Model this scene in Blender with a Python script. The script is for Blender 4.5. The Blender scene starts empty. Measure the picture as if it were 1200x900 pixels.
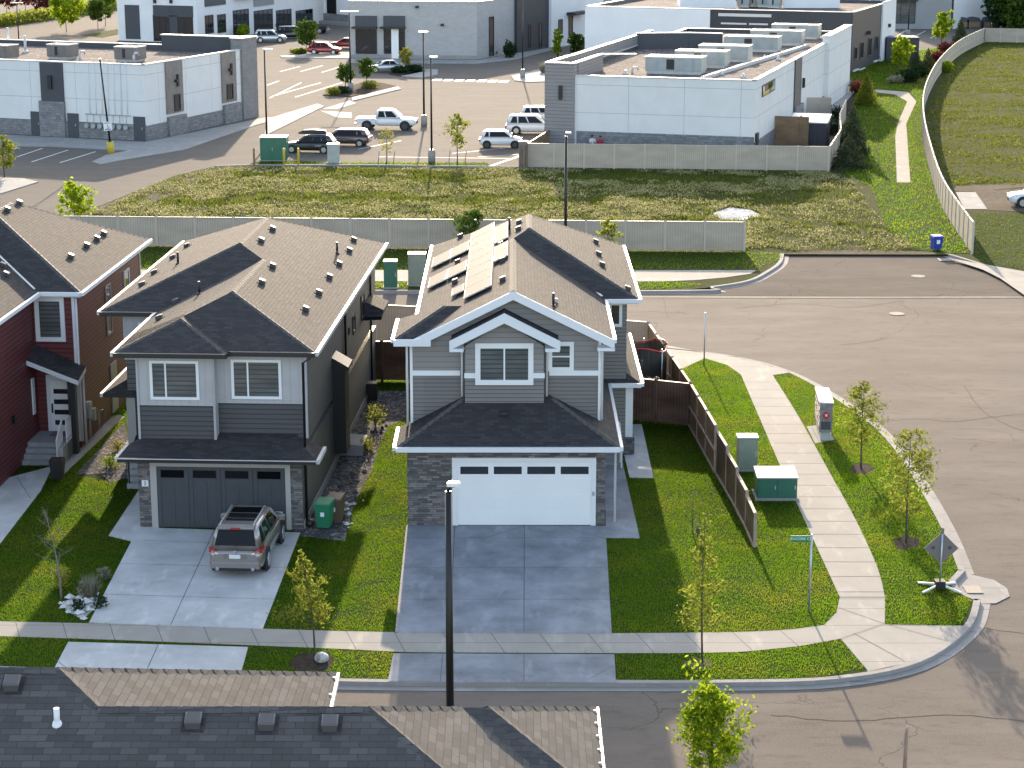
SUN_E, SKY_S, EXPO = 3.0, .15, 1.76
import bpy, math, random
import numpy as np
from mathutils import Vector, Matrix
C = bpy.context.scene.collection
R = math.radians
rng = np.random.default_rng(7); random.seed(7)

# ------------------------------------------------------------------ survey
# camera: 22.7 m above the lawns, looking 14.09 deg down, 2350 px focal length on a 1200x900 frame
F, XC, YC, CH = 2350.0, 600.0, 450.0, 22.7
PIT = math.atan(590 / F); CP, SP = math.cos(PIT), math.sin(PIT)
def ray(px, py):
    u = (px - XC) / F; v = (py - YC) / F
    return Vector((u, CP - v * SP, -SP - v * CP))
def g(px, py, z=0.0):
    r = ray(px, py); return Vector((0, 0, CH)) + r * ((z - CH) / r.z)
def ay(px, py, Y):
    r = ray(px, py); return Vector((0, 0, CH)) + r * (Y / r.y)
def gpl(px, py, p, n):
    r = ray(px, py); o = Vector((0, 0, CH)); n = Vector(n)
    return o + r * ((Vector(p) - o).dot(n) / r.dot(n))
def gs(pts, z=0.0): return [g(x, y, z) for x, y in pts]

# ------------------------------------------------------------------ materials
MATS = {}
def newmat(name):
    m = bpy.data.materials.new(name); m.use_nodes = True; MATS[name] = m
    return m, m.node_tree, m.node_tree.nodes['Principled BSDF']
def N(nt, typ, **kw):
    n = nt.nodes.new(typ)
    for k, v in kw.items():
        if k.startswith('i_'):
            key = k[2:]; key = int(key) if key.isdigit() else key.replace('_', ' ')
            n.inputs[key].default_value = v
        else: setattr(n, k, v)
    return n
def mathn(nt, op, a, b=None, c=None):
    n = nt.nodes.new('ShaderNodeMath'); n.operation = op
    for i, s in enumerate((a, b, c)):
        if s is None: continue
        if isinstance(s, (int, float)): n.inputs[i].default_value = s
        else: nt.links.new(s, n.inputs[i])
    return n.outputs[0]
def mix(nt, fac, a, b, mode='MIX'):
    n = nt.nodes.new('ShaderNodeMix'); n.data_type = 'RGBA'; n.blend_type = mode
    for i, s in ((0, fac), (6, a), (7, b)):
        if isinstance(s, (int, float)): n.inputs[i].default_value = s
        elif isinstance(s, tuple): n.inputs[i].default_value = s if len(s) == 4 else s + (1,)
        else: nt.links.new(s, n.inputs[i])
    return n.outputs[2]
def ramp(nt, f, p0, p1, c0=0.0, c1=1.0):
    n = nt.nodes.new('ShaderNodeMapRange'); nt.links.new(f, n.inputs[0])
    n.inputs[1].default_value = p0; n.inputs[2].default_value = p1
    n.inputs[3].default_value = c0; n.inputs[4].default_value = c1
    return n.outputs[0]
def uvn(nt): return nt.nodes.new('ShaderNodeUVMap').outputs[0]
def posn(nt): return nt.nodes.new('ShaderNodeNewGeometry').outputs[0]
def noise(nt, vec, scale, detail=4, rough=.55):
    n = N(nt, 'ShaderNodeTexNoise'); n.inputs['Scale'].default_value = scale
    n.inputs['Detail'].default_value = detail; n.inputs['Roughness'].default_value = rough
    nt.links.new(vec, n.inputs['Vector']); return n.outputs[0]
def scl(nt, vec, s):
    n = nt.nodes.new('ShaderNodeMapping'); n.inputs['Scale'].default_value = s
    nt.links.new(vec, n.inputs[0]); return n.outputs[0]
def bump(nt, bs, h, strength=.5, dist=.01):
    b = nt.nodes.new('ShaderNodeBump'); b.inputs['Strength'].default_value = strength
    b.inputs['Distance'].default_value = dist
    nt.links.new(h, b.inputs['Height']); nt.links.new(b.outputs[0], bs.inputs['Normal'])
def setc(nt, bs, c):
    if isinstance(c, tuple): bs.inputs['Base Color'].default_value = c + (1,)
    else: nt.links.new(c, bs.inputs['Base Color'])
def plain(name, col, rough=.6, metal=0.0, spec=.5, vary=.0, vs=3.0, coat=0.0):
    m, nt, bs = newmat(name)
    bs.inputs['Roughness'].default_value = rough; bs.inputs['Metallic'].default_value = metal
    bs.inputs['Specular IOR Level'].default_value = spec; bs.inputs['Coat Weight'].default_value = coat
    if vary:
        f = noise(nt, posn(nt), vs, 5)
        setc(nt, bs, mix(nt, ramp(nt, f, .3, .7), tuple(c * (1 - vary) for c in col), tuple(min(1, c * (1 + vary)) for c in col)))
    else: setc(nt, bs, col)
    return m
def shingle(name, ca, cb, bw=.32, bh=.145):
    m, nt, bs = newmat(name); uv = uvn(nt)
    b = N(nt, 'ShaderNodeTexBrick', offset=.5, offset_frequency=2)
    b.inputs['Color1'].default_value = ca + (1,); b.inputs['Color2'].default_value = cb + (1,)
    b.inputs['Mortar'].default_value = tuple(c * .45 for c in ca) + (1,)
    b.inputs['Scale'].default_value = 1; b.inputs['Mortar Size'].default_value = .006
    b.inputs['Mortar Smooth'].default_value = .6; b.inputs['Bias'].default_value = -.25
    b.inputs['Brick Width'].default_value = bw; b.inputs['Row Height'].default_value = bh
    wob = noise(nt, scl(nt, uv, (7, 7, 1)), 1.0, 2)
    add = nt.nodes.new('ShaderNodeVectorMath'); add.operation = 'MULTIPLY_ADD'
    cmb = nt.nodes.new('ShaderNodeCombineXYZ'); nt.links.new(mathn(nt, 'SUBTRACT', wob, .5), cmb.inputs[0])
    nt.links.new(cmb.outputs[0], add.inputs[0]); add.inputs[1].default_value = (.1, 0, 0); nt.links.new(uv, add.inputs[2])
    nt.links.new(add.outputs[0], b.inputs['Vector'])
    n1 = noise(nt, uv, .9, 4); n2 = noise(nt, uv, 60, 2)
    c = mix(nt, ramp(nt, n1, .3, .7, 0, .45), b.outputs[0], tuple(x * 1.25 for x in ca), 'MIX')
    c = mix(nt, ramp(nt, n2, .3, .7, 0, .35), c, tuple(x * .55 for x in ca), 'MIX')
    setc(nt, bs, c); bs.inputs['Roughness'].default_value = .85; bs.inputs['Specular IOR Level'].default_value = .075
    s = nt.nodes.new('ShaderNodeSeparateXYZ'); nt.links.new(uv, s.inputs[0])
    saw = mathn(nt, 'SUBTRACT', 1.0, mathn(nt, 'FRACT', mathn(nt, 'DIVIDE', s.outputs[1], bh)))
    h = mathn(nt, 'ADD', mathn(nt, 'MULTIPLY', saw, .7), mathn(nt, 'ADD', mathn(nt, 'MULTIPLY', b.outputs['Fac'], -.5), mathn(nt, 'MULTIPLY', n2, .5)))
    bump(nt, bs, h, .8, .011)
    return m
def siding(name, col, pitch=.125, vertical=False, depth=.012, rough=.5, vary=.06, groove=.55):
    m, nt, bs = newmat(name); uv = uvn(nt)
    s = nt.nodes.new('ShaderNodeSeparateXYZ'); nt.links.new(uv, s.inputs[0])
    fr = mathn(nt, 'FRACT', mathn(nt, 'DIVIDE', s.outputs[0 if vertical else 1], pitch))
    n1 = noise(nt, scl(nt, uv, (.5, 1.3, 1)), 1.0, 4)
    c = mix(nt, ramp(nt, n1, .3, .7), tuple(x * (1 - vary) for x in col), tuple(x * (1 + vary) for x in col))
    gr = mathn(nt, 'LESS_THAN', fr, .16)
    c = mix(nt, mathn(nt, 'MULTIPLY', gr, groove), c, tuple(x * .35 for x in col))
    setc(nt, bs, c); bs.inputs['Roughness'].default_value = rough; bs.inputs['Specular IOR Level'].default_value = .25
    if vertical: h = mathn(nt, 'GREATER_THAN', fr, .14)
    else: h = mathn(nt, 'SUBTRACT', 1.0, fr)
    bump(nt, bs, h, 1.0, depth)
    return m
def masonry(name, ca, cb, mortar, bw=.4, bh=.13, ms=.008, bias=0.0, dep=.02, vary=.3):
    m, nt, bs = newmat(name); uv = uvn(nt)
    b = N(nt, 'ShaderNodeTexBrick', offset=.5, offset_frequency=2, squash=.7, squash_frequency=3)
    b.inputs['Color1'].default_value = ca + (1,); b.inputs['Color2'].default_value = cb + (1,)
    b.inputs['Mortar'].default_value = mortar + (1,); b.inputs['Scale'].default_value = 1
    b.inputs['Mortar Size'].default_value = ms; b.inputs['Bias'].default_value = bias
    b.inputs['Brick Width'].default_value = bw; b.inputs['Row Height'].default_value = bh
    nt.links.new(uv, b.inputs['Vector'])
    n1 = noise(nt, uv, 9, 4); n2 = noise(nt, uv, 1.1, 3)
    c = mix(nt, ramp(nt, n1, .3, .7, 0, vary), b.outputs[0], mortar)
    c = mix(nt, ramp(nt, n2, .35, .65, 0, vary), c, tuple(x * .6 for x in ca))
    setc(nt, bs, c); bs.inputs['Roughness'].default_value = .85
    h = mathn(nt, 'ADD', mathn(nt, 'MULTIPLY', b.outputs['Fac'], -1.0), mathn(nt, 'MULTIPLY', n1, .6))
    bump(nt, bs, h, .8, dep)
    return m
def concrete(name, col, ju=0.0, jv=0.0, stain=.25, rough=.85, ou=0.0, ov=0.0, spec=.08):
    m, nt, bs = newmat(name); uv = uvn(nt)
    n1 = noise(nt, uv, .55, 6, .65); n2 = noise(nt, scl(nt, uv, (1.2, .35, 1)), 1.3, 6, .6); n3 = noise(nt, uv, 24, 3)
    c = mix(nt, ramp(nt, n1, .3, .7, 0, 1), tuple(x * (1 - stain) for x in col), tuple(x * (1 + stain * .5) for x in col))
    c = mix(nt, ramp(nt, n2, .55, .72, 0, .55), c, tuple(min(.8, x * 1.5) for x in col))
    c = mix(nt, ramp(nt, n3, .3, .7, 0, .18), c, tuple(x * .6 for x in col))
    s = nt.nodes.new('ShaderNodeSeparateXYZ'); nt.links.new(uv, s.inputs[0])
    g0 = None
    for j, o, k in ((ju, ou, 0), (jv, ov, 1)):
        if not j: continue
        fr = mathn(nt, 'ABSOLUTE', mathn(nt, 'SUBTRACT', mathn(nt, 'FRACT', mathn(nt, 'DIVIDE', mathn(nt, 'ADD', s.outputs[k], o), j)), .5))
        q = mathn(nt, 'LESS_THAN', fr, .014 / j)
        g0 = q if g0 is None else mathn(nt, 'MAXIMUM', g0, q)
    if g0 is not None:
        c = mix(nt, mathn(nt, 'MULTIPLY', g0, .8), c, tuple(x * .3 for x in col))
        h = mathn(nt, 'ADD', mathn(nt, 'MULTIPLY', g0, -1.0), mathn(nt, 'MULTIPLY', n3, .15))
    else: h = mathn(nt, 'MULTIPLY', n3, .15)
    bump(nt, bs, h, .6, .015)
    setc(nt, bs, c); bs.inputs['Roughness'].default_value = rough; bs.inputs['Specular IOR Level'].default_value = spec
    return m
def asphalt(name, col, vary=.3, crack=.5, rough=.9, spec=.055):
    m, nt, bs = newmat(name); p = posn(nt)
    n1 = noise(nt, scl(nt, p, (.16, .4, 1)), 1.0, 6, .6); n2 = noise(nt, p, 22, 3, .7); n3 = noise(nt, scl(nt, p, (.05, .6, 1)), 1.0, 4)
    c = mix(nt, ramp(nt, n1, .3, .7), tuple(x * (1 - vary) for x in col), tuple(x * (1 + vary) for x in col))
    c = mix(nt, ramp(nt, n3, .5, .75, 0, .35), c, tuple(x * .65 for x in col))
    c = mix(nt, ramp(nt, n2, .3, .7, 0, .6), c, tuple(x * 1.7 for x in col)); n5 = noise(nt, scl(nt, p, (.9, 2.2, 1)), 1.0, 6, .7); c = mix(nt, ramp(nt, n5, .52, .7, 0, .4), c, tuple(x * .55 for x in col))
    v = N(nt, 'ShaderNodeTexVoronoi', feature='DISTANCE_TO_EDGE'); v.inputs['Scale'].default_value = .16
    d = nt.nodes.new('ShaderNodeVectorMath'); d.operation = 'MULTIPLY_ADD'
    nw = N(nt, 'ShaderNodeTexNoise'); nw.inputs['Scale'].default_value = .7; nw.inputs['Detail'].default_value = 5; nt.links.new(p, nw.inputs['Vector'])
    nt.links.new(nw.outputs[1], d.inputs[0]); d.inputs[1].default_value = (2.2, 2.2, 0); nt.links.new(p, d.inputs[2]); nt.links.new(d.outputs[0], v.inputs['Vector'])
    n4 = noise(nt, p, .11, 2)
    ck = mathn(nt, 'MULTIPLY', mathn(nt, 'LESS_THAN', v.outputs[0], .0042), ramp(nt, n4, .5, .56))
    c = mix(nt, mathn(nt, 'MULTIPLY', ck, crack), c, tuple(x * .35 for x in col))
    setc(nt, bs, c); bs.inputs['Roughness'].default_value = rough; bs.inputs['Specular IOR Level'].default_value = spec
    bump(nt, bs, n2, .5, .012)
    return m
def groundmat(name, cols, s1=.35, s2=3.0, b=.05):
    m, nt, bs = newmat(name); p = posn(nt)
    n1 = noise(nt, p, s1, 5, .6); n2 = noise(nt, p, s2, 4, .6); n3 = noise(nt, p, 28, 2)
    c = mix(nt, ramp(nt, n1, .38, .62), cols[0], cols[1])
    c = mix(nt, ramp(nt, n2, .45, .65), c, cols[2])
    c = mix(nt, ramp(nt, n3, .3, .7, 0, .5), c, tuple(x * .5 for x in cols[0]))
    setc(nt, bs, c); bs.inputs['Roughness'].default_value = .95; bs.inputs['Specular IOR Level'].default_value = .03
    bump(nt, bs, mathn(nt, 'ADD', n3, n2), .8, b)
    return m
def leafmat(name, ca, cb, trans=.45, tb=1.0):
    m, nt, bs = newmat(name)
    ge = nt.nodes.new('ShaderNodeNewGeometry')
    c = mix(nt, ge.outputs['Random Per Island'], ca, cb)
    n1 = noise(nt, ge.outputs[0], .5, 3)
    c = mix(nt, ramp(nt, n1, .35, .65, 0, .5), c, tuple(x * .7 for x in ca))
    setc(nt, bs, c); bs.inputs['Roughness'].default_value = .9; bs.inputs['Specular IOR Level'].default_value = .01
    t = nt.nodes.new('ShaderNodeBsdfTranslucent'); nt.links.new(mix(nt, 1.0, c, (tb, tb, tb), 'MULTIPLY'), t.inputs[0])
    ms = nt.nodes.new('ShaderNodeMixShader'); ms.inputs[0].default_value = trans
    out = nt.nodes['Material Output']
    nt.links.new(bs.outputs[0], ms.inputs[1]); nt.links.new(t.outputs[0], ms.inputs[2]); nt.links.new(ms.outputs[0], out.inputs[0])
    return m
def pebbles(name, cols, scale=9.0, dep=.05):
    m, nt, bs = newmat(name); p = posn(nt)
    v = N(nt, 'ShaderNodeTexVoronoi'); v.inputs['Scale'].default_value = scale; nt.links.new(p, v.inputs['Vector'])
    s = nt.nodes.new('ShaderNodeSeparateXYZ'); nt.links.new(v.outputs[1], s.inputs[0])
    c = mix(nt, s.outputs[0], cols[0], cols[1]); c = mix(nt, mathn(nt, 'GREATER_THAN', s.outputs[1], .8), c, cols[2])
    n1 = noise(nt, p, .5, 4); c = mix(nt, ramp(nt, n1, .4, .65, 0, .5), c, tuple(x * .6 for x in cols[0]))
    setc(nt, bs, c); bs.inputs['Roughness'].default_value = .95; bs.inputs['Specular IOR Level'].default_value = .04
    bump(nt, bs, mathn(nt, 'MULTIPLY', v.outputs[0], -1.0), .9, dep)
    return m
def glass(name, col=(.02, .025, .03), blinds=0.0, rough=.04):
    m, nt, bs = newmat(name)
    bs.inputs['Roughness'].default_value = rough; bs.inputs['Specular IOR Level'].default_value = .9
    bs.inputs['Coat Weight'].default_value = .6; bs.inputs['Coat Roughness'].default_value = .02
    if blinds:
        uv = uvn(nt); s = nt.nodes.new('ShaderNodeSeparateXYZ'); nt.links.new(uv, s.inputs[0])
        fr = mathn(nt, 'FRACT', mathn(nt, 'DIVIDE', s.outputs[1], blinds))
        n1 = noise(nt, scl(nt, uv, (.4, 1.2, 1)), 1.5, 2)
        a = tuple(x * 1.6 + .03 for x in col); c = mix(nt, mathn(nt, 'GREATER_THAN', fr, .3), tuple(x * .9 for x in col), a)
        c = mix(nt, ramp(nt, n1, .4, .6, 0, .6), c, col); setc(nt, bs, c)
    else: setc(nt, bs, col)
    nw = noise(nt, posn(nt), .8, 2); bump(nt, bs, nw, .08, .05)
    return m

# shingles and walls
shingle('shingle', (.05, .048, .049), (.09, .085, .085))
shingle('shingle_far', (.05, .048, .049), (.09, .085, .085))
shingle('shingle_near', (.085, .08, .076), (.165, .155, .148), .34, .155)
plain('ridge_cap', (.085, .078, .073), .85, vary=.3, vs=3)
siding('siding_grey', (.21, .198, .192), .15, groove=.9)
siding('shake_grey', (.28, .265, .258), .2, depth=.006, groove=.4)
siding('siding_dark', (.085, .085, .09), .18, groove=.85)
siding('siding_panel', (.44, .43, .43), .3, vertical=True, depth=.004, groove=.12)
siding('siding_charcoal', (.13, .13, .125), .19, depth=.02, rough=.5, groove=.95)
siding('siding_red', (.15, .04, .043), .2, depth=.014, rough=.5, groove=.95)
masonry('stone_dark', (.1, .096, .097), (.36, .32, .3), (.07, .07, .07), .34, .085, .006, -.1)
masonry('stone_grey', (.2, .2, .21), (.33, .33, .33), (.14, .14, .145), .5, .2, .012)
masonry('brick_grey', (.22, .215, .215), (.3, .29, .29), (.2, .2, .2), .4, .1, .006, dep=.008)
masonry('brick_beige', (.42, .41, .4), (.47, .46, .45), (.38, .37, .36), .6, .2, .006, dep=.005, vary=.12)
plain('white_paint', (.8, .8, .8), .45)
plain('trim_white', (.74, .75, .77), .45)
plain('trim_black', (.018, .019, .022), .5)
plain('trim_beige', (.42, .4, .38), .5)
plain('door_charcoal', (.06, .066, .075), .5, vary=.08)
plain('door_white', (.86, .86, .85), .4, vary=.03, vs=.6)
concrete('stucco_white', (.78, .77, .75), 4.8, 2.35, .06); concrete('stucco_seam', (.66, .65, .63), 0, 0, .06)
plain('stucco_white_far', (.78, .78, .78), .8, vary=.04, vs=.4)
plain('stucco_grey', (.3, .3, .3), .8, vary=.06, vs=.4)
siding('metal_dark', (.055, .058, .068), .4, vertical=True, depth=.01, groove=.25)
siding('metal_grey', (.19, .19, .2), .4, vertical=True, depth=.012, groove=.3)
siding('boards_grey', (.27, .255, .255), .3, depth=.01, groove=.5)
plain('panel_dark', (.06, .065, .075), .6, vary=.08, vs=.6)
plain('metal_cap', (.62, .6, .58), .5, .1)
plain('galvanised', (.5, .52, .53), .4, .6, vary=.1)
plain('unit_grey', (.36, .38, .37), .5, .1, vary=.12, vs=1.5)
plain('unit_brown', (.2, .175, .16), .6, vary=.15, vs=1.5)
plain('black_metal', (.012, .012, .013), .38, .2)
plain('black_plastic', (.02, .02, .021), .5)
plain('vent_metal', (.1, .095, .093), .5, .1)
plain('solar', (.1, .1, .105), .6, .0, .03)
glass('pane', (.016, .02, .024)); glass('pane_blinds_reflection', (.06, .07, .07), .17); glass('pane_tint', (.006, .007, .008)); MATS['pane_tint'].node_tree.nodes['Principled BSDF'].inputs['Specular IOR Level'].default_value = .2; MATS['pane_tint'].node_tree.nodes['Principled BSDF'].inputs['Coat Weight'].default_value = .0  # blinds pane: stripes are blinds, its raised grey-green base paints in a reflection
# ground
concrete('concrete_walk', (.35, .325, .285), 0, 1.5, .12)
concrete('concrete_drive', (.52, .52, .51), 0, 0, .25)
concrete('concrete_drive_dark', (.27, .285, .31), 0, 0, .42)
concrete('concrete_kerb', (.33, .31, .29), 0, 2.0, .2)
concrete('concrete_plain', (.33, .325, .31), 0, 0, .15)
concrete('concrete_step', (.33, .335, .34), 0, 0, .12)
plain('joint', (.1, .1, .1), .9)
asphalt('asphalt', (.134, .113, .095))
asphalt('asphalt_lot', (.125, .112, .098), .16, .15, .92, .03)
asphalt('asphalt_old', (.088, .074, .063), .4, .8, .95, .05)
plain('asphalt_seal', (.095, .083, .073), .95, spec=.03)
concrete('concrete_worn', (.2, .18, .155), 0, 0, .3)
plain('paint_line', (.7, .69, .66), .7, vary=.12, vs=2)
groundmat('lawn', ((.024, .056, .008), (.032, .064, .008), (.05, .07, .01)))
groundmat('meadow', ((.055, .07, .018), (.09, .082, .036), (.07, .09, .02)), .12, .8, .12)
groundmat('dirt', ((.15, .12, .09), (.2, .16, .12), (.12, .1, .075)), .3, 2.0, .06)
groundmat('mulch', ((.06, .045, .038), (.09, .07, .06), (.04, .032, .028)), 1.0, 6.0, .05)
pebbles('rocks_dark', ((.07, .07, .072), (.16, .155, .15), (.3, .29, .28)), 11)
pebbles('rocks_white', ((.5, .5, .5), (.72, .72, .72), (.3, .3, .3)), 7, .08)
plain('stone_white', (.6, .59, .57), .9, vary=.2, vs=4)
pebbles('roof_gravel', ((.12, .1, .092), (.22, .187, .17), (.33, .3, .275)), 6, .03)
leafmat('grass_lawn', (.058, .112, .006), (.09, .145, .008), .7, 1.8)
m_ = MATS['grass_lawn'].node_tree; q_ = noise(m_, posn(m_), .33, 4, .6); src = m_.nodes['Principled BSDF'].inputs['Base Color'].links[0].from_socket
c_ = mix(m_, ramp(m_, q_, .48, .68, 0, .75), src, (.125, .135, .016))
m_.links.new(c_, m_.nodes['Principled BSDF'].inputs['Base Color']); m_.links.new(mix(m_, 1.0, c_, (2.1, 2.15, 1.8), 'MULTIPLY'), m_.nodes['Translucent BSDF'].inputs[0])
leafmat('grass_wild', (.07, .098, .018), (.155, .165, .035), .55, 1.4)
leafmat('grass_straw', (.28, .27, .11), (.52, .48, .26), .4)
leafmat('leaf_lime', (.16, .24, .012), (.34, .42, .025), .55, 1.3)
leafmat('leaf_olive', (.14, .17, .025), (.26, .275, .045), .55, 1.25)
leafmat('leaf_green', (.06, .11, .02), (.11, .17, .03), .4)
leafmat('leaf_dark', (.02, .045, .018), (.045, .08, .03), .25)
leafmat('leaf_needle', (.045, .07, .035), (.13, .14, .075), .2)
leafmat('leaf_red', (.1, .03, .03), (.2, .06, .05), .4)
leafmat('leaf_pale', (.2, .2, .14), (.36, .34, .25), .3)
leafmat('leaf_yellow', (.24, .24, .03), (.4, .36, .05), .5)
plain('bark', (.09, .07, .058), .9, vary=.3, vs=12)
plain('bark_pale', (.22, .19, .17), .9, vary=.25, vs=12)
# fences, boxes
siding('vinyl_tan', (.47, .4, .32), .16, vertical=True, depth=.006, groove=.4, vary=.12)
plain('vinyl_post', (.52, .45, .37), .6)
siding('wood_dark', (.14, .082, .06), .14, vertical=True, depth=.012, vary=.5, groove=.7)
siding('wood_mid', (.26, .17, .1), .14, vertical=True, depth=.012, vary=.3, groove=.6)
plain('wood_rail', (.36, .27, .21), .75, vary=.2)
plain('box_green', (.03, .14, .095), .4, vary=.08); plain('box_top', (.42, .44, .43), .6, .0)
plain('box_sage', (.22, .26, .21), .5, vary=.06)
plain('yellow', (.55, .42, .04), .5); plain('red', (.5, .02, .03), .4); plain('blue_bin', (.02, .05, .35), .45)
plain('sign_green', (.0, .2, .1), .5); plain('letters_white', (.8, .85, .85), .5); plain('sign_back', (.2, .18, .175), .5, .3)
plain('bin_green', (.02, .2, .1), .5); plain('bin_brown', (.12, .08, .06), .5)
plain('mailbox', (.24, .235, .235), .5, .2, vary=.3, vs=9); plain('plum', (.16, .05, .07), .5)
plain('iron', (.11, .1, .095), .7, .4, vary=.2, vs=20)
plain('skin', (.3, .17, .12), .6); plain('hair', (.012, .01, .01), .6); plain('cloth_red', (.32, .02, .05), .8); plain('cloth_white', (.65, .65, .66), .8); plain('cloth_navy', (.03, .035, .06), .8)
# cars
def paint(name, col, metal=.3): return plain(name, col, .3, metal, .5, coat=1.0)
paint('paint_bronze', (.33, .3, .28), .6); paint('paint_white', (.75, .75, .75), 0); paint('paint_black', (.014, .015, .018), 0)
paint('paint_brown', (.1, .082, .075), .5); paint('paint_silver', (.5, .52, .54), .6); paint('paint_red', (.3, .01, .015), .1); paint('paint_navy', (.02, .022, .03), .2)
plain('tyre', (.018, .018, .018), .8); plain('rim', (.55, .56, .57), .3, .8); plain('rim_dark', (.08, .08, .085), .4, .6)
plain('tail_red', (.42, .01, .012), .2, coat=1); plain('lamp_clear', (.7, .72, .74), .1, coat=1); plain('plate', (.75, .76, .78), .5)
plain('lamp_head', (.75, .73, .7), .35)
def netm(name, col, cell, wire):
    m, nt, bs = newmat(name); uv = uvn(nt); s = nt.nodes.new('ShaderNodeSeparateXYZ'); nt.links.new(uv, s.inputs[0])
    a = mathn(nt, 'LESS_THAN', mathn(nt, 'FRACT', mathn(nt, 'DIVIDE', s.outputs[0], cell)), wire)
    b = mathn(nt, 'LESS_THAN', mathn(nt, 'FRACT', mathn(nt, 'DIVIDE', s.outputs[1], cell)), wire)
    nt.links.new(mathn(nt, 'MAXIMUM', a, b), bs.inputs['Alpha']); setc(nt, bs, col); return m
netm('net', (.03, .03, .03), .05, .62)
# ------------------------------------------------------------------ mesh builder
class MB:
    def __init__(s): s.v = []; s.f = []; s.m = []; s.sm = []; s.p = [0]; s.dep = 0
    def mark(s): s.p.append(len(s.f))
    def poly(s, pts, m=0, smooth=False):
        i = len(s.v); s.v += [tuple(p) for p in pts]; s.f.append(tuple(range(i, i + len(pts)))); s.m.append(m); s.sm.append(smooth); return s
    def faces(s, pts, fs, m=0, smooth=False):
        i = len(s.v); s.v += [tuple(p) for p in pts]
        for f in fs: s.f.append(tuple(i + k for k in f)); s.m.append(m); s.sm.append(smooth)
        return s
    def box(s, x0, x1, y0, y1, z0, z1, m=0, top=None):
        p = [(x0,y0,z0),(x1,y0,z0),(x1,y1,z0),(x0,y1,z0),(x0,y0,z1),(x1,y0,z1),(x1,y1,z1),(x0,y1,z1)]
        s.faces(p, [(0,3,2,1),(0,1,5,4),(1,2,6,5),(2,3,7,6),(3,0,4,7)], m); s.faces([p[4],p[5],p[6],p[7]], [(0,1,2,3)], m if top is None else top); return s
    def bbox(s, x0, x1, y0, y1, z0, z1, b=.03, m=0):        # box with chamfered vertical and top edges
        def ring(z, k): return [(x0+k+b,y0+k,z),(x1-k-b,y0+k,z),(x1-k,y0+k+b,z),(x1-k,y1-k-b,z),(x1-k-b,y1-k,z),(x0+k+b,y1-k,z),(x0+k,y1-k-b,z),(x0+k,y0+k+b,z)]
        s.loft([ring(z0,0), ring(z1-b,0), ring(z1,b)], m, cap=True); return s
    def prism(s, pts, z0, z1, m=0, top=None, bottom=False):
        n = len(pts); a = sum(pts[i][0]*pts[(i+1)%n][1]-pts[(i+1)%n][0]*pts[i][1] for i in range(n))
        if a < 0: pts = list(reversed(pts))
        for i in range(n):
            p, q = pts[i], pts[(i+1)%n]; s.poly([(p[0],p[1],z0),(q[0],q[1],z0),(q[0],q[1],z1),(p[0],p[1],z1)], m)
        s.poly([(p[0],p[1],z1) for p in pts], m if top is None else top)
        if bottom: s.poly([(p[0],p[1],z0) for p in reversed(pts)], m)
        return s
    def loft(s, rings, m=0, cap=False, smooth=False, closed=True):
        n = len(rings[0]); i = len(s.v)
        for r in rings: s.v += [tuple(p) for p in r]
        for k in range(len(rings)-1):
            for j in range(n if closed else n-1):
                a = i+k*n+j; b = i+k*n+(j+1)%n
                s.f.append((a, b, b+n, a+n)); s.m.append(m); s.sm.append(smooth)
        if cap:
            s.f.append(tuple(i+j for j in reversed(range(n)))); s.m.append(m); s.sm.append(False)
            e = i+(len(rings)-1)*n; s.f.append(tuple(e+j for j in range(n))); s.m.append(m); s.sm.append(False)
        return s
    def tube(s, pts, r, n=8, m=0, r2=None, cap=True, smooth=True):
        pts = [Vector(p) for p in pts]; rings = []
        for k, p in enumerate(pts):
            d = (pts[min(k+1, len(pts)-1)] - pts[max(k-1, 0)]).normalized()
            a = d.orthogonal().normalized() if abs(d.z) < .95 else Vector((1,0,0)); a = (a - d*a.dot(d)).normalized(); b = d.cross(a)
            rr = r if r2 is None else r + (r2-r)*k/(len(pts)-1)
            if isinstance(r, (list, tuple)): rr = r[k]
            rings.append([p + a*rr*math.cos(t) + b*rr*math.sin(t) for t in [2*math.pi*j/n for j in range(n)]])
        return s.loft(rings, m, cap, smooth)
    def bar(s, p, q, w, h, m=0):                              # rectangular bar, w sideways, h up
        p, q = Vector(p), Vector(q); d = (q-p).normalized(); a = d.cross(Vector((0,0,1)))
        a = a.normalized() if a.length > .01 else Vector((1,0,0)); b = a.cross(d)
        rg = [[c + a*w/2*i + b*h/2*j for i, j in ((-1,-1),(1,-1),(1,1),(-1,1))] for c in (p, q)]
        return s.loft(rg, m, True)
    def cyl(s, c, r, z0, z1, n=16, m=0, r2=None): return s.tube([(c[0],c[1],z0),(c[0],c[1],z1)], r, n, m, r if r2 is None else r2)
    def cylax(s, c, ax, r, h, n=20, m=0):
        ax = Vector(ax).normalized(); c = Vector(c); return s.tube([c-ax*h/2, c+ax*h/2], r, n, m)
    def sphere(s, c, r, m=0, nu=10, nv=6, sz=1.0):
        rings = []
        for k in range(nv+1):
            t = math.pi*k/nv; t = max(.02, min(math.pi-.02, t))
            rings.append([(c[0]+r*math.sin(t)*math.cos(2*math.pi*j/nu), c[1]+r*math.sin(t)*math.sin(2*math.pi*j/nu), c[2]-r*sz*math.cos(t)) for j in range(nu)])
        return s.loft(rings, m, True, True)
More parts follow.
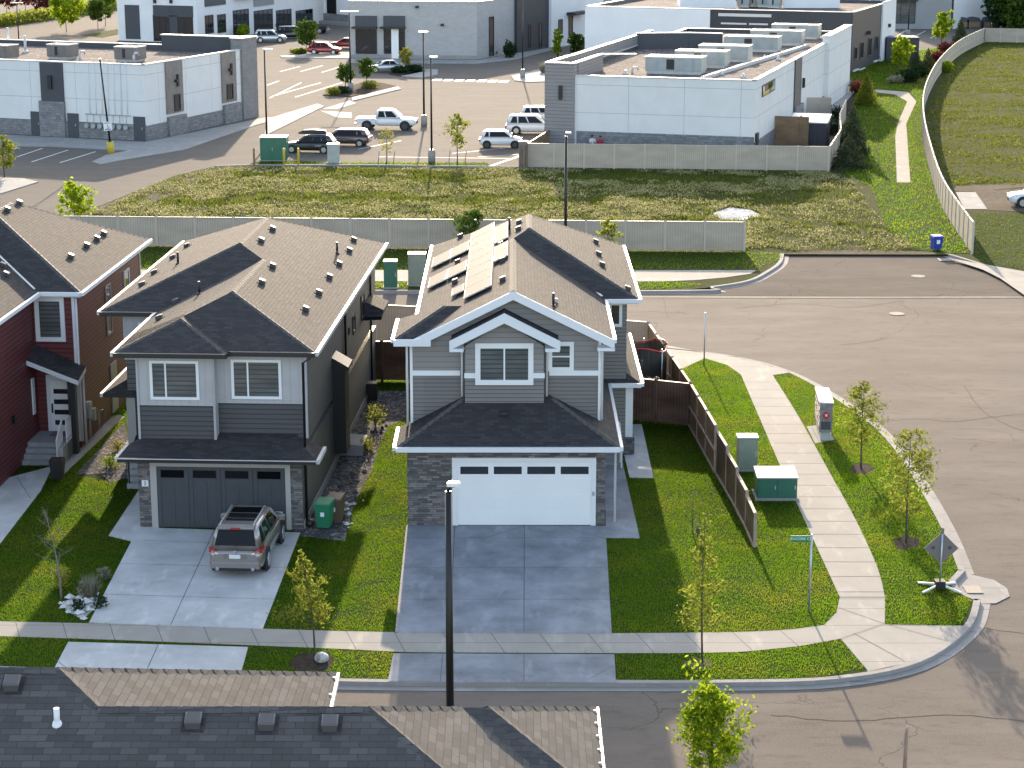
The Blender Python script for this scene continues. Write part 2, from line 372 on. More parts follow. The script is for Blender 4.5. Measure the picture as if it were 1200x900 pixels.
    def build(s, name, mats, parent=None, world=False):
        """vertices are in the parent's frame (world=True: in world metres, converted to it)"""
        if isinstance(mats, str): mats = [mats]
        me = bpy.data.meshes.new(name); vs = s.v
        if parent is not None and world:
            inv = fr(parent).inverted(); vs = [tuple(inv @ Vector(p)) for p in vs]
        o = bpy.data.objects.new(name, me)
        if parent is None:                                    # top-level mesh: origin at its base centre
            c = np.array(vs); o0 = Vector(((c[:,0].min()+c[:,0].max())/2, (c[:,1].min()+c[:,1].max())/2, c[:,2].min()))
            vs = [(a-o0.x, b-o0.y, d-o0.z) for a, b, d in vs]; o.location = o0
        me.from_pydata(vs, [], s.f)
        for m in mats: me.materials.append(MATS[m])
        me.polygons.foreach_set('material_index', s.m); me.polygons.foreach_set('use_smooth', s.sm)
        uv = me.uv_layers.new(name='UVMap'); Z = Vector((0,0,1))
        off = o.location if parent is None else Vector((0,0,0))
        for p in me.polygons:
            n = p.normal
            if abs(n.z) > .97: t, b = Vector((1,0,0)), Vector((0,1,0))
            else: t = Z.cross(n).normalized(); b = n.cross(t)
            for li in p.loop_indices:
                co = me.vertices[me.loops[li].vertex_index].co + off
                uv.data[li].uv = (co.dot(t), co.dot(b))
        C.objects.link(o)
        if parent is not None: o.parent = parent
        return o
def fr(o):
    m = Matrix.Translation(o.location) @ Matrix.Rotation(o.rotation_euler.z, 4, 'Z')
    return fr(o.parent) @ m if o.parent else m
def thing(name, label, cat, loc=(0,0,0), rz=0.0, group=None):
    o = bpy.data.objects.new(name, None); o.empty_display_size = .3; C.objects.link(o)
    o.location = loc; o.rotation_euler = (0,0,rz); return tag(o, label, cat, group)
def tag(o, label, cat, group=None):
    o['label'] = label; o['category'] = cat
    if group: o['group'] = group
    return o
def struct(name, mb, mats): o = mb.build(name, mats); o['kind'] = 'structure'; return o
def dup(root, loc, rz, label, group=None):
    def cp(o, par):
        c = o.copy(); C.objects.link(c); c.parent = par
        for ch in o.children: cp(ch, c)
        return c
    r = cp(root, None); r.location = loc; r.rotation_euler = (0,0,rz); r['label'] = label
    if group: r['group'] = group
    return r
def fastmesh(name, V, faces_n, mats, midx=None, parent=None):
    """V: (k, n, 3) array of k n-gons"""
    k, n = V.shape[0], V.shape[1]; me = bpy.data.meshes.new(name); o = bpy.data.objects.new(name, me)
    if parent is not None:
        inv = np.array(fr(parent).inverted()); V = V @ inv[:3,:3].T + inv[:3,3]
    me.vertices.add(k*n); me.vertices.foreach_set('co', V.reshape(-1).astype(np.float32))
    me.loops.add(k*n); me.loops.foreach_set('vertex_index', np.arange(k*n, dtype=np.int32))
    me.polygons.add(k); me.polygons.foreach_set('loop_start', np.arange(0, k*n, n, dtype=np.int32))
    for m in mats: me.materials.append(MATS[m])
    if midx is not None: me.polygons.foreach_set('material_index', midx.astype(np.int32))
    me.update(); me.validate(); C.objects.link(o)
    if parent is not None: o.parent = parent
    return o
def inpoly(P, poly):
    x, y = P[:,0], P[:,1]; r = np.zeros(len(P), bool); n = len(poly)
    for i in range(n):
        x0, y0 = poly[i][0], poly[i][1]; x1, y1 = poly[(i+1)%n][0], poly[(i+1)%n][1]
        if y0 == y1: continue
        c = ((y0 > y) != (y1 > y)) & (x < (x1-x0)*(y-y0)/(y1-y0)+x0); r ^= c
    return r
def scatter(poly, dens, holes=(), z=0.0):
    p = np.array([(q[0], q[1]) for q in poly]); a, b = p.min(0), p.max(0)
    n = int((b-a).prod()*dens); P = rng.random((n,2))*(b-a)+a; k = inpoly(P, p)
    for h in holes: k &= ~inpoly(P, h)
    return P[k]
def blades(name, P, h, w, mats, mi=None, z=0.0, lean=.5, hs=None):
    n = len(P); a = rng.random(n)*2*np.pi; hh = h*(.55+.8*rng.random(n))
    if hs is not None: hh = hh*hs
    t = rng.random(n)*2*np.pi; L = hh*lean*rng.random(n); ww = w*(.6+.8*rng.random(n))
    V = np.zeros((n,3,3)); V[:,:,0] = P[:,None,0]; V[:,:,1] = P[:,None,1]; V[:,:,2] = z
    V[:,0,0] -= np.cos(a)*ww/2; V[:,0,1] -= np.sin(a)*ww/2; V[:,1,0] += np.cos(a)*ww/2; V[:,1,1] += np.sin(a)*ww/2
    V[:,2,0] += np.cos(t)*L; V[:,2,1] += np.sin(t)*L; V[:,2,2] += hh
    o = fastmesh(name, V, 3, mats, mi); o['kind'] = 'stuff'; return o
def leafset(c, size, n=None, flat=.0):
    """quads of leaf size at centres c (k,3)"""
    k = len(c); d = rng.normal(size=(k,3)); d[:,2] += flat; d /= np.linalg.norm(d,axis=1)[:,None]
    e = rng.normal(size=(k,3)); e -= d*(e*d).sum(1)[:,None]; e /= np.linalg.norm(e,axis=1)[:,None]; f = np.cross(d,e)
    s = (size*(.6+.8*rng.random(k)))[:,None]
    return np.stack([c-e*s*.9, c-f*s*.42-e*s*.1, c+e*s*.9, c+f*s*.42-e*s*.1], 1)

def _marked(fn):
    def w(s, *a, **k):
        if s.dep == 0: s.mark()
        s.dep += 1; r = fn(s, *a, **k); s.dep -= 1; return r
    return w
for _n in ('box','bbox','prism','loft','tube','bar','cyl','sphere','faces'): setattr(MB, _n, _marked(getattr(MB, _n)))
SPLIT = {'gutter','downspout','trim_band','ridge_cap','light_panel','soffit_vent','barge_board','flashing','corner_trim','meter_box','pilaster','parapet_cap','wall_lamp','bracket'}
_build = MB.build
def build2(s, name, mats, parent=None, world=False):
    if name not in SPLIT or parent is None: return _build(s, name, mats, parent, world)
    cuts = sorted(set(s.p+[len(s.f)])); o = None
    for a, b in zip(cuts[:-1], cuts[1:]):
        q = MB(); mp = {}
        for f, mi, sm in zip(s.f[a:b], s.m[a:b], s.sm[a:b]):
            for i in f:
                if i not in mp: mp[i] = len(q.v); q.v.append(s.v[i])
            q.f.append(tuple(mp[i] for i in f)); q.m.append(mi); q.sm.append(sm)
        if q.f: o = _build(q, name, mats, parent, world)
    return o
MB.build = build2

def fbm(P, s, seed=1, oct=4):
    r = np.random.default_rng(seed); o = np.zeros(len(P)); a = 1.0; f = 1/s
    for k in range(oct):
        for j in range(5):
            t = r.random()*2*np.pi; o += a*np.sin((P[:,0]*np.cos(t)+P[:,1]*np.sin(t))*f*(.7+.6*r.random())*2*np.pi+r.random()*6.28+1.3*np.sin(P[:,0]*f*2+j))/2.2
        a *= .6; f *= 2.1
    return o/1.6
# ------------------------------------------------------------------ vegetation
def tree(name, label, base, h, cr, crown0=.3, leaves=1400, leaf='leaf_lime', lsize=.11, shape='oval', bark='bark', lean=(0,0), trunk_r=.06, group=None, cat='tree', limbs=22, bare=False):
    t = thing(name, label, cat, tuple(base), 0, group)
    tr = MB(); nseg = 7; pts = []; sway = rng.normal(size=2)*.03*h*.3
    for k in range(nseg+1):
        q = k/nseg; pts.append(Vector((lean[0]*q*q*h + sway[0]*math.sin(q*3), lean[1]*q*q*h + sway[1]*math.sin(q*2.3), q*h*.96)))
    tr.tube(pts, trunk_r, 8, 0, trunk_r*.18)
    cen = []
    def prof(q):                                              # crown radius at relative height 0..1
        if shape == 'cone': return (1-q)*.95+.08
        if shape == 'column': return .75*math.sin(math.pi*min(1, .12+q*.86))**.6
        return math.sin(math.pi*(.1+.86*q)**.85)**.8
    for k in range(limbs):
        q = (k+.5)/limbs; zz = h*(crown0+(1-crown0)*q*.94); b = pts[0].lerp(pts[-1], 0)
        f = zz/(h*.96)*nseg; i0 = min(nseg-1, int(f)); b = pts[i0].lerp(pts[i0+1], f-i0)
        a = k*2.4+rng.random()*.9; L = cr*prof(q)*(.6+.6*rng.random()); up = .35+.9*q*rng.random()
        e = b+Vector((math.cos(a)*L, math.sin(a)*L, L*up)); mdl = b.lerp(e, .5)+Vector((0,0,-L*.06))
        tr.tube([b, mdl, e], max(.006, trunk_r*.32*(1-q*.6)), 5, 0, .004)
        for _ in range(2 if not bare else 4):
            s0 = b.lerp(e, .35+.5*rng.random()); e2 = s0+Vector(rng.normal(size=3))*L*.28+Vector((0,0,L*.12)); tr.tube([s0, e2], max(.004, trunk_r*.1), 4, 0, .003); cen.append((s0, e2, L))
        cen.append((b.lerp(e,.3), e, L))
    tr.build('trunk', bark, t)
    if not leaves: return t
    P = []
    per = max(1, leaves//len(cen)); w = np.array([c[2] for c in cen]); w = w/w.sum()*leaves
    for (s0, e, L), cnt in zip(cen, w):
        m = max(1, int(cnt)); q = (rng.random(m)**.7)[:,None]
        P.append(np.array(s0)+(np.array(e)-np.array(s0))*q+rng.normal(size=(m,3))*np.array([.16,.16,.13])*max(.25,L)*.9)
    P = np.concatenate(P)
    o = fastmesh('crown', leafset(P, lsize), 4, [leaf]); o.parent = t
    return t
def conifer(name, label, base, h, r, leaf='leaf_needle', n=3800, group=None):
    t = thing(name, label, 'tree', tuple(base), 0, group)
    MB().tube([(0,0,0),(0,0,h*.95)], .09*h/3, 7, 0, .01).build('trunk', 'bark', t)
    q = 1-np.sqrt(rng.random(n)); zz = h*(.05+.95*q); a0 = np.floor(rng.random(n)*13)/13*2*np.pi+np.floor(q*11)*1.7; a = a0+rng.normal(size=n)*.16
    rr = r*(1-q)**.85*(.35+.7*np.sqrt(rng.random(n)))*(.8+.3*np.sin(np.floor(q*11)*2.1+a0*3)); 
    P = np.stack([np.cos(a)*rr, np.sin(a)*rr, zz-rr*.22+rng.normal(size=n)*.04*h/3], 1)
    P[:,2] = np.maximum(P[:,2], .05)
    V = leafset(P, .075*h/3+.02)
    o = fastmesh('crown', V, 4, [leaf]); o.parent = t
    return t
def bush(name, label, base, r, h, leaf, n=500, ls=.08, cat='bush', group=None):
    t = thing(name, label, cat, tuple(base), 0, group)
    s = MB()
    for k in range(9):
        a = k*2.4; s.tube([(0,0,0),(math.cos(a)*r*.3,math.sin(a)*r*.3,h*.5),(math.cos(a)*r*.7,math.sin(a)*r*.7,h*(.7+.25*rng.random()))], .014, 4, 0, .005)
    s.build('stems', 'bark', t)
    d = rng.normal(size=(n,3)); d /= np.linalg.norm(d,axis=1)[:,None]; q = rng.random(n)**.4
    lump = 1+.25*np.sin(d[:,0]*5+base[0])*np.cos(d[:,1]*4+base[1])
    P = d*q[:,None]*np.array([r,r,h*.55])*lump[:,None]; P[:,2] = np.abs(P[:,2]+h*.5)
    o = fastmesh('foliage', leafset(P, ls), 4, [leaf]); o.parent = t
    return t
def tuft(name, label, base, r, h, mat, n=160, group=None, cat='ornamental grass'):
    a = rng.random(n)*2*np.pi; q = rng.random(n); V = np.zeros((n,3,3)); bx = np.cos(a)*r*.25*q; by = np.sin(a)*r*.25*q
    w = .02+.01*rng.random(n); p = a+np.pi/2; hh = h*(.6+.5*rng.random(n)); out = r*(.3+.9*q)
    V[:,0] = np.stack([bx-np.cos(p)*w, by-np.sin(p)*w, 0*a], 1); V[:,1] = np.stack([bx+np.cos(p)*w, by+np.sin(p)*w, 0*a], 1)
    V[:,2] = np.stack([np.cos(a)*out, np.sin(a)*out, hh], 1)
    o = fastmesh(name, V, 3, [mat]); o.location = tuple(base); return tag(o, label, cat, group)

# ------------------------------------------------------------------ street things
def lamp(base, ztop, label, kind='flat', block=True, r=.09, group='tall parking lot lamps', blk='concrete_plain', name='street_lamp', cat='street lamp', arm=.7, bh=1.0, rz=0.0):
    t = thing(name, label, cat, tuple(base), rz, group); H = ztop-base[2]
    if block: MB().tube([(0,0,-.05),(0,0,bh),(0,0,bh+.03)], [.3,.3,.24], 16).build('footing', blk, t)
    p = MB(); p.tube([(0,0,bh if block else -.1),(0,0,H-.12)], r, 10, 0, r*.72)
    p.cyl((0,0), r*2.0, (bh if block else 0), (bh if block else 0)+.09, 12); p.build('pole', 'black_metal', t)
    if kind == 'flat':
        hd = MB(); hd.bbox(-.12, arm, -.17, .17, H-.12, H, .03); hd.build('lamp_head', 'lamp_head', t)
    elif kind == 'double':
        for s in (-1, 1):
            hd = MB(); hd.bbox(min(.03*s,arm*s), max(.03*s,arm*s), -.19, .19, H-.1, H+.02, .03); hd.build('lamp_head', 'lamp_head', t)
    elif kind == 'cap':
        hd = MB(); hd.tube([(0,0,H-.14),(0,0,H-.05),(0,0,H)], [.14,.5,.42], 18); hd.build('lamp_head', 'lamp_head', t)
    elif kind == 'cobra':
        a = MB(); a.tube([(0,0,H-.45),(0,0,H-.1),(.06,0,H),(.16,0,H+.02)], .045, 8); a.build('arm', 'black_metal', t)
        hd = MB(); hd.bbox(-.04, .3, -.12, .12, H+.02, H+.12, .035); hd.build('lamp_head', 'lamp_head', t)
    return t
def offset(line, d):
    out = []
    for i, p in enumerate(line):
        a = Vector(line[max(0,i-1)][:2]); b = Vector(line[min(len(line)-1,i+1)][:2]); t = (b-a).normalized(); out.append((p[0]-t.y*d, p[1]+t.x*d))
    return out
def strip(mb, A, B, za, zb=None, m=0):
    zb = za if zb is None else zb
    for i in range(len(A)-1):
        mb.poly([(A[i][0],A[i][1],za),(A[i+1][0],A[i+1][1],za),(B[i+1][0],B[i+1][1],zb),(B[i][0],B[i][1],zb)], m)
def catmull(pts, n=6):
    P = [Vector((p[0], p[1])) for p in pts]; out = []
    for i in range(len(P)-1):
        a, b, c, d = P[max(0,i-1)], P[i], P[i+1], P[min(len(P)-1,i+2)]
        for k in range(n):
            t = k/n; q = .5*((2*b)+(c-a)*t+(2*a-5*b+4*c-d)*t*t+(3*b-a-3*c+d)*t**3); out.append((q.x, q.y))
    out.append((P[-1].x, P[-1].y)); return out
def resample(line, step):
    L = [Vector(p[:2]) for p in line]; d = [0]
    for i in range(1, len(L)): d.append(d[-1]+(L[i]-L[i-1]).length)
    n = max(1, round(d[-1]/step)); out = []
    for k in range(n+1):
        s = d[-1]*k/n; i = max(j for j in range(len(d)) if d[j] <= s+1e-9); i = min(i, len(L)-2)
        f = (s-d[i])/max(1e-9, d[i+1]-d[i]); out.append(L[i].lerp(L[i+1], f))
    return out
def fence(line, label, h=1.83, step=2.4, panel='vinyl_tan', post='vinyl_post', z=0.0, rails=(), pr=.065, thick=.05, name='fence', heights=None, cap=.08, closeup=False):
    """line of world points; posts every step; a board panel between each two"""
    pts = resample(line, step); t = thing(name, label, 'fence', (pts[0].x, pts[0].y, z)); hs = heights or (lambda i: h)
    pn = MB(); rl = MB()
    for i in range(len(pts)-1):
        a, b = pts[i], pts[i+1]; d = (b-a).normalized(); hh = min(hs(i), hs(i+1)) if heights else h; hm = hs(i) if heights else h
        pn.bar((a.x,a.y,z+.06+hm/2), (b.x,b.y,z+.06+hm/2), thick, hm-.04)
        rl.bar((a.x,a.y,z+hm+.05), (b.x,b.y,z+hm+.05), thick+.06, .05)
        for (f, s) in rails: 
            o = Vector((d.y, -d.x))*s*(thick/2+.03); rl.bar((a.x+o.x,a.y+o.y,z+hm*f), (b.x+o.x,b.y+o.y,z+hm*f), .05, .09)
    pn.build('panel', panel, t, world=True); rl.build('rail', post, t, world=True)
    for i, p in enumerate(pts[:98]):
        hm = max(hs(i), hs(max(0,i-1))) if heights else h
        q = MB(); q.box(p.x-pr, p.x+pr, p.y-pr, p.y+pr, z-.1, z+hm+cap); q.tube([(p.x,p.y,z+hm+cap),(p.x,p.y,z+hm+cap+.05)], pr*1.55, 4, 0, .01, smooth=False); q.build('post', post, t, world=True)
    return t
# ------------------------------------------------------------------ ground
def xy(v): return (v[0], v[1])
RZ = -.13
struct('ground', MB().poly([(-900,-60,-.5),(900,-60,-.5),(900,2500,-.5),(-900,2500,-.5)]), 'dirt')
struct('road', MB().poly([(-110,44.5,RZ),(110,44.5,RZ),(110,125,RZ),(-110,125,RZ)]), 'asphalt')
front = catmull([(-62,60.2),(-30,57.1),(-16,55.75),(-8,54.98),(-3.6,54.66),(3,54.6),(6.2,54.63),(9.5,54.9),(12.2,56.2),(14.3,59.0),(15.25,61.6)], 5)
side = catmull([(15.35,64.4),(15.72,68.9),(15.92,75),(15.84,81.5),(14.9,87.3),(13.4,92.6),(11.6,95.4),(9.3,97.1),(6.4,98.2),(2,98.6)], 5)
home = front+[(14.75,62.4),(14.8,63.4)]+side+[(-62,100.2)]
struct('lawn', MB().prism(home, -.5, 0), 'lawn')
north = [(-95,113),(-20,112.4)]+catmull([(9.0,112.2),(11.6,113.4),(13.9,115.2),(15.4,118.1),(16.5,121),(17.05,124.0)],4)+[(27.3,123.8)]+catmull([(27.3,123.8),(28.3,121.2),(29.3,118.4),(30.6,115.2),(33.0,109.5),(38,98)],4)+[(110,70),(110,420),(-260,420),(-260,150),(-95,135)]
struct('meadow', MB().prism(north, -.5, 0), 'meadow')
struct('near_verge', MB().prism([(-110,44.5),(110,44.5),(110,20),(-110,20)], -.5, 0), 'lawn')
# kerbs: a light band just inside the edge plus a gutter pan on the road side
def kerb(line, w=.22, gut=.32, name='kerb', h=.012):
    m = MB(); A = offset(line, 0.0); B = offset(line, w); G = offset(line, -gut)
    strip(m, A, B, h); strip(m, G, A, RZ+.012, RZ+.02); strip(m, A, [(p[0],p[1]) for p in A], h)
    for i in range(len(A)-1): m.poly([(A[i][0]-0,A[i][1],RZ),(A[i+1][0],A[i+1][1],RZ),(A[i+1][0],A[i+1][1],h),(A[i][0],A[i][1],h)])
    return struct(name, m, 'concrete_kerb')
def nudge(line, d): return offset(line, d)
kerb(nudge(front, -.01)); kerb(nudge(side, -.01))
kerb([(p[0],p[1]) for p in nudge([(15.25,61.6),(14.75,62.4),(14.8,63.4),(15.35,64.4)], -.01)], gut=.05)
# catch basin pad, iron grate
pad = [(14.75,62.35),(15.3,61.5),(15.75,61.55),(16.35,62.2),(16.45,63.0),(16.2,63.8),(15.35,64.5),(14.85,63.5)]
struct('gutter_pad', MB().poly([(x,y,RZ+.024) for x,y in pad]), 'concrete_kerb')
tag(MB().box(15.0,15.55,62.45,63.15,RZ+.026,RZ+.05).build('storm_grate','iron'), 'rusty square storm drain grate in the corner kerb by the diamond sign', 'drain grate')
nk = catmull([(-95,113),(-20,112.4),(9.0,112.2),(11.6,113.4),(13.9,115.2),(15.4,118.1),(16.5,121),(17.05,124.0)],4); kerb(nudge(nk,-.01))
ek = catmull([(27.3,123.8),(28.3,121.2),(29.3,118.4),(30.6,115.2),(33.0,109.5),(38,98)],4); kerb(nudge(ek,-.01))
# dead-end apron: rougher, older asphalt with a concrete strip in front
st = [(6.5,111.5),(28.8,111.2),(30.0,115.4),(29.0,118.4),(28.0,121.2),(27.3,123.4),(17.1,123.6),(16.6,121),(15.5,118.1),(14,115.2),(12,113.2)]
struct('dead_end_apron', MB().poly([(x,y,RZ+.008) for x,y in st]), 'asphalt_old')
m = MB(); strip(m, [(6.5,110.9),(18,110.7),(28.9,110.8)], [(6.5,111.35),(18,111.15),(28.9,111.25)], RZ+.016); struct('road_strip', m, 'concrete_worn')
struct('dirt_edge', MB().poly([(16.9,123.8,.006),(20,125.4,.006),(24,125.1,.006),(27.6,124.2,.006),(27.4,123.7,.006)]), 'dirt')
def crackseal(pts, w=.03):
    L = catmull([tuple(g(x,y,RZ))[:2] for x,y in pts], 8); L = [(x+rng.normal()*.03,y+rng.normal()*.03) for x,y in L]; m = MB(); strip(m, offset(L,-w/2), offset(L,w/2), RZ+.005); return struct('crack_seal', m, 'asphalt_seal')
crackseal([(1030,494),(1075,491),(1120,494),(1160,489),(1215,484)]); crackseal([(1140,733),(1165,738),(1205,743)]); crackseal([(770,334),(777,350),(783,372)]); crackseal([(1130,452),(1150,480),(1185,500),(1215,508)]); crackseal([(985,404),(1010,402),(1040,396)],.05); crackseal([(860,362),(930,356),(1000,360),(1060,352)],.04); crackseal([(905,838),(1000,845),(1110,838),(1210,846)],.04)
# sidewalks ---------------------------------------------------------------
def band(name, A, B, mat, z=.016, n=None, joint=1.5):
    """ribbon between two edge lines, cut by real grooves (dark joint sheets 3 mm above)"""
    m = MB(); strip(m, A, B, z); o = struct(name, m, mat); return o
def jointlines(name, segs, z, w=.022):
    m = MB()
    for p, q in segs:
        p = Vector(p); q = Vector(q); d = (q-p).normalized(); o = Vector((-d.y, d.x))*w/2
        m.poly([(p.x-o.x,p.y-o.y,z),(q.x-o.x,q.y-o.y,z),(q.x+o.x,q.y+o.y,z),(p.x+o.x,p.y+o.y,z)])
    return struct(name, m, 'joint')
def jointed(name, A, B, mat, step=1.5, z=.016):
    a = resample(A, .5); b = resample(B, .5)
    n = max(len(a), len(b)); a = resample(A, .5*(len(a)-1)/(n-1)) if len(a) < n else a; b = resample(B, .5*(len(b)-1)/(n-1)) if len(b) < n else b
    n = min(len(a), len(b)); a, b = a[:n], b[:n]
    band(name, a, b, mat, z); k = max(1, int(step/.5)); jointlines('joint_lines', [(a[i], b[i]) for i in range(k, n-1, k)], z+.004)
fb = [xy(v) for v in gs([(-200,724),(0,728.5),(150,732),(300,737),(400,740),(480,741.5),(720,742.5),(800,742),(870,741),(925,738.5),(965,733)])]
ff = [xy(v) for v in gs([(-200,741),(0,746),(150,751),(300,757),(400,761),(480,765),(720,766),(800,766),(870,764.5),(935,758),(985,749)])]
jointed('sidewalk', ff, fb, 'concrete_walk')
cl = [xy(v) for v in gs([(868,439),(890,490),(918,555),(945,615),(968,665),(984,700)])]; cr_ = [xy(v) for v in gs([(905,439),(935,487),(970,550),(1003,610),(1028,665),(1037,700)])]
cl = catmull(cl, 5); cr_ = catmull(cr_, 5); jointed('sidewalk', cl, cr_, 'concrete_walk', 1.5)
corner = [xy(v) for v in gs([(984,700),(1037,700),(1037,732),(1136,733.5),(1112,757),(1073,775),(1017,787),(985,749),(965,733),(980,718)])]
struct('corner_pad', MB().poly([(x,y,.007) for x,y in corner]), 'concrete_walk')
jointlines('joint_lines', [(xy(g(985,749)),xy(g(1037,731))),(xy(g(985,749)),xy(g(1016,785))),(xy(g(1000,742)),xy(g(1060,775))),(xy(g(984,702)),xy(g(1036,702))),(xy(g(982,712)),xy(g(1036,731))),(xy(g(1040,732)),xy(g(1112,752)))], .02)
bp = [xy(v) for v in gs([(700,392),(745,398),(822,412.5),(868,419),(928,436.5),(905,440),(868,439),(852,428),(826,420),(800,432),(700,432)])]
struct('back_corner_pad', MB().poly([(x,y,.012) for x,y in bp]), 'concrete_walk')
struct('path', MB().poly([tuple(v) for v in gs([(945,499.5),(968,497),(978,515.5),(955,519.5)], .013)]), 'concrete_plain')
jointlines('joint_lines', [(xy(g(950,498.5)),xy(g(960,518.5))),(xy(g(950,509)),xy(g(973,506)))], .019)
nb = [(-70,118.9),(-10,118.5),(7.4,118.45),(14.7,118.45)]; nf = [(-70,115.4),(-10,115.0),(7.4,114.95),(9.6,114.95),(12.2,115.9),(14.2,117.3)]
band('sidewalk', resample(nf, 2), resample(nb, 2)[:len(resample(nf,2))], 'concrete_walk')
m = MB(); m.poly([tuple(v) for v in gs([(1110,302),(1200,318),(1240,323),(1240,360),(1205,349),(1172,326),(1152,316)], .012)]); struct('sidewalk', m, 'concrete_walk')
# driveways ---------------------------------------------------------------
def drive(name, pts, mat, lines=(), z=.02):
    struct(name, MB().poly([tuple(v) for v in gs(pts, z)]), mat)
    if lines: jointlines('joint_lines', [(xy(g(*a)), xy(g(*b))) for a, b in lines], z+.004)
drive('driveway', [(104,730),(154,634),(168,618),(352,624),(308,737)], 'concrete_drive', [((200,733),(252,620)),((121,697),(323,703)),((140,661),(338,666)),((168,634),(352,640))])
drive('driveway_apron', [(62,786),(80,752),(291,758),(281,794)], 'concrete_drive', [((170,790),(186,755)),((62,772),(88,790))])
drive('front_path', [(127,628),(164,572),(176,572),(186,621),(160,636)], 'concrete_drive', [], .015)
drive('driveway', [(465.5,741.5),(478,615.5),(709.5,616),(717,742.5)], 'concrete_drive_dark', [((527,741.5),(533,616)),((614,742),(614.5,616)),((476,631),(710,631)),((472.5,666),(713,666)),((469.5,703),(715,703)),((614,617),(570,630)),((654,617),(708,631))])
drive('driveway_apron', [(454.5,798.5),(461,765.5),(720,766.5),(722,800)], 'concrete_drive_dark', [((516,799),(519,766)),((614,799.5),(614,766.5)),((690,797),(720,780))])
struct('kerb_strip', MB().prism([xy(v) for v in gs([(463,742),(476,618),(478,616),(466,742)])], -.1, .05), 'concrete_kerb')
drive('side_path', [(709.6,630.5),(709.6,600),(705,540),(728,535),(750,631)], 'concrete_drive_dark', [((709,600),(742,600)),((707,567),(735,567))])
drive('side_path', [(738,560),(728,520),(724,497),(752,497),(766,560.5)], 'concrete_drive', [((733,530),(759,530))], .012)
drive('driveway', [(-60,600),(8,560),(62,546),(48,575),(-2,640)], 'concrete_drive', [((20,560),(36,585))])
drive('side_path', [(58,560),(75,556),(146,488),(140,486),(118,490),(80,530)], 'concrete_plain', [], .012)
# planted beds
def bed(name, pts, mat, z=.012): return struct(name, MB().poly([tuple(v) for v in gs(pts, z)]), mat)
bed('rock_bed', [(342,620),(350,628),(404,634),(412,600),(424,572),(436,552),(445,520),(455,500),(477,490),(477,458),(400,458)], 'rocks_dark')
bed('rock_bed', [(88,556),(146,494),(152,520),(150,560),(130,566),(118,556)], 'rocks_dark')
bed('rock_bed', [(72,706),(98,695),(116,694),(112,712),(97,726),(78,716)], 'rocks_white', .02)
bed('tree_bed', [(338,778),(350,766),(385,764),(392,775),(384,786),(350,787)], 'mulch')
bed('tree_bed', [(994,551),(1003,543),(1018,544),(1026,551),(1012,557)], 'mulch'); bed('tree_bed', [(1046,634),(1060,628),(1078,632),(1076,641),(1054,645)], 'mulch')
bed('bare_patch', [(798,778),(812,770),(830,772),(836,780),(818,786)], 'dirt')
# car park, walks and lawns further back ----------------------------------
lot = [(-260,148)]+[xy(g(*q)) for q in ((0,300),(60,262),(100,248),(150,228),(205,206),(252,195),(300,193.5),(612,196.5))]+[(1.2,163.5),(27.5,163.5),(36.3,190),(42.3,217),(50,250),(66.4,294),(120,295),(120,420),(-260,420)]
struct('car_park', MB().poly([(x,y,.008) for x,y in lot]), 'asphalt_lot')
def kb(pts, name='kerb', w=.2, h=.14): 
    m = MB(); L = [xy(g(*q)) for q in pts]
    for a, b in zip(L[:-1], L[1:]): m.bar((a[0],a[1],h/2), (b[0],b[1],h/2), w, h)
    return struct(name, m, 'concrete_kerb')
kb([(252,196),(300,194.6),(440,194.8),(612,197)]); 
bed('turf_strip', [(290,193.6),(300,189.5),(330,187.5),(360,189),(370,191.5),(570,190.6),(576,195),(440,193.6)], 'lawn', .014)
bed('dirt_strip', [(100,249),(150,229),(205,207),(252,196),(275,197),(235,212),(170,243),(140,253)], 'dirt', .01)
bed('dirt_patch', [(835,250),(855,243),(880,246),(893,253),(870,258),(845,257)], 'rocks_white', .01)
# ------------------------------------------------------------------ house kit
Zv = Vector((0,0,1))
def obox(mb, p, du, dn, u0, u1, z0, z1, d0, d1, m=0):
    p = Vector(p); P = [p+du*u+Zv*z+dn*d for z in (z0,z1) for u, d in ((u0,d0),(u1,d0),(u1,d1),(u0,d1))]
    c = sum(P, Vector())/8
    for f in ((0,1,2,3),(4,5,6,7),(0,1,5,4),(1,2,6,5),(2,3,7,6),(3,0,4,7)):
        q = [P[i] for i in f]; n = (q[1]-q[0]).cross(q[2]-q[0])
        if n.dot(sum(q, Vector())/4-c) < 0: q.reverse()
        mb.poly(q, m)
    return mb
def window(par, p, du, dn, w, h, fmat='white_paint', pmat='pane', tw=.11, cols=(), rows=(), name='window', depth=.05):
    """trim frame w x h with sash bars, recessed pane as its child"""
    f = MB(); b = tw
    obox(f,p,du,dn,0,w,0,b,0,depth); obox(f,p,du,dn,0,w,h-b,h,0,depth); obox(f,p,du,dn,0,b,b,h-b,0,depth); obox(f,p,du,dn,w-b,w,b,h-b,0,depth)
    for c in cols: obox(f,p,du,dn,w*c-.03,w*c+.03,b,h-b,0,depth*.8)
    for r in rows: obox(f,p,du,dn,b,w-b,h*r-.025,h*r+.025,0,depth*.7)
    o = f.build(name, fmat, par)
    q = MB(); P = Vector(p)+dn*.022; q.poly([P+du*(b*.8)+Zv*b*.8, P+du*(w-b*.8)+Zv*b*.8, P+du*(w-b*.8)+Zv*(h-b*.8), P+du*(b*.8)+Zv*(h-b*.8)]); pn = q.build('pane', pmat, o)
    return o
U1, V1 = Vector((1,0,0)), Vector((0,1,0))
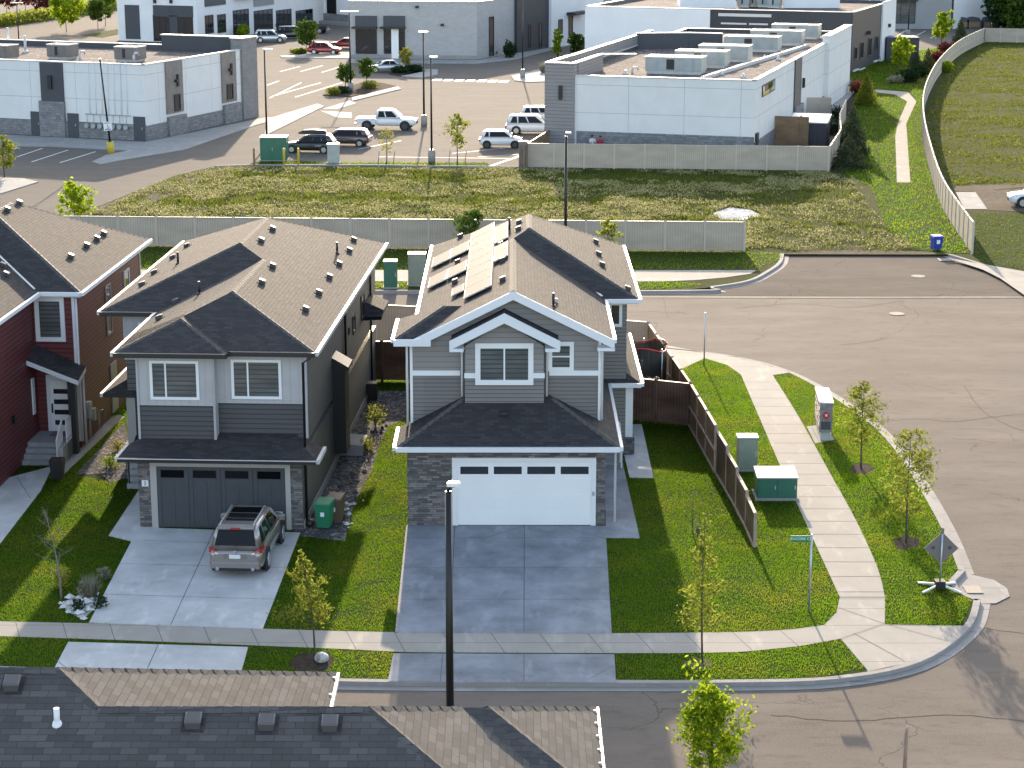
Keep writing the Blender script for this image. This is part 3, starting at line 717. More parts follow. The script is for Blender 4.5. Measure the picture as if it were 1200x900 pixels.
def roofplanes(planes, mb, th=.16):
    """each plane: (points, eave edge indices). shingle top, soffit below, fascia on eave edges"""
    for pts, eaves in planes:
        P = [Vector(p) for p in pts]; n = (P[1]-P[0]).cross(P[2]-P[0])
        if n.z < 0: k = len(P); P = P[::-1]; eaves = [(k-2-e) % k for e in eaves]
        mb.poly(P, 0); Q = [p-Zv*th for p in P]; mb.poly(Q[::-1], 1)
        for e in eaves:
            a, b = P[e], P[(e+1)%len(P)]; mb.poly([a-Zv*th, b-Zv*th, b, a], 1)
def gutter(mb, a, b, out, w=.12, h=.13):
    a, b, out = Vector(a), Vector(b), Vector(out); d = (b-a).normalized()
    P = [c+out*o+Zv*z for c in (a-d*.0, b+d*.0) for o, z in ((.004,-h-.01),(w,-h-.01),(w,.012),(.004,.012))]
    mb.loft([P[:4], P[4:]], 0, True)
def cap(mb, a, b, w=.26, m=0):
    """ridge or hip cap shingles following a line"""
    a, b = Vector(a), Vector(b); d = (b-a).normalized(); s = d.cross(Zv).normalized(); up = s.cross(d)
    mb.mark(); k = max(1, int((b-a).length/.3))
    for i in range(k):
        p = a.lerp(b, i/k); q = a.lerp(b, (i+1)/k); h0, h1 = .016+.012, .016
        mb.poly([p-s*w/2+up*(h0-.07), p+up*h0, q+up*h1, q-s*w/2+up*(h1-.07)], m); mb.poly([p+up*h0, p+s*w/2+up*(h0-.07), q+s*w/2+up*(h1-.07), q+up*h1], m)
def vent(roof, p, down, kind='box', mat='vent_metal', s=.27):
    """low box vent on a slope: p on the surface, down = horizontal downslope direction (local)"""
    d = Vector(down).normalized(); t = Zv.cross(d); p = Vector(p); m = MB()
    if kind == 'pipe': m.tube([p-Zv*.05, p+Zv*.5], .05, 8); m.tube([p-Zv*.05, p+Zv*.06], .12, 8, 0, .06); return m.build('vent_pipe', mat, roof)
    sl = -.48; base = p
    def q(a, b, c): return base+d*a+t*b+Zv*(a*sl+c)
    fl = MB(); fl.faces([q(-s*.6,-s*.7,-.02), q(s*.75,-s*.7,-.02), q(s*.75,s*.7,-.02), q(-s*.6,s*.7,-.02)]+[q(-s*.6,-s*.7,.012), q(s*.75,-s*.7,.012), q(s*.75,s*.7,.012), q(-s*.6,s*.7,.012)], [(4,5,6,7),(0,1,5,4),(1,2,6,5),(2,3,7,6),(3,0,4,7)])
    fl.build('vent_flange', 'shingle', roof)
    r0 = [q(-s*.3,-s*.42,.01), q(s*.5,-s*.42,.01), q(s*.5,s*.42,.01), q(-s*.3,s*.42,.01)]
    r1 = [q(-s*.3,-s*.5,.13), q(s*.58,-s*.5,.15), q(s*.58,s*.5,.15), q(-s*.3,s*.5,.13)]
    r2 = [q(-s*.22,-s*.42,.16), q(s*.5,-s*.42,.18), q(s*.5,s*.42,.18), q(-s*.22,s*.42,.16)]
    m.loft([r0, r1, r2], 0, True); return m.build('roof_vent', mat, roof)
def house_roof(xL, xR1, xR2, ze, m, Yf, Yh, Yb, front='gable', mirror=1):
    """two joined blocks with a common left slope; the rear one is wider. local coords, returns planes + points"""
    w1 = xR1-xL; w2 = xR2-xL; x1, x2 = xL+w1/2, xL+w2/2; z1, z2 = ze+m*abs(w1)/2, ze+m*abs(w2)/2; a1, a2 = abs(w1)/2, abs(w2)/2
    A1f = (x1,Yf,z1) if front == 'gable' else (x1,Yf+a1,z1); A1b = (x1,Yh+a1,z1); A2f = (x2,Yh+a2,z2); A2b = (x2,Yb-a2,z2)
    pl = [([(xL,Yf,ze), A1f, A1b, A2f, A2b, (xL,Yb,ze)], [5,0] if front == 'gable' else [5]),
          ([(xR1,Yf,ze), (xR1,Yh,ze), A1b, A1f], [0,3] if front == 'gable' else [0]),
          ([(xR1,Yh,ze), (xR2,Yh,ze), A2f, A1b], [0]),
          ([(xR2,Yh,ze), (xR2,Yb,ze), A2b, A2f], [0]),
          ([(xR2,Yb,ze), (xL,Yb,ze), A2b], [0])]
    if front == 'hip': pl.append(([(xL,Yf,ze), (xR1,Yf,ze), A1f], [0]))
    return pl, A1f, A1b, A2f, A2b
def garage_door(par, p, du, dn, w, h, mat, style):
    m = MB(); obox(m, p, du, dn, 0, w, 0, h, 0, .035); pw = w/4
    if style == 'panel':
        for r in range(4):
            obox(m, p, du, dn, 0.01, w-.01, h*r/4+.012, h*(r+1)/4-.012, .035, .048)
            if r < 3:
                for c in range(8): obox(m, p, du, dn, w/8*c+.08, w/8*(c+1)-.08, h*r/4+.1, h*(r+1)/4-.1, .048, .053)
    else:
        for c in range(4):
            for k in (0, 1): obox(m, p, du, dn, pw*c+(.02 if k == 0 else pw-.15), pw*c+(.15 if k == 0 else pw-.02), .03, h-.03, .035, .055)
            obox(m, p, du, dn, pw*(c+.5)-.06, pw*(c+.5)+.06, .1, h*.74, .035, .052); obox(m, p, du, dn, pw*c+.15, pw*(c+1)-.15, h*.76, h*.8, .035, .052)
            obox(m, p, du, dn, pw*c+.15, pw*(c+1)-.15, .03, .1, .035, .052)
    o = m.build('garage_door', mat, par)
    for c in range(4):
        a, b = (.1, pw-.1) if style == 'panel' else (.17, pw-.17); z0, z1 = (h*.82, h*.94)
        q = MB(); obox(q, p, du, dn, pw*c+a, pw*c+b, z0, z1, .036, .056); q.build('window', 'pane' if style == 'panel' else 'pane_tint', o)
    return o

# ------------------------------------------------------------------ grey house with solar panels (world-aligned)
H1 = thing('house', 'grey two-storey house with solar panels on its roof and a white double garage door', 'house', (0, 69.35, 0))
def W1(mb, name, mats, par=None): return mb.build(name, mats, par or H1, world=True)
O1 = Vector((0, 69.35, 0))
def L1(p): return Vector(p)-O1
ga = MB()
ga.box(-3.78, 3.37, 69.35, 76.6, -.3, 2.98); W1(ga, 'garage_wall', 'stone_dark')
up = MB()
pent = lambda y, x0, x1, z0, pts: [(x0,y,z0),(x1,y,z0)]+pts
def gable_wall(mb, y0, y1, x0, x1, z0, zs, xa, za, m=0):
    mb.loft([[(x0,y,z0),(x1,y,z0),(x1,y,zs),(xa,y,za),(x0,y,zs)] for y in (y0,y1)], m, True)
gable_wall(up, 71.4, 81.5, -3.25, 3.24, 2.6, 6.42, .04, 8.04)       # main upper block
up.box(-3.72, -3.2, 71.402, 74.4, 2.6, 6.4)                         # left bump
up.box(-3.24, 4.6, 78.55, 89.6, -.2, 6.4)                           # wide rear block
up.box(-3.25, 3.2, 71.9, 80, 0, 2.7)
W1(up, 'wall', 'siding_grey')
sh = MB(); gable_wall(sh, 71.375, 71.41, -3.69, 3.21, 5.3, 6.4, .04, 8.0); W1(sh, 'gable_shakes', 'shake_grey')
bm = MB(); bm.box(-1.72, 1.17, 71.0, 71.45, 4.1, 6.3); bm.faces([(-1.72,71.0,6.3),(1.17,71.0,6.3),(-.275,71.0,7.22)],[(0,1,2)]); W1(bm, 'bay_wall', 'siding_grey')
bs = MB(); bs.loft([[(-1.7,y,5.28),(1.15,y,5.28),(1.15,y,6.3),(-.275,y,7.2),(-1.7,y,6.3)] for y in (70.975, 71.02)], 0, True); W1(bs, 'bay_shakes', 'shake_grey')
tr = MB()
for x0, x1, y in ((-3.74,-1.9,71.36),(1.36,3.25,71.36),(-1.74,-1.34,70.955),(.77,1.19,70.955)): tr.box(x0, x1, y, y+.06, 5.1, 5.29)
for x0 in (-3.74, 3.16): tr.box(x0, x0+.1, 71.352, 71.5, 3.0, 6.4)
for x0 in (-3.8, 3.3): tr.box(x0, x0+.09, 69.335, 69.45, 0, 2.9) if False else None
W1(tr, 'trim_band', 'white_paint')
ds = MB()
for x, y, z0, z1 in ((-3.84,71.3,3.25,6.4),(3.3,71.3,3.45,6.35),(-1.83,71.25,4.35,6.2),(1.27,71.25,4.35,6.2)): ds.tube([(x,y,z0),(x,y,z1-.15),(x+(.1 if x<0 else .1),y-.2,z1)], .045, 6)
ds.tube([(3.72,69.25,.15),(3.72,69.25,2.75),(3.72,69.0,2.9)], .045, 6)
W1(ds, 'downspout', 'white_paint')
# roof
XL, XR1, XR2, ZE, PM = -3.6, 3.68, 5.05, 6.55, .495
pl, A1f, A1b, A2f, A2b = house_roof(XL, XR1, XR2, ZE, PM, 70.95, 78.15, 90.3)
rf = MB(); roofplanes(pl, rf, .2)
lb = .495; Yb1 = 71.0                                             # left bump hip
bz = ZE+PM*1.75
roofplanes([([(-4.28,Yb1,ZE),(-3.55,Yb1,ZE),(-1.85,Yb1+1.75,bz),(-2.53,Yb1+1.75,bz)],[0]),
            ([(-4.28,Yb1+3.5,ZE),(-4.28,Yb1,ZE),(-2.53,Yb1+1.75,bz)],[0]),
            ([(-3.55,Yb1+3.5,ZE),(-4.28,Yb1+3.5,ZE),(-2.53,Yb1+1.75,bz),(-1.85,Yb1+1.75,bz)],[0])], rf, .2)
# bay gable roof
gx, gz, ge = -.275, 7.62, 6.62
roofplanes([([(-2.2,70.5,ge),(gx,70.5,gz),(gx,71.42,gz),(-2.2,71.42,ge)],[0,3]),([(1.68,70.5,ge),(1.68,71.42,ge),(gx,71.42,gz),(gx,70.5,gz)],[0,3])], rf, .14)
roof1 = W1(rf, 'roof', ['shingle', 'white_paint'])
cp = MB(); cap(cp, A1f, A1b); cap(cp, A2f, A2b); cap(cp, A2f, (XR2,78.15,ZE)); cap(cp, A2b, (XR2,90.3,ZE)); cap(cp, (-2.53,72.75,bz), (-4.28,71,ZE)); W1(cp, 'ridge_cap', 'ridge_cap', roof1)
fl = MB(); fl.bar((XR1-.1,78.3,ZE+.1),(A1b[0]+2.2,A1b[1]-1.35,ZE+.1+PM*1.4),.1,.03)
W1(fl, 'flashing', 'metal_cap', roof1)
# barge boards
bg = MB()
def barge(mb, a, b, y, h=.28, t=.06):
    a, b = Vector(a), Vector(b); mb.loft([[(a.x,q,a.z),(a.x,q,a.z-h),(b.x,q,b.z-h),(b.x,q,b.z)] for q in (y-t, y)], 0, True)
barge(bg, (XR1+.04,0,ZE-.02), (A1f[0],0,A1f[2]), 70.94, .32); barge(bg, (-3.3,0,ZE+.13), (A1f[0],0,A1f[2]), 70.94, .32)
barge(bg, (-2.26,0,ge-.02), (gx,0,gz-.02), 70.49, .34); barge(bg, (1.74,0,ge-.02), (gx,0,gz-.02), 70.49, .34)
bg.box(-4.3,-2.95,70.86,70.97,ZE-.24,ZE+.0)
for x in (-2.24,-1.95,1.4,1.66): pass
bg.box(-2.26,-1.75,70.44,71.3,ge-.42,ge-.3); bg.box(1.2,1.72,70.44,71.3,ge-.42,ge-.3); bg.box(3.1,3.74,70.88,71.4,ZE-.42,ZE-.3)
W1(bg, 'barge_board', 'trim_white', roof1)
gt = MB(); gutter(gt, (XL,74.6,ZE),(XL,90.3,ZE),(-1,0,0)); gutter(gt,(-4.28,71,ZE),(-4.28,74.5,ZE),(-1,0,0)); gutter(gt,(XR1,70.95,ZE),(XR1,78.1,ZE),(1,0,0)); gutter(gt,(XR2,78.15,ZE),(XR2,90.3,ZE),(1,0,0)); gutter(gt,(XR1,78.15,ZE),(XR2,78.15,ZE),(0,-1,0))
W1(gt, 'gutter', 'trim_white', roof1)
# garage roof (hip skirt) running back along the right side to the porch
e0, yb = 3.07, 71.42; gm = .52; dz = lambda d: e0+gm*d
gr = MB()
roofplanes([([(-4.15,68.9,e0),(3.86,68.9,e0),(3.86-2.5,71.4,dz(2.5)),(-4.15+2.5,71.4,dz(2.5))],[0]),
            ([(-4.15,71.6,e0),(-4.15,68.9,e0),(-1.65,71.4,dz(2.5)),(-1.65,71.6,dz(2.5))],[0,3]),
            ([(3.86,68.9,e0),(3.86,79,e0),(3.2,79,dz(.66)),(3.2,71.42,dz(.66)),(1.36,71.4,dz(2.5))],[0])], gr, .14)
# side porch roof
roofplanes([([(3.86,78.3,e0),(5.2,78.3,e0),(4.45,79.05,dz(.75)),(3.1,79.05,dz(.75))],[0]),
            ([(5.2,78.3,e0),(5.2,87.5,e0),(4.45,86.75,dz(.75)),(4.45,79.05,dz(.75))],[0]),
            ([(5.2,87.5,e0),(4.3,87.5,e0),(4.3,86.75,dz(.75)),(4.45,86.75,dz(.75))],[0])], gr, .14)
rg = W1(gr, 'garage_roof', ['shingle', 'white_paint'])
gg = MB(); gutter(gg,(-4.15,68.9,e0),(3.86,68.9,e0),(0,-1,0),.12,.15); gutter(gg,(3.86,68.9,e0),(3.86,78.2,e0),(1,0,0)); gutter(gg,(5.2,78.3,e0),(5.2,87.5,e0),(1,0,0)); gutter(gg,(3.9,78.3,e0),(5.2,78.3,e0),(0,-1,0),.12,.15); gutter(gg,(-4.15,68.9,e0),(-4.15,71.6,e0),(-1,0,0))
W1(gg, 'gutter', 'trim_white', rg)
c2 = MB(); cap(c2,(3.86,68.9,e0),(1.5,71.26,dz(2.36))); cap(c2,(-4.15,68.9,e0),(-1.8,71.25,dz(2.35))); W1(c2, 'ridge_cap', 'ridge_cap', rg)
vent(rg, L1((-.28,70.4,dz(1.5))), (0,-1,0), mat='black_plastic', s=.26)
# porch post, steps, railing
pp = MB(); pp.box(4.5,4.9,78.6,79.0,.7,2.9); W1(pp, 'porch_post', 'white_paint'); pb = MB(); pb.box(4.42,4.98,78.52,79.08,-.1,.75); W1(pb, 'post_base', 'stone_dark')
sp = MB(); sp.box(3.4,5.0,79.1,82,-.1,.45); 
for k in range(3): sp.box(3.44,4.3,77.6-.3*k,77.9-.3*k,-.1,.45-.14*k)
sp.box(3.42,4.35,77.9,79.1,-.1,.45)
W1(sp, 'porch_step', 'concrete_step')
rl = MB()
for y in (76.6,77.4,78.4): rl.box(4.33,4.39,y,y+.06,.0,1.15)
rl.bar((4.36,76.6,.9),(4.36,78.4,1.4),.05,.06); rl.bar((4.36,76.6,.4),(4.36,78.4,.75),.04,.05); W1(rl, 'railing', 'white_paint')
# doors and windows
tf = MB(); tf.box(-2.16,-1.96,69.28,69.36,0,2.56); tf.box(2.86,3.03,69.28,69.36,0,2.56); tf.box(-1.96,2.86,69.28,69.36,2.38,2.56); W1(tf, 'door_trim', 'white_paint')
garage_door(H1, L1((-1.96,69.34,.03)), U1, -V1, 4.82, 2.35, 'door_white', 'panel')
kp = MB(); kp.box(2.9,2.98,69.25,69.28,1.15,1.3); W1(kp, 'keypad', 'unit_grey')
window(H1, L1((-1.34,70.975,4.85)), U1, -V1, 2.12, 1.56, pmat='pane_blinds_reflection', tw=.19, cols=(.5,))
window(H1, L1((1.32,71.374,5.27)), U1, -V1, .94, 1.1, tw=.15, rows=(.5,), pmat='pane_blinds_reflection')
window(H1, L1((3.86,78.55,5.35)), U1, -V1, .55, 1.0, tw=.12)
for y in (81,85): window(H1, L1((4.6,y,4.6)), V1, U1, 1.2, 1.2)
for y, w in ((76,1.4),(84,1.6)): window(H1, L1((-3.25,y+w,4.5)), -V1, -U1, w, 1.2)
# roof furniture
nL = (-PM,0,1); pL = (XL,75,ZE); nR = (PM,0,1)
def onL(px,py): return gpl(px,py,pL,nL)
Lx = lambda a,b: (430+a/3.158, 240+b/3.158)
for q in ((348,120),(338,215),(328,288),(497,150),(505,208),(505,280),(565,68),(563,92)): vent(roof1, L1(onL(*Lx(*q))), (-1,0,0))
for q in ((845,140),(855,185),(868,225)): vent(roof1, L1(gpl(*Lx(*q),(XR2,80,ZE),nR)), (1,0,0))
vent(roof1, L1(gpl(*Lx(963,314),(XR2,80,ZE),nR)), (1,0,0)); 
vent(roof1, L1(gpl(*Lx(690,375),(XR1,75,ZE),nR)), (1,0,0), 'pipe', 'black_plastic'); vent(roof1, L1(gpl(*Lx(700,362),(XR1,75,ZE),nR)), (1,0,0), mat='metal_cap', s=.12); vent(roof1, L1(onL(*Lx(527,90))), (-1,0,0), 'pipe', 'black_plastic')
def modules(x0, x1, y0, y1, nx, ny):
    s = Vector((1,0,PM)).normalized(); upv = Vector((-PM,0,1)).normalized()
    for i in range(nx):
        for j in range(ny):
            xa, xb = x0+(x1-x0)*i/nx+.018, x0+(x1-x0)*(i+1)/nx-.018; ya, yb = y0+(y1-y0)*j/ny+.022, y0+(y1-y0)*(j+1)/ny-.022
            f = lambda x,y,k: Vector((x,y,ZE+PM*(x-XL)))+upv*k
            m = MB(); q = [f(xa,ya,.09),f(xb,ya,.09),f(xb,yb,.09),f(xa,yb,.09)]; t = [f(xa,ya,.13),f(xb,ya,.13),f(xb,yb,.13),f(xa,yb,.13)]
            m.faces(q+t,[(0,1,5,4),(1,2,6,5),(2,3,7,6),(3,0,4,7),(3,2,1,0)],1); m.faces(t,[(0,1,2,3)],1)
            e = .025; fi = lambda x,y: f(x,y,.133); m.faces([fi(xa+e,ya+e),fi(xb-e,ya+e),fi(xb-e,yb-e),fi(xa+e,yb-e)],[(0,1,2,3)],0)
            W1(m, 'solar_panel', ['solar', 'unit_grey'], roof1)
for a in ((-1.76,-.7,73.3,87.6,1,8),(-.69,-.1,77.9,81.2,1,2),(-.69,-.1,82.0,86.0,1,2),(-3.38,-1.78,83.7,86.0,2,1),(-3.36,-1.78,79.2,81.4,2,1),(-2.28,-1.78,75.0,76.4,1,1)): modules(*a)
# ------------------------------------------------------------------ charcoal house on the left (frame turned 3 deg)
H2 = thing('house', 'charcoal two-storey house with light grey panels around two front bedroom windows', 'house', (-13.45, 69.15, 0), R(-3))
m = MB(); m.box(.0,5.94,0,.5,-.3,2.75); m.build('garage_wall', 'stone_dark', H2)
m = MB(); m.box(.02,5.95,.06,22.4,-.3,2.6); m.box(.0,5.95,1.7,22.4,2.9,6.2); m.box(-2.15,.1,7.6,22.4,-.3,6.2); m.build('wall', 'siding_charcoal', H2)
m = MB(); m.box(-.04,2.72,.75,1.9,2.5,6.22); m.box(2.7,5.96,1.2,1.9,2.6,6.22); m.build('front_wall', 'siding_dark', H2)
m = MB(); m.box(-.06,2.74,.72,.78,4.43,6.2); m.box(2.76,5.98,1.17,1.23,4.43,6.2); m.box(-.06,-.03,.74,1.9,4.43,6.2); m.box(5.965,5.985,1.22,1.5,4.43,6.2); m.box(-2.2,-.7,7.56,7.62,4.4,6.2); m.build('light_panel', 'siding_panel', H2)
m = MB()
for x0,x1,y in ((-.08,2.75,.70),(2.75,6.0,1.15)): m.box(x0,x1,y,y+.05,4.38,4.5)
m.box(2.68,2.76,.69,1.2,3.1,6.2); m.box(-.08,-.0,.69,.78,3.1,6.2); m.box(5.92,6.02,1.14,1.26,3.1,6.2); m.build('trim_band', 'siding_panel', H2)
window(H2, (.42,.72,4.6), U1, -V1, 1.78, 1.44, pmat='pane_blinds_reflection', cols=(.32,), tw=.1)
window(H2, (3.28,1.17,4.55), U1, -V1, 1.82, 1.46, pmat='pane_blinds_reflection', cols=(.33,), tw=.1)
# roof
EL, ER1, ZE2, PM2 = -.75, 6.4, 6.4, .41
xl, xr = 6.4, -.75; x2l = -3.0
pl, B1f, B1b, B2f, B2b = house_roof(6.4, -.75, -3.0, ZE2, PM2, .7, 7.2, 23.0, front='hip')
r2 = MB(); roofplanes(pl, r2, .18)
hw = 2.03; xa = -.75+hw; za = ZE2+PM2*hw
roofplanes([([(-.75,.28,ZE2),(3.3,.28,ZE2),(xa,.28+hw,za)],[0]),
            ([(-.75,3.2,ZE2),(-.75,.28,ZE2),(xa,.28+hw,za),(xa,3.2,za)],[1]),
            ([(3.3,.28,ZE2),(3.3,.75,ZE2),(xa+.02,3.2,za),(xa,3.2,za),(xa,.28+hw,za)],[0])], r2, .18)
roof2 = r2.build('roof', ['shingle', 'trim_black'], H2)
c = MB(); cap(c,B1f,B1b); cap(c,B2f,B2b); cap(c,B1f,(6.4,.7,ZE2)); cap(c,B2f,(-3,7.2,ZE2)); cap(c,(3.3,.28,ZE2),(xa,.28+hw,za)); cap(c,(xa,.28+hw,za),(-.75,.28,ZE2)); cap(c,B2b,(6.4,23.0,ZE2)); c.build('ridge_cap','ridge_cap',roof2)
gt = MB(); gutter(gt,(6.4,.7,ZE2),(6.4,23.0,ZE2),(1,0,0)); gutter(gt,(-.75,.28,ZE2),(-.75,7.2,ZE2),(-1,0,0)); gutter(gt,(-3,7.2,ZE2),(-3,23.0,ZE2),(-1,0,0)); gt.build('gutter','metal_cap',roof2)
gt = MB(); gutter(gt,(-.75,.28,ZE2),(3.3,.28,ZE2),(0,-1,0)); gutter(gt,(3.35,.7,ZE2),(6.4,.7,ZE2),(0,-1,0)); gutter(gt,(-3,7.2,ZE2),(-.8,7.2,ZE2),(0,-1,0)); gt.build('gutter','trim_black',roof2)
fm2 = fr(H2); inv2 = fm2.inverted()
def on2(px,py,p,n):
    P = fm2 @ Vector(p); nn = fm2.to_3x3() @ Vector(n); return inv2 @ gpl(px,py,P,nn)
Lz6 = lambda a,b: (100+a/3.158, 240+b/3.158)
nr = (PM2,0,1); nl = (-PM2,0,1)
for q in ((692,92),(650,135),(692,230),(652,290),(992,132),(976,172),(938,222),(902,270),(863,328),(814,390)): vent(roof2, on2(*Lz6(*q),(6.4,5,ZE2),nr), (1,0,0))
vent(roof2, on2(*Lz6(932,180),(6.4,5,ZE2),nr),(1,0,0),'pipe','black_plastic')
for q in ((378,155),(326,198),(257,254),(212,298)): vent(roof2, on2(*Lz6(*q),(-3,10,ZE2),nl), (-1,0,0))
for q in ((336,362),(276,422)): vent(roof2, on2(*Lz6(*q),(-.75,3,ZE2),nl), (-1,0,0))
vent(roof2, on2(*Lz6(422,330),(-.75,3,ZE2),nl),(-1,0,0),'pipe','black_plastic'); vent(roof2, on2(*Lz6(343,218),(-3,10,ZE2),nl),(-1,0,0),'pipe','black_plastic')
# skirt roof over the garage door
k = MB(); s0, sl = 2.78, .26; f = lambda d: s0+sl*d
roofplanes([([(-.55,-.6,s0),(6.55,-.6,s0),(5.6,.9,f(1.6)),(5.6,1.21,f(1.81)),(-.05,1.21,f(1.81)),(-.05,.76,f(1.36))],[0]),
            ([(6.55,-.6,s0),(6.55,1.2,s0),(5.95,1.2,f(.8)),(5.6,.9,f(1.6))],[0,1]),([(-.55,1.2,s0),(-.55,-.6,s0),(-.05,.76,f(1.36)),(-.05,1.2,f(1.0))],[0,3])], k, .14)
sk = k.build('skirt_roof', ['shingle','trim_black'], H2)
gt = MB(); gutter(gt,(-.55,-.6,s0),(6.55,-.6,s0),(0,-1,0),.12,.13); gt.build('gutter','trim_black',sk)
gt = MB(); gt.bar((-.6,-.73,s0+.0),(6.6,-.73,s0+.0),.03,.03); gutter(gt,(6.55,-.6,s0),(6.55,1.2,s0),(1,0,0)); gutter(gt,(-.55,-.6,s0),(-.55,1.2,s0),(-1,0,0)); gt.build('gutter','metal_cap',sk)
t = MB(); t.box(.45,.68,-.06,.02,0,2.5); t.box(5.34,5.52,-.06,.02,0,2.5); t.box(.68,5.34,-.06,.02,2.32,2.5); t.build('door_trim','trim_beige',H2)
garage_door(H2, (.68,-.01,.03), U1, -V1, 4.66, 2.29, 'door_charcoal', 'carriage')
def text(par, s, loc, size, mat, name='lettering', rx=math.pi/2, rz=0.0, world=False, ext=.004, align='CENTER'):
    cu = bpy.data.curves.new(name, 'FONT'); cu.body = s; cu.size = size; cu.extrude = ext; cu.align_x = align; cu.align_y = 'CENTER'
    o = bpy.data.objects.new(name, cu); C.objects.link(o); bpy.context.view_layer.update()
    me = bpy.data.meshes.new_from_object(o.evaluated_get(bpy.context.evaluated_depsgraph_get())); bpy.data.objects.remove(o); bpy.data.curves.remove(cu)
    q = bpy.data.objects.new(name, me); C.objects.link(q); me.materials.clear(); me.materials.append(MATS[mat])
    q.rotation_euler = (rx,0,rz); q.location = loc; q.parent = par; return q
np_ = MB(); np_.box(.13,.37,-.04,.0,1.55,1.78); npo = np_.build('house_number_plate','white_paint',H2); text(npo,'3',(.25,-.046,1.665),.2,'trim_black')
# right side: hooded chase, downspouts, foundation, small windows, well
m = MB(); m.box(5.95,6.45,8.0,9.1,.55,4.05); m.loft([[(5.95,7.9,4.05),(6.6,7.9,4.0),(6.6,7.9,4.12),(5.95,7.9,4.5)],[(5.95,9.2,4.05),(6.6,9.2,4.0),(6.6,9.2,4.12),(5.95,9.2,4.5)]],0,True); m.build('flue_chase','trim_black',H2)
m = MB(); m.box(5.95,5.99,.1,20.3,-.2,.3); m.build('foundation','concrete_plain',H2)
m = MB()
for v in (.35,11.5,20.0): m.tube([(6.02,v,.2),(6.02,v,6.1),(6.3,v,6.3)],.05,6)
m.build('downspout','trim_black',H2)
m = MB(); m.loft([[(5.96,9.6,.0),(6.9,9.6,.0),(6.9,9.6,.45),(5.96,9.6,.5)],[(5.96,11.2,.0),(6.9,11.2,.0),(6.9,11.2,.45),(5.96,11.2,.5)]],0,True); m.build('window_well','concrete_step',H2)
m = MB(); m.tube([(6.05,9.3,.5),(6.05,9.3,1.1),(6.05,9.5,1.2),(6.05,9.7,1.0),(6.05,9.7,.5)],.05,6); m.box(6.0,6.15,9.2,9.45,.6,.95); m.build('meter_pipes','white_paint',H2)
for v in (3.2,7.4,12.6): 
    q = MB(); q.box(5.95,6.02,v,v+.35,5.85,6.1); q.build('soffit_vent','trim_black',H2)
window(H2,(5.95,14.2,4.0),V1,U1,.8,.8,fmat='trim_black'); window(H2,(5.95,17.0,4.0),V1,U1,1.2,1.1,fmat='trim_black'); window(H2,(5.95,12.9,4.3),V1,U1,.3,.3,fmat='trim_black',tw=.06)
# rear canopy to the right, entry porch to the left
k = MB(); roofplanes([([(6.8,18.4,4.2),(5.9,18.4,4.6),(5.9,20.4,4.6),(6.8,20.4,4.2)],[3,0]),([(5.9,18.4,4.6),(6.8,18.4,4.2),(6.75,17.9,4.0),(5.9,17.7,4.0)],[1])],k,.14)
k.build('side_canopy',['shingle','trim_black'],H2)
k = MB(); roofplanes([([(-3.1,7.4,3.05),(-.4,7.4,3.05),(-.4,8.9,3.8),(-1.6,8.9,3.8)],[0]),([(-3.1,7.4,3.05),(-1.6,8.9,3.8),(-1.6,12.4,3.8),(-3.1,12.4,3.05)],[3])],k,.15)
pr = k.build('porch_roof',['shingle','trim_black'],H2)
gt = MB(); gutter(gt,(-3.1,7.4,3.05),(-3.1,12.4,3.05),(-1,0,0)); gt.build('gutter','metal_cap',pr)
q = MB(); q.box(-2.2,-1.85,7.5,7.85,1.0,2.95); q.build('porch_post','trim_beige',H2); q = MB(); q.box(-2.32,-1.73,7.4,7.95,-.2,1.0); q.build('post_base','stone_dark',H2)
q = MB()
for k_ in range(3): q.box(-1.6,-.15,4.6+.35*k_,5.0+.35*k_,-.1,.2+.18*k_)
q.box(-1.8,.0,5.6,7.6,-.1,.72); q.build('porch_step','concrete_step',H2)
q = MB(); q.box(-1.55,-1.5,4.7,4.75,.2,1.2); q.bar((-1.52,4.7,1.15),(-1.52,6.2,1.7),.05,.05); q.box(-1.55,-1.5,6.15,6.2,.7,1.7); q.build('railing','black_metal',H2)
window(H2,(-1.6,7.58,4.9),U1,-V1,.75,1.0,tw=.09)

# ------------------------------------------------------------------ red house at the left edge
H3 = thing('house', 'dark red sided house with a white front door under a small sloping canopy', 'house', (-17.75, 79.6, 0), R(-2.9))
m = MB(); m.box(-9,0,0,11.5,-.3,6.5); m.box(-9.0,-1.72,-8.6,.1,-.3,6.5); m.build('wall','siding_red',H3)
m = MB(); m.box(-1.72,0.0,-.03,.0,4.2,6.4); m.build('front_wall','siding_red',H3)
t = MB(); t.box(-.09,.02,-.05,.06,0.3,6.35); t.box(-.04,.03,11.4,11.5,.3,6.4); t.box(-1.74,-1.7,-8.65,-8.55,0,6.4); t.build('corner_trim','trim_white',H3)
window(H3,(-1.62,-.03,4.5),U1,-V1,1.22,1.85,tw=.18,pmat='pane_blinds_reflection')
fr3 = fr(H3); inv3 = fr3.inverted()
EH, PH = 6.62, .5
pl, C1f, C1b, C2f, C2b = house_roof(-9.4, -1.32, .4, EH, PH, -9, -.42, 12.0, front='hip')
r3 = MB(); roofplanes(pl, r3, .2); roof3 = r3.build('roof',['shingle','trim_white'],H3)
c = MB(); cap(c,C2f,(.4,-.42,EH)); cap(c,C2f,C2b); cap(c,C1f,C1b); cap(c,C2b,(.4,12,EH)); c.build('ridge_cap','ridge_cap',roof3)
q = MB(); q.bar(Vector((-1.5,-.3,EH+.1)),Vector(C1b)+Vector((0,-.1,.03)),.09,.03); q.build('flashing','metal_cap',roof3)
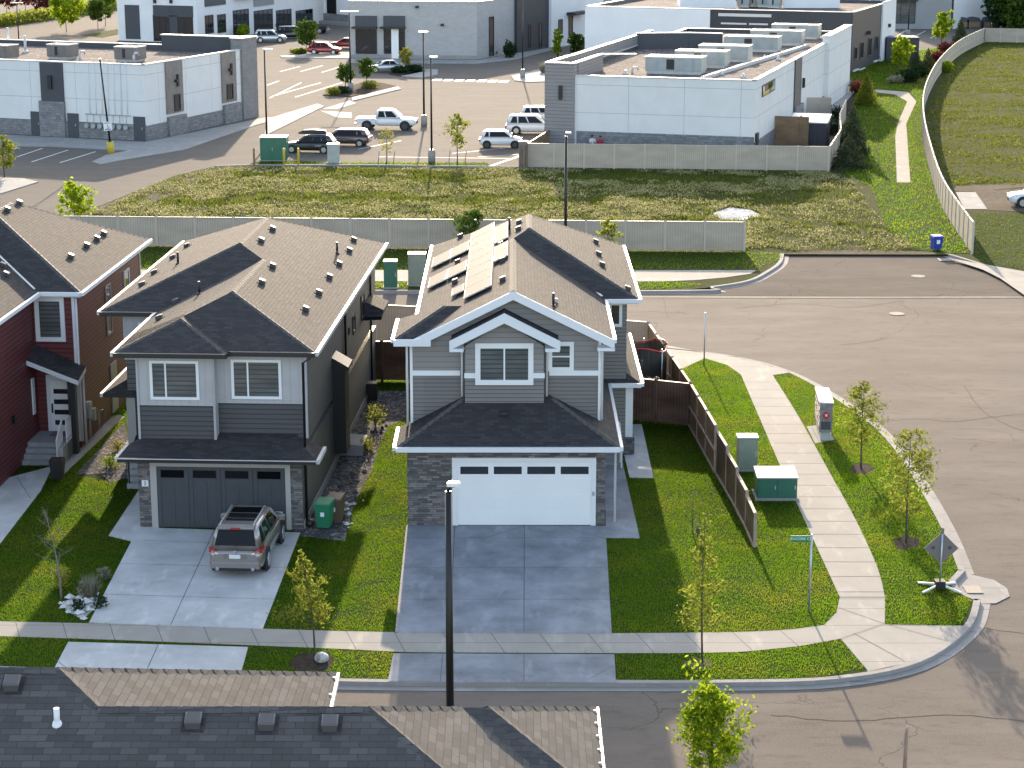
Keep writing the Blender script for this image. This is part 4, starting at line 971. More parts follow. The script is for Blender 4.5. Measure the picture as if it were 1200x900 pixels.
gt = MB(); gutter(gt,(.4,-.42,EH),(.4,12,EH),(1,0,0)); gutter(gt,(-1.32,-9,EH),(-1.32,-.42,EH),(1,0,0)); gutter(gt,(-1.25,-.42,EH),(.4,-.42,EH),(0,-1,0)); gt.build('gutter','trim_white',roof3)
def on3(px,py,p,n):
    P = fr3 @ Vector(p); nn = fr3.to_3x3() @ Vector(n); return inv3 @ gpl(px,py,P,nn)
L5 = lambda a,b: (a/7.5, 220+b/7.5)
for q in ((168,140),(62,200),(910,410),(850,455),(760,515),(620,612)): vent(roof3, on3(*L5(*q),(.4,3,EH),(PH,0,1)),(1,0,0))
for q in ((25,690),(55,770)): vent(roof3, on3(*L5(*q),(-1.32,-3,EH),(PH,0,1)),(1,0,0))
# entrance canopy, door, steps
k = MB(); roofplanes([([(-1.72,-1.25,3.98),(-.0,-1.25,3.3),(.35,-1.25,3.17),(.35,.02,3.45),(-.0,.02,3.62),(-1.72,.02,4.4)],[0,1,2])],k,.2)
k.build('canopy',['shingle_far','trim_white'],H3)
q = MB(); q.box(-.2,.1,-.95,-.65,-.1,3.2); q.build('canopy_post','trim_black',H3)
q = MB(); q.box(-1.32,-.2,-.06,.0,.72,3.1); q.build('door_trim','trim_white',H3)
q = MB(); q.box(-1.15,-.22,-.085,-.06,.75,2.85); dr = q.build('front_door','door_white',H3)
for i in range(4):
    q = MB(); q.box(-1.02,-.3,-.1,-.085,1.0+i*.44,1.2+i*.44); q.build('window','pane',dr)
q = MB(); q.tube([(-1.1,-.13,1.55),(-1.1,-.13,1.85)],.02,6); q.box(-1.13,-1.07,-.12,-.085,1.5,1.9); q.build('handle','black_metal',dr)
q = MB(); q.box(-1.72,-.1,-1.75,0,-.1,.7); 
for i in range(3): q.box(-1.72,-.28,-2.05-.3*i,-1.75-.3*i,-.1,.53-.175*i)
q.build('porch_step','concrete_step',H3)
q = MB(); q.box(-.28,-.1,-2.4,.0,-.1,.69); q.build('foundation','trim_beige',H3)
q = MB(); q.bar((-.3,-2.6,1.0),(-.3,-1.7,1.62),.05,.06); q.bar((-.3,-2.6,.45),(-.3,-1.7,.85),.04,.05)
for i in range(8): q.box(-.32,-.28,-2.6+.125*i,-2.57+.125*i,.2+.06*i,1.0+.085*i)
q.bar((-.13,-1.7,1.62),(-.13,-.5,1.62),.05,.06); q.bar((-.13,-1.7,.85),(-.13,-.5,.85),.04,.05)
for i in range(9): q.box(-.15,-.11,-1.7+.14*i,-1.67+.14*i,.7,1.62)
q.build('railing','white_paint',H3)
q = MB(); q.box(-1.1,-.35,-.75,-.2,.70,.72); q.build('door_mat','plum',H3)
q = MB(); q.box(-1.74,-1.66,-.8,-.5,1.6,3.1); q.build('side_light','white_paint',H3)
q = MB(); q.box(0,.05,5.2,6.2,.1,2.25); sd = q.build('side_door','trim_beige',H3); q = MB(); q.sphere((.09,5.3,1.1),.04); q.build('handle','black_metal',sd)
window(H3,(0,5.0,3.6),V1,U1,.85,2.2,fmat='trim_beige',tw=.08); window(H3,(0,8.3,4.6),V1,U1,1.0,1.2,tw=.1)
q = MB(); q.tube([(.1,.4,.1),(.1,.4,3.1)],.05,6); q.tube([(.08,-.02,.3),(.08,-.02,6.4)],.05,6); q.build('downspout','trim_white',H3)
q = MB(); q.box(.0,.22,.9,1.2,1.0,1.7); q.tube([(.12,1.05,.1),(.12,1.05,1.0)],.04,6); q.box(.0,.15,1.7,2.0,.7,1.2); q.tube([(.1,2.6,.1),(.1,2.6,.9),(.2,2.8,.9),(.2,2.8,.3)],.045,6); q.build('meter_box','unit_grey',H3)
q = MB(); q.box(-1.76,-1.7,-8.55,-5.9,0,2.5); q.build('garage_trim','white_paint',H3)
q = MB(); q.box(-1.72,-1.6,-3.6,-3.45,2.0,2.3); q.build('wall_lamp','black_metal',H3)
# house to the left of the red one is out of frame

# ------------------------------------------------------------------ near house: only its roof shows at the bottom edge
Y0 = 34.0; A = ay(433,829,Y0); zr = A.z; pm = .43
H4 = thing('house', 'near house seen only by its large dark shingled roof along the bottom edge', 'house', (-8, 30, 0))
def W4(mb, n, mt, par=None): return mb.build(n, mt, par or H4, world=True)
xa = A.x; hR = 3.8; ze4 = zr-pm*hR; ynear = Y0-hR
kL = ray(68,783); kL = kL.z/kL.y; wide = (CH+kL*Y0-zr)/(pm-kL)     # the left block is deeper, so its ridge is higher and further
aL = ay(68,783,Y0+wide); zL = aL.z; hL = 4.75; zeL = zL-pm*hL
s_ = 1.64; x1 = xa4 = A.x+s_; Yr = Y0+s_; z2_ = zr-pm*s_; x2 = x1+.5; q_ = hR-s_; xg = x2+q_; xa = A.x
pls = [([(-30,ynear,ze4),(xa+hR,ynear,ze4),(xa,Y0,zr),(aL.x+wide,Y0,zr),(aL.x,Y0+wide,zL),(-30,Y0+wide,zL)],[0]),
       ([(aL.x,Y0+wide,zL),(aL.x+hL,Y0+wide+hL,zeL),(aL.x+hL,Y0-.2,zeL),(aL.x+wide,Y0-.2,zr-.1),(aL.x+wide,Y0,zr)],[1]),
       ([(aL.x,Y0+wide,zL),(-30,Y0+wide,zL),(-30,Y0+wide+hL,zeL),(aL.x+hL,Y0+wide+hL,zeL)],[2]),
       ([(xa,Y0,zr),(aL.x+wide,Y0,zr),(aL.x+wide,Y0+hR,ze4),(xg,Yr+q_,ze4),(x2,Yr,z2_),(x1,Yr,z2_)],[2]),
       ([(xa,Y0,zr),(x1,Yr,z2_),(xa+hR,Yr-q_,ze4),(xa+hR,ynear,ze4)],[2]),
       ([(x1,Yr,z2_),(x2,Yr,z2_),(xg,Yr-q_,ze4),(xa+hR,Yr-q_,ze4)],[2]),
       ([(x2,Yr,z2_),(xg,Yr+q_,ze4),(xg,Yr-q_,ze4)],[1])]
r4 = MB(); roofplanes(pls, r4, .16)
roof4 = W4(r4,'roof',['shingle_near','trim_white'])
c = MB(); cap(c,(xa,Y0,zr),(xa+hR,ynear,ze4)); cap(c,(xa,Y0,zr),(x1,Yr,z2_),.3); cap(c,(x2,Yr,z2_),(xg,Yr+q_,ze4),.3); cap(c,(x2,Yr,z2_),(xg,Yr-q_,ze4),.3); cap(c,(aL.x+wide,Y0,zr),(xa,Y0,zr),.3); cap(c,(aL.x,Y0+wide,zL),(aL.x+wide,Y0,zr),.3); cap(c,(aL.x,Y0+wide,zL),(aL.x+hL,Y0+wide+hL,zeL),.3); cap(c,(-30,Y0+wide,zL),(aL.x,Y0+wide,zL),.3)
W4(c,'ridge_cap','shingle_near',roof4)
gt = MB(); gutter(gt,(xg,Yr-q_,ze4),(xg,Yr+q_,ze4),(1,0,0),.055,.1); gutter(gt,(aL.x+hL,Y0-.2,zeL),(aL.x+hL,Y0+wide+hL,zeL),(1,0,0),.055,.1)
for k_ in range(6):
    y = Yr+q_-.25-k_*.62; gt.box(xg-.06,xg+.05,y,y+.03,ze4+.03,ze4+.05)
    y = Y0+wide+hL-.35-k_*.9; gt.box(aL.x+hL-.06,aL.x+hL+.05,y,y+.03,zeL+.03,zeL+.05)
W4(gt,'gutter','trim_white',roof4)
for q in ((15,803),(227,847),(313,849),(387,850)):
    P = gpl(*q,(0,Y0,zr),(0,-pm,1)); vent(roof4, P-Vector((-8,30,0)), (0,-1,0), s=.3)
P = gpl(67,848,(0,Y0,zr),(0,-pm,1)); q = MB(); q.tube([P-Vector((0,0,.1)),P+Vector((0,0,.3))],.055,12); q.tube([P-Vector((0,0,.1)),P+Vector((0,0,.05))],.13,12,0,.07); W4(q,'vent_pipe','white_paint',roof4)
m = MB(); m.box(-29.6,xa+hR-.4,ynear+.4,Y0+hR-.5,-.3,ze4-.17); m.box(xa+hR-.41,xg-.4,Yr-q_+.4,Yr+q_-.4,-.3,ze4-.18); m.box(-29.6,aL.x+hL-.4,Y0+hR-.51,Y0+wide+hL-.4,-.3,zeL-.19); W4(m,'wall','siding_grey')
# ------------------------------------------------------------------ fences
fence([(-75,129.5),(-26.8,126.9),(14.63,124.66)], 'long tan vinyl fence along the back street behind the houses', 1.83, 2.46)
fence([(-13.5,101.4),(-7.9,99.3),(-3.3,98.2),(3,96.2),(6.6,94.9)], 'tan board fence across the back yards, with a pale panel between the houses', 1.9, 2.3)
fence([(4.75,84.1),(7.62,82.85)], 'dark brown stained wood fence between grey house and slatted side fence', 1.85, 1.45, 'wood_dark', 'wood_dark', rails=())
fence([(-7.4,91.0),(-3.4,90.8)], 'dark brown wood fence closing the gap between the two front houses', 1.85, 1.35, 'wood_dark', 'wood_dark')
sl = [(6.6,94.9),(7.0,89.8),(7.62,82.85),(7.75,80.3),(8.0,76.2),(8.25,72.4),(8.46,68.9),(8.52,66.8)]
hts = [1.9,1.9,1.9,1.9,1.9,1.9,1.55,1.3,1.15]
fence([(6.62,94.8),(7.62,82.85),(8.02,76.0)], 'long brown side fence with pale rails beside the corner lawn', 1.85, 2.35, 'wood_mid', 'wood_rail', rails=((.05,-1),(.5,-1),(.05,1),(.5,1)), pr=.06)
fence([(8.06,75.8),(8.3,72.3),(8.46,69.6),(8.52,66.9)], 'low stepped end of the brown side fence by the sidewalk', 1.85, 2.2, 'wood_dark', 'wood_rail', rails=((.05,-1),(.05,1)), pr=.055, heights=lambda i: [1.7,1.5,1.3,1.15,1.1,1.1][i])
# fence round the shop yard and the long curved one beside the meadow
fence([(0.95,162.6),(25.4,160.6)], 'tan vinyl fence in front of the white shop with rooftop units', 1.95, 2.45)
fence([(25.5,160.75),(28.2,172),(29.9,183.5),(32.5,196)], 'tan fence running back beside the shed and spruce trees', 1.95, 2.45)
cv = catmull([tuple(g(*q))[:2] for q in ((1139,298),(1120,270),(1103,241),(1091,205),(1082,165),(1081,135),(1088,110),(1102,86),(1125,64),(1153,49.5))], 5)
fence(cv, 'tall curved tan fence sweeping round the open meadow', 1.95, 2.3, rails=((.04,1),(.5,1)))
fence([cv[-1], tuple(g(1230,51))[:2]], 'straight tan fence along the far end of the meadow', 1.95, 2.4)
# wood screen and brick gate pier beside the shop
fence([tuple(g(614,199))[:2], tuple(g(655,171))[:2]], 'brown wooden fence with a dark brick pier beside the white shop', 1.9, 3.2, 'wood_mid', 'wood_mid')
t = tag(MB().box(.55,1.3,162.3,163.05,-.1,2.2).build('gate_pier','unit_brown'), 'dark square gate pier at the left end of the shop fence', 'pier')
# ------------------------------------------------------------------ utility boxes
def cabinet(base, w, d, h, label, mat, name='utility_box', rz=0.0, topm='box_top', doors=1, slope=0.0, group=None):
    t = thing(name, label, 'utility box', tuple(base), rz, group)
    MB().box(-w/2-.08,w/2+.08,-d/2-.08,d/2+.08,-.1,.1).build('base','concrete_plain',t)
    b = MB(); b.loft([[(-w/2,-d/2,.1),(w/2,-d/2,.1),(w/2,d/2,.1),(-w/2,d/2,.1)],[(-w/2,-d/2,h-slope),(w/2,-d/2,h-slope),(w/2,d/2,h),(-w/2,d/2,h)]],0,True); b.build('body',mat,t)
    l = MB(); l.loft([[(-w/2-.03,-d/2-.04,h-slope+.003),(w/2+.03,-d/2-.04,h-slope+.003),(w/2+.03,d/2+.03,h+.003),(-w/2-.03,d/2+.03,h+.003)],[(-w/2-.03,-d/2-.04,h-slope+.05),(w/2+.03,-d/2-.04,h-slope+.05),(w/2+.03,d/2+.03,h+.05),(-w/2-.03,d/2+.03,h+.05)]],0,True); l.build('lid',topm,t)
    for i in range(doors):
        q = MB(); x0 = -w/2+w*i/doors; q.box(x0+.02,x0+w/doors-.02,-d/2-.022,-d/2,.14,h-slope-.05); dd = q.build('door',mat,t)
        hq = MB(); hq.box(x0+w/doors-.1,x0+w/doors-.06,-d/2-.05,-d/2-.02,h*.45,h*.6); hq.build('handle','galvanised',dd)
    return t
cabinet((9.32,76.5,0), .78, .6, 1.35, 'tall sage green utility cabinet beside the diagonal walk', 'box_sage')
cabinet((10.0,72.9,0), 1.5, 1.1, .98, 'squat dark green transformer box with white lid on the corner lawn', 'box_green', doors=2, slope=.12)
bx = MB(); bx.box(9.3,10.6,73.5,73.85,.9,1.16); 
cabinet(g(458,337), .75, .7, 1.55, 'dark green pedestal, the shorter of two boxes behind the houses', 'box_green')
cabinet(g(489,334), 1.0, .8, 1.85, 'pale sage cabinet, the taller of two boxes behind the houses', 'box_sage')
cabinet(g(322,187.5), 2.2, 1.7, 1.95, 'large green transformer with warning stickers at the car park edge', 'box_green', doors=2)
cabinet(g(391,191.5), .95, .8, 1.6, 'plain grey pedestal box next to the yellow bollards', 'unit_grey', topm='unit_grey')
for q, l in (((333,194),'yellow bollard right against the green transformer'),((350,194),'yellow bollard between the transformer and grey pedestal')):
    p = g(*q); b = MB(); b.tube([(p.x,p.y,0),(p.x,p.y,1.35),(p.x,p.y,1.44)],[.1,.1,.06],12); tag(b.build('bollard','yellow'), l, 'bollard', 'yellow bollards by the transformer')
p = g(298,196); tag(MB().box(p.x-.08,p.x+.08,p.y-.08,p.y+.08,0,1.5).tube([(p.x,p.y,1.5),(p.x,p.y,1.58)],.1,4,0,.01).build('marker_post','wood_mid'), 'brown wooden marker post left of the green transformer', 'post')
# community mailbox: three modules in a row
mbx = thing('mailbox', 'grey community mailbox of three units with a round red emblem on its end', 'mailbox', tuple(g(967,517)), R(-4))
for i in range(3):
    y = i*.85; q = MB(); q.box(-.26,.26,y,y+.8,.38,1.62); u = q.build('mailbox_unit','mailbox',mbx)
    q = MB(); q.loft([[(-.3,y-.03,1.62),(.3,y-.03,1.62),(.3,y+.83,1.62),(-.3,y+.83,1.62)],[(-.3,y-.03,1.7),(.3,y-.03,1.66),(.3,y+.83,1.66),(-.3,y+.83,1.7)]],0,True); q.build('lid','metal_cap',u)
    q = MB(); q.box(-.2,.2,y+.1,y+.7,0,.38); q.build('pedestal','box_top',u)
    for r in range(5):
        for c in range(3): 
            q = MB(); q.box(-.272,-.26,y+.05+c*.24,y+.26+c*.24,.45+r*.23,.64+r*.23); q.build('box_door',['plum','mailbox','metal_cap'][(r*2+c+i)%3],u)
q = MB(); q.cylax((0,-.012,1.12),(0,1,0),.14,.02,20); e = q.build('emblem','red',mbx); q = MB(); q.loft([[(-.06,-.026,1.16),(.07,-.026,1.18),(.03,-.026,1.12),(.07,-.026,1.08),(-.03,-.026,1.07)],[(-.06,-.03,1.16),(.07,-.03,1.18),(.03,-.03,1.12),(.07,-.03,1.08),(-.03,-.03,1.07)]],0,True); q.build('emblem_mark','white_paint',e)
q = MB(); q.box(-.2,.2,-.012,0,.5,.85); q.build('notice','panel_dark',mbx)
# street name sign
sg = thing('street_sign', 'green street name blade on a thin steel post at the corner', 'street sign', (9.5,60.47,0))
MB().tube([(0,0,-.1),(0,0,2.62)],.035,8).build('post','galvanised',sg)
q = MB(); q.box(-.66,-.04,-.012,.012,2.36,2.56); bl = q.build('sign_blade','sign_green',sg); text(bl,'ENCORE CR',(-.33,-.016,2.46),.125,'letters_white')
# diamond sign on a cross base, seen from the back
dg = thing('road_sign', 'grey back of a diamond road sign on a portable cross base', 'road sign', tuple(g(1101,690)))
q = MB(); q.tube([(0,0,.1),(0,0,1.95)],.03,8); q.build('post','galvanised',dg)
s_ = .56; q = MB(); q.loft([[(0,y,1.28-s_),(s_,y,1.28),(0,y,1.28+s_),(-s_,y,1.28)] for y in (.035,.06)],0,True)
dgm = q; o = dgm.build('sign_plate','sign_back',dg); o.location = (0,0,.12)
q = MB(); q.box(-.02,.02,.0,.03,.8,1.9); q.build('stiffener','galvanised',dg)
q = MB(); q.sphere((0,0,2.05),.06); q.cyl((0,0),.05,1.93,2.02,8); q.build('finial','unit_brown',dg)
for x in (-.27,.27):
    q = MB(); q.cylax((x,.03,1.42),(0,1,0),.06,.03,12); q.build('bracket','iron',dg)
for a in (40,140,215,322):
    q = MB(); q.bar((.06*math.cos(R(a)),.06*math.sin(R(a)),.16),(.8*math.cos(R(a)),.8*math.sin(R(a)),.03),.05,.06); q.build('leg','white_paint',dg)
q = MB(); q.box(-.16,.16,-.16,.16,.04,.3); q.build('weight','black_plastic',dg)
# thin pole behind the side fence
p = g(825,428); tag(MB().tube([(p.x,p.y,-.1),(p.x,p.y,2.6)],.035,8).build('pole','galvanised'), 'bare thin steel pole standing at the back street corner', 'pole')
p = g(1060,905); tag(MB().tube([(p.x,p.y,-.1),(p.x,p.y,1.15),(p.x+.02,p.y,1.3)],[.05,.05,.02],8).build('stake','wood_rail'), 'tip of a narrow stake at the bottom right edge', 'post')
# trampoline
tp = thing('trampoline', 'round garden trampoline with dark net and red rim in the fenced yard', 'trampoline', (5.75,88.2,0))
q = MB(); n = 28; Rr = 1.25
q.tube([(Rr*math.cos(2*math.pi*k/n),Rr*math.sin(2*math.pi*k/n),.7) for k in range(n+1)],.05,6); q.build('frame','black_metal',tp)
q = MB(); q.poly([(1.2*math.cos(2*math.pi*k/n),1.2*math.sin(2*math.pi*k/n),.7) for k in range(n)]); q.build('mat','black_plastic',tp)
q = MB(); q.tube([(Rr*math.cos(2*math.pi*k/n),Rr*math.sin(2*math.pi*k/n),2.35+.14*math.sin(6*math.pi*k/n)) for k in range(n+1)],.04,6); q.build('top_rim','red',tp)
q = MB(); q.loft([[(Rr*math.cos(2*math.pi*k/n),Rr*math.sin(2*math.pi*k/n),z+(.14*math.sin(6*math.pi*k/n) if z > 2 else 0)) for k in range(n)] for z in (.75,1.5,2.3)]); q.build('net','net',tp)
for k in range(6):
    a = k*math.pi/3+.3; q = MB(); q.tube([(Rr*1.05*math.cos(a),Rr*1.05*math.sin(a),0),(Rr*1.05*math.cos(a),Rr*1.05*math.sin(a),2.4)],.03,6); q.build('pole','galvanised',tp)
q = MB(); q.tube([(-1.5,-1.0,.1),(-1.25,-.6,2.6),(-1.25,-.3,2.62)],.04,6); q.tube([(-1.25+.25*math.cos(k*.6),-.5+.25*math.sin(k*.6),2.5) for k in range(12)],.02,5); q.build('hoop','galvanised',tp)
# wheeled bins, planter, air conditioner
def bin_(base, label, mat, rz=0.0):
    t = thing('wheelie_bin', label, 'bin', tuple(base), rz, 'wheeled bins beside the charcoal house')
    q = MB(); q.loft([[(-.22,-.26,.06),(.22,-.26,.06),(.22,.2,.06),(-.22,.2,.06)],[(-.29,-.34,.95),(.29,-.34,.95),(.29,.3,.95),(-.29,.3,.95)]],0,True); q.build('body',mat,t)
    q = MB(); q.loft([[(-.31,-.37,.95),(.31,-.37,.95),(.31,.34,.95),(-.31,.34,.95)],[(-.28,-.34,1.0),(.28,-.34,1.0),(.28,.3,1.06),(-.28,.3,1.06)]],0,True); q.build('lid',mat,t)
    for s in (-1,1): q = MB(); q.cylax((s*.2,.24,.12),(1,0,0),.12,.06,14); q.build('wheel','tyre',t)
    q = MB(); q.tube([(-.2,.34,.9),(-.2,.42,.95),(.2,.42,.95),(.2,.34,.9)],.018,6); q.build('handle',mat,t)
    q = MB(); q.box(-.07,.07,-.325,-.31,.5,.66); q.build('badge','letters_white',t)
bin_(g(381,618), 'green wheeled bin on the gravel beside the charcoal house', 'bin_green', R(-12)); bin_(g(394,612), 'brown wheeled bin tucked behind the green one', 'bin_brown', R(-12))
p = g(363,618); q = MB(); q.sphere((p.x,p.y,.16),.17,0,10,6,.9); tag(q.build('watering_can','black_plastic'), 'small black tub on the gravel left of the green bin', 'tub')
p = g(68,560); pt = thing('planter', 'tall black square planter beside the red house steps', 'planter', tuple(p))
q = MB(); q.loft([[(-.2,-.2,0),(.2,-.2,0),(.2,.2,0),(-.2,.2,0)],[(-.27,-.27,.78),(.27,-.27,.78),(.27,.27,.78),(-.27,.27,.78)]],0,True); q.build('pot','black_plastic',pt); q = MB(); q.box(-.24,.24,-.24,.24,.74,.785); q.build('soil','mulch',pt)
p = g(432,468); q = MB(); q.bbox(p.x-.4,p.x+.4,p.y-.3,p.y+.3,0,.8); tag(q.build('air_conditioner','black_plastic'), 'black air conditioner standing in the dark gap between houses', 'air conditioner')
# blue bin by the dead end
t = thing('blue_bin', 'bright blue wheeled bin on the grass at the dead end', 'bin', tuple(g(1097,293)), R(10))
q = MB(); q.loft([[(-.24,-.26,.1),(.24,-.26,.1),(.24,.26,.1),(-.24,.26,.1)],[(-.32,-.34,.85),(.32,-.34,.85),(.32,.34,.85),(-.32,.34,.85)]],0,True); q.build('body','blue_bin',t); q = MB(); q.loft([[(-.34,-.36,.85),(.34,-.36,.85),(.34,.36,.85),(-.34,.36,.85)],[(-.3,-.32,.94),(.3,-.32,.94),(.3,.32,.96),(-.3,.32,.96)]],0,True); q.build('lid','blue_bin',t)
q = MB(); q.box(-.12,.1,-.36,-.33,.45,.7); q.build('label','letters_white',t)
for s in (-1,1): q = MB(); q.cylax((s*.2,.26,.12),(1,0,0),.12,.06,14); q.build('wheel','tyre',t)
for q_, l in (((1076,324),'pale round manhole cover on the dead-end apron'),((1051,368),'pale round manhole cover in the middle of the road')):
    p = g(*q_, RZ); q = MB(); q.cyl((p.x,p.y),.42,RZ+.006,RZ+.03,24); tag(q.build('manhole_cover','concrete_kerb'), l, 'manhole cover', 'manhole covers in the road')
p = g(1108,305,RZ); tag(MB().box(p.x-.45,p.x+.45,p.y-.45,p.y+.45,RZ+.02,RZ+.05).build('storm_grate','iron'), 'dark square storm drain grate below the blue bin', 'drain grate')
# ------------------------------------------------------------------ lamps
lp = lamp((-1.58,47.6,0), ay(522,570,47.6).z, 'tall black street lamp with a small bent head in front of the garage', 'cobra', False, .11, group=None)
b663 = Vector((ay(663.5,155,119.5).x, 119.5, 0)); lamp(b663, ay(663.5,157,119.5).z, 'black street lamp rising behind the solar panel house', 'cobra', False, .1, group=None)
def lampx(x, yb, yt, label, kind, **k):
    b = g(x, yb); return lamp(b, ay(x, yt, b.y).z, label, kind, **k)
lampx(506,190.5,66,'black car park lamp on a grey footing nearest the field','flat',arm=.55)
lampx(497,148,37,'car park lamp with wide flat head behind the white pickup','cap',r=.1)
lampx(411,108,13,'car park lamp standing in the planted island left of the silver sedan','double',r=.1,arm=1.0)
lampx(313,170,57,'slim black lamp beside the right corner of the long grey-based building','flat',block=False)
lampx(612.5,92,-4,'car park lamp on the paved island left of the white shop','double',arm=.8)
lampx(717,47,8,'short lamp among the shrubs behind the white shop','flat',block=False,arm=.8)
lampx(22,46,3,'lamp behind the roof at the upper left corner','double',block=False,arm=.9)
lampx(1064,43,-8,'lamp on a pale footing in the shaded lot at upper right','flat')
t = lampx(130.5,180,68,'leaning black lamp on a yellow footing with a white parking sign','flat',blk='yellow',arm=.1,bh=1.0); t.rotation_euler = (0,R(-4.2),0)
q = MB(); q.box(-.62,.62,-.16,-.13,2.2,3.4) if False else q.box(-.35,.35,-.16,-.13,2.0,2.75); sgn = q.build('parking_sign','white_paint',t)
q = MB(); q.tube([(.0,-.17,2.5),(0,-.17,2.35),(.1,-.17,2.33),(.14,-.17,2.2)],.022,5); q.tube([(.0+.1*math.cos(k*.55),-.17,2.28+.1*math.sin(k*.55)) for k in range(6,12)],.02,5); q.build('wheelchair_symbol','trim_black',sgn)
for z in (2.64,2.1): q = MB(); q.box(-.25,.25,-.165,-.16,z-.03,z+.03); q.build('text_line','trim_black',sgn)
# ------------------------------------------------------------------ trees near the houses
def th(px, yb, yt): b = g(px, yb); return b, ay(px, yt, b.y).z
def tr(name, label, px, yb, yt, cr, **k): b, h = th(px, yb, yt); return tree(name, label, b, h, cr, **k)
tr('boulevard_tree','slim yellow-green tree behind the mailbox on the kerb lawn',1009,549,446,.95,leaves=2000,leaf='leaf_olive',lsize=.07,crown0=.26,shape='oval',limbs=34,trunk_r=.04)
tr('boulevard_tree','slim yellow-green tree nearest the diamond sign',1062,636,503,.95,leaves=2200,leaf='leaf_olive',lsize=.07,crown0=.24,shape='oval',limbs=38,trunk_r=.04)
tr('boulevard_tree','lanky half-bare young tree by the sidewalk on the corner lawn',823,776,592,.8,leaves=1500,leaf='leaf_olive',lsize=.06,crown0=.2,shape='cone',limbs=36,trunk_r=.035)
tr('boulevard_tree','spindly young tree in a rock ring beside the charcoal house driveway',369,775,640,.85,leaves=1700,leaf='leaf_olive',lsize=.062,trunk_r=.035,crown0=.32,shape='cone',limbs=28,lean=(-.1,0))
b = g(832,915); tree('boulevard_tree','bright lime tree at the bottom edge of the picture', b, ay(832,806,b.y).z, .92, leaves=4200, leaf='leaf_lime', lsize=.078, crown0=.08, shape='oval', limbs=40)
tr('bare_tree','leafless grey sapling in the white rock bed',72,702,596,.75,leaves=0,crown0=.2,shape='oval',bark='bark_pale',limbs=16,bare=True,trunk_r=.04,lean=(-.13,0))
tr('sapling','thin leafless sapling on the corner lawn',812,626,572,.4,leaves=60,leaf='leaf_pale',lsize=.035,crown0=.25,limbs=12,trunk_r=.02)
bush('shrub','pale pinkish shrub on the corner lawn',g(818,632),.22,.7,'leaf_pale',70,.04)
tr('street_tree','bright lime tree rising behind the red house roof',88,272,214,1.15,leaves=1500,leaf='leaf_lime',lsize=.15,crown0=.15)
tr('street_tree','small green tree behind the solar panel roof ridge',551,300,247,1.0,leaves=900,leaf='leaf_green',lsize=.14,crown0=.2)
tr('street_tree','small sparse green tree right of the solar panel roof',712,308,256,.8,leaves=600,leaf='leaf_olive',lsize=.13,crown0=.2)
for q, r, h, lf, n, lab in (((100,700),.3,.55,'leaf_pale',350,'dry pale clump beside the bare sapling'),((72,690),.3,.7,'leaf_yellow',300,'yellow leafy perennial at the foot of the bare sapling'),((92,716),.25,.4,'leaf_dark',220,'low dark plant among the white rocks'),((122,678),.26,.4,'leaf_pale',260,'small frosted shrub at the left driveway edge'),((118,712),.25,.4,'leaf_dark',200,'dark plant touching the driveway corner'),((440,500),.5,1.0,'leaf_olive',420,'loose leafy shrub in the gravel strip'),((430,530),.35,.6,'leaf_olive',250,'smaller shrub at the front of the gravel strip'),((130,548),.4,.5,'leaf_lime',260,'lime perennial by the charcoal house entry'),((138,528),.3,.45,'leaf_yellow',160,'autumn coloured plant by the entry of the charcoal house')):
    bush('shrub',lab,g(*q),r,h,lf,n,.055)
tuft('dry_grass','tan dry grass clump in the white rock bed',g(107,700),.4,.75,'leaf_pale',220)
q = MB(); p = g(377,775); q.sphere((p.x,p.y,.12),.22,0,12,8,.75); tag(q.build('boulder','rocks_white'), 'smooth white boulder at the foot of the spindly tree', 'boulder')
# ------------------------------------------------------------------ commercial buildings
class Wl:
    """one straight wall face between ground points p and q (left to right seen from outside)"""
    def __init__(s, root, p, q): s.r = root; s.p = Vector((p[0],p[1],0)); s.q = Vector((q[0],q[1],0)); s.du = (s.q-s.p).normalized(); s.dn = Vector((s.du.y,-s.du.x,0)); s.L = (s.q-s.p).length
    def at(s, px, py): P = gpl(px,py,s.p,s.dn); return ((P-s.p).dot(s.du), P.z)
    def lp(s): return s.p-s.r.location
    def rect(s, name, mat, a, b, d=.05, par=None, d0=0.0, z=None):
        s0, z0 = s.at(*a); s1, z1 = s.at(*b); s0, s1 = min(s0,s1), max(s0,s1); z0, z1 = min(z0,z1), max(z0,z1)
        if z: z0, z1 = z[0] if z[0] is not None else z0, z[1] if z[1] is not None else z1
        m = MB(); obox(m, s.lp(), s.du, s.dn, s0, s1, max(z0,-.1), z1, d0, d); return m.build(name, mat, par or s.r)
    def win(s, a, b, fmat='trim_black', cols=(), rows=(), pmat='pane', tw=.1, depth=.08, off=0.0):
        s0, z0 = s.at(*a); s1, z1 = s.at(*b); s0, s1 = min(s0,s1), max(s0,s1); z0, z1 = max(.1,min(z0,z1)), max(z0,z1)
        return window(s.r, s.lp()+s.dn*off+s.du*s0+Zv*z0, s.du, s.dn, s1-s0, z1-z0, fmat, pmat, tw, cols, rows, depth=depth)
    def base(s, name, mat, z1, s0=0, s1=None, d=.09, z0=-.1): m = MB(); obox(m, s.lp(), s.du, s.dn, s0, s.L if s1 is None else s1, z0, z1, 0, d); return m.build(name, mat, s.r)
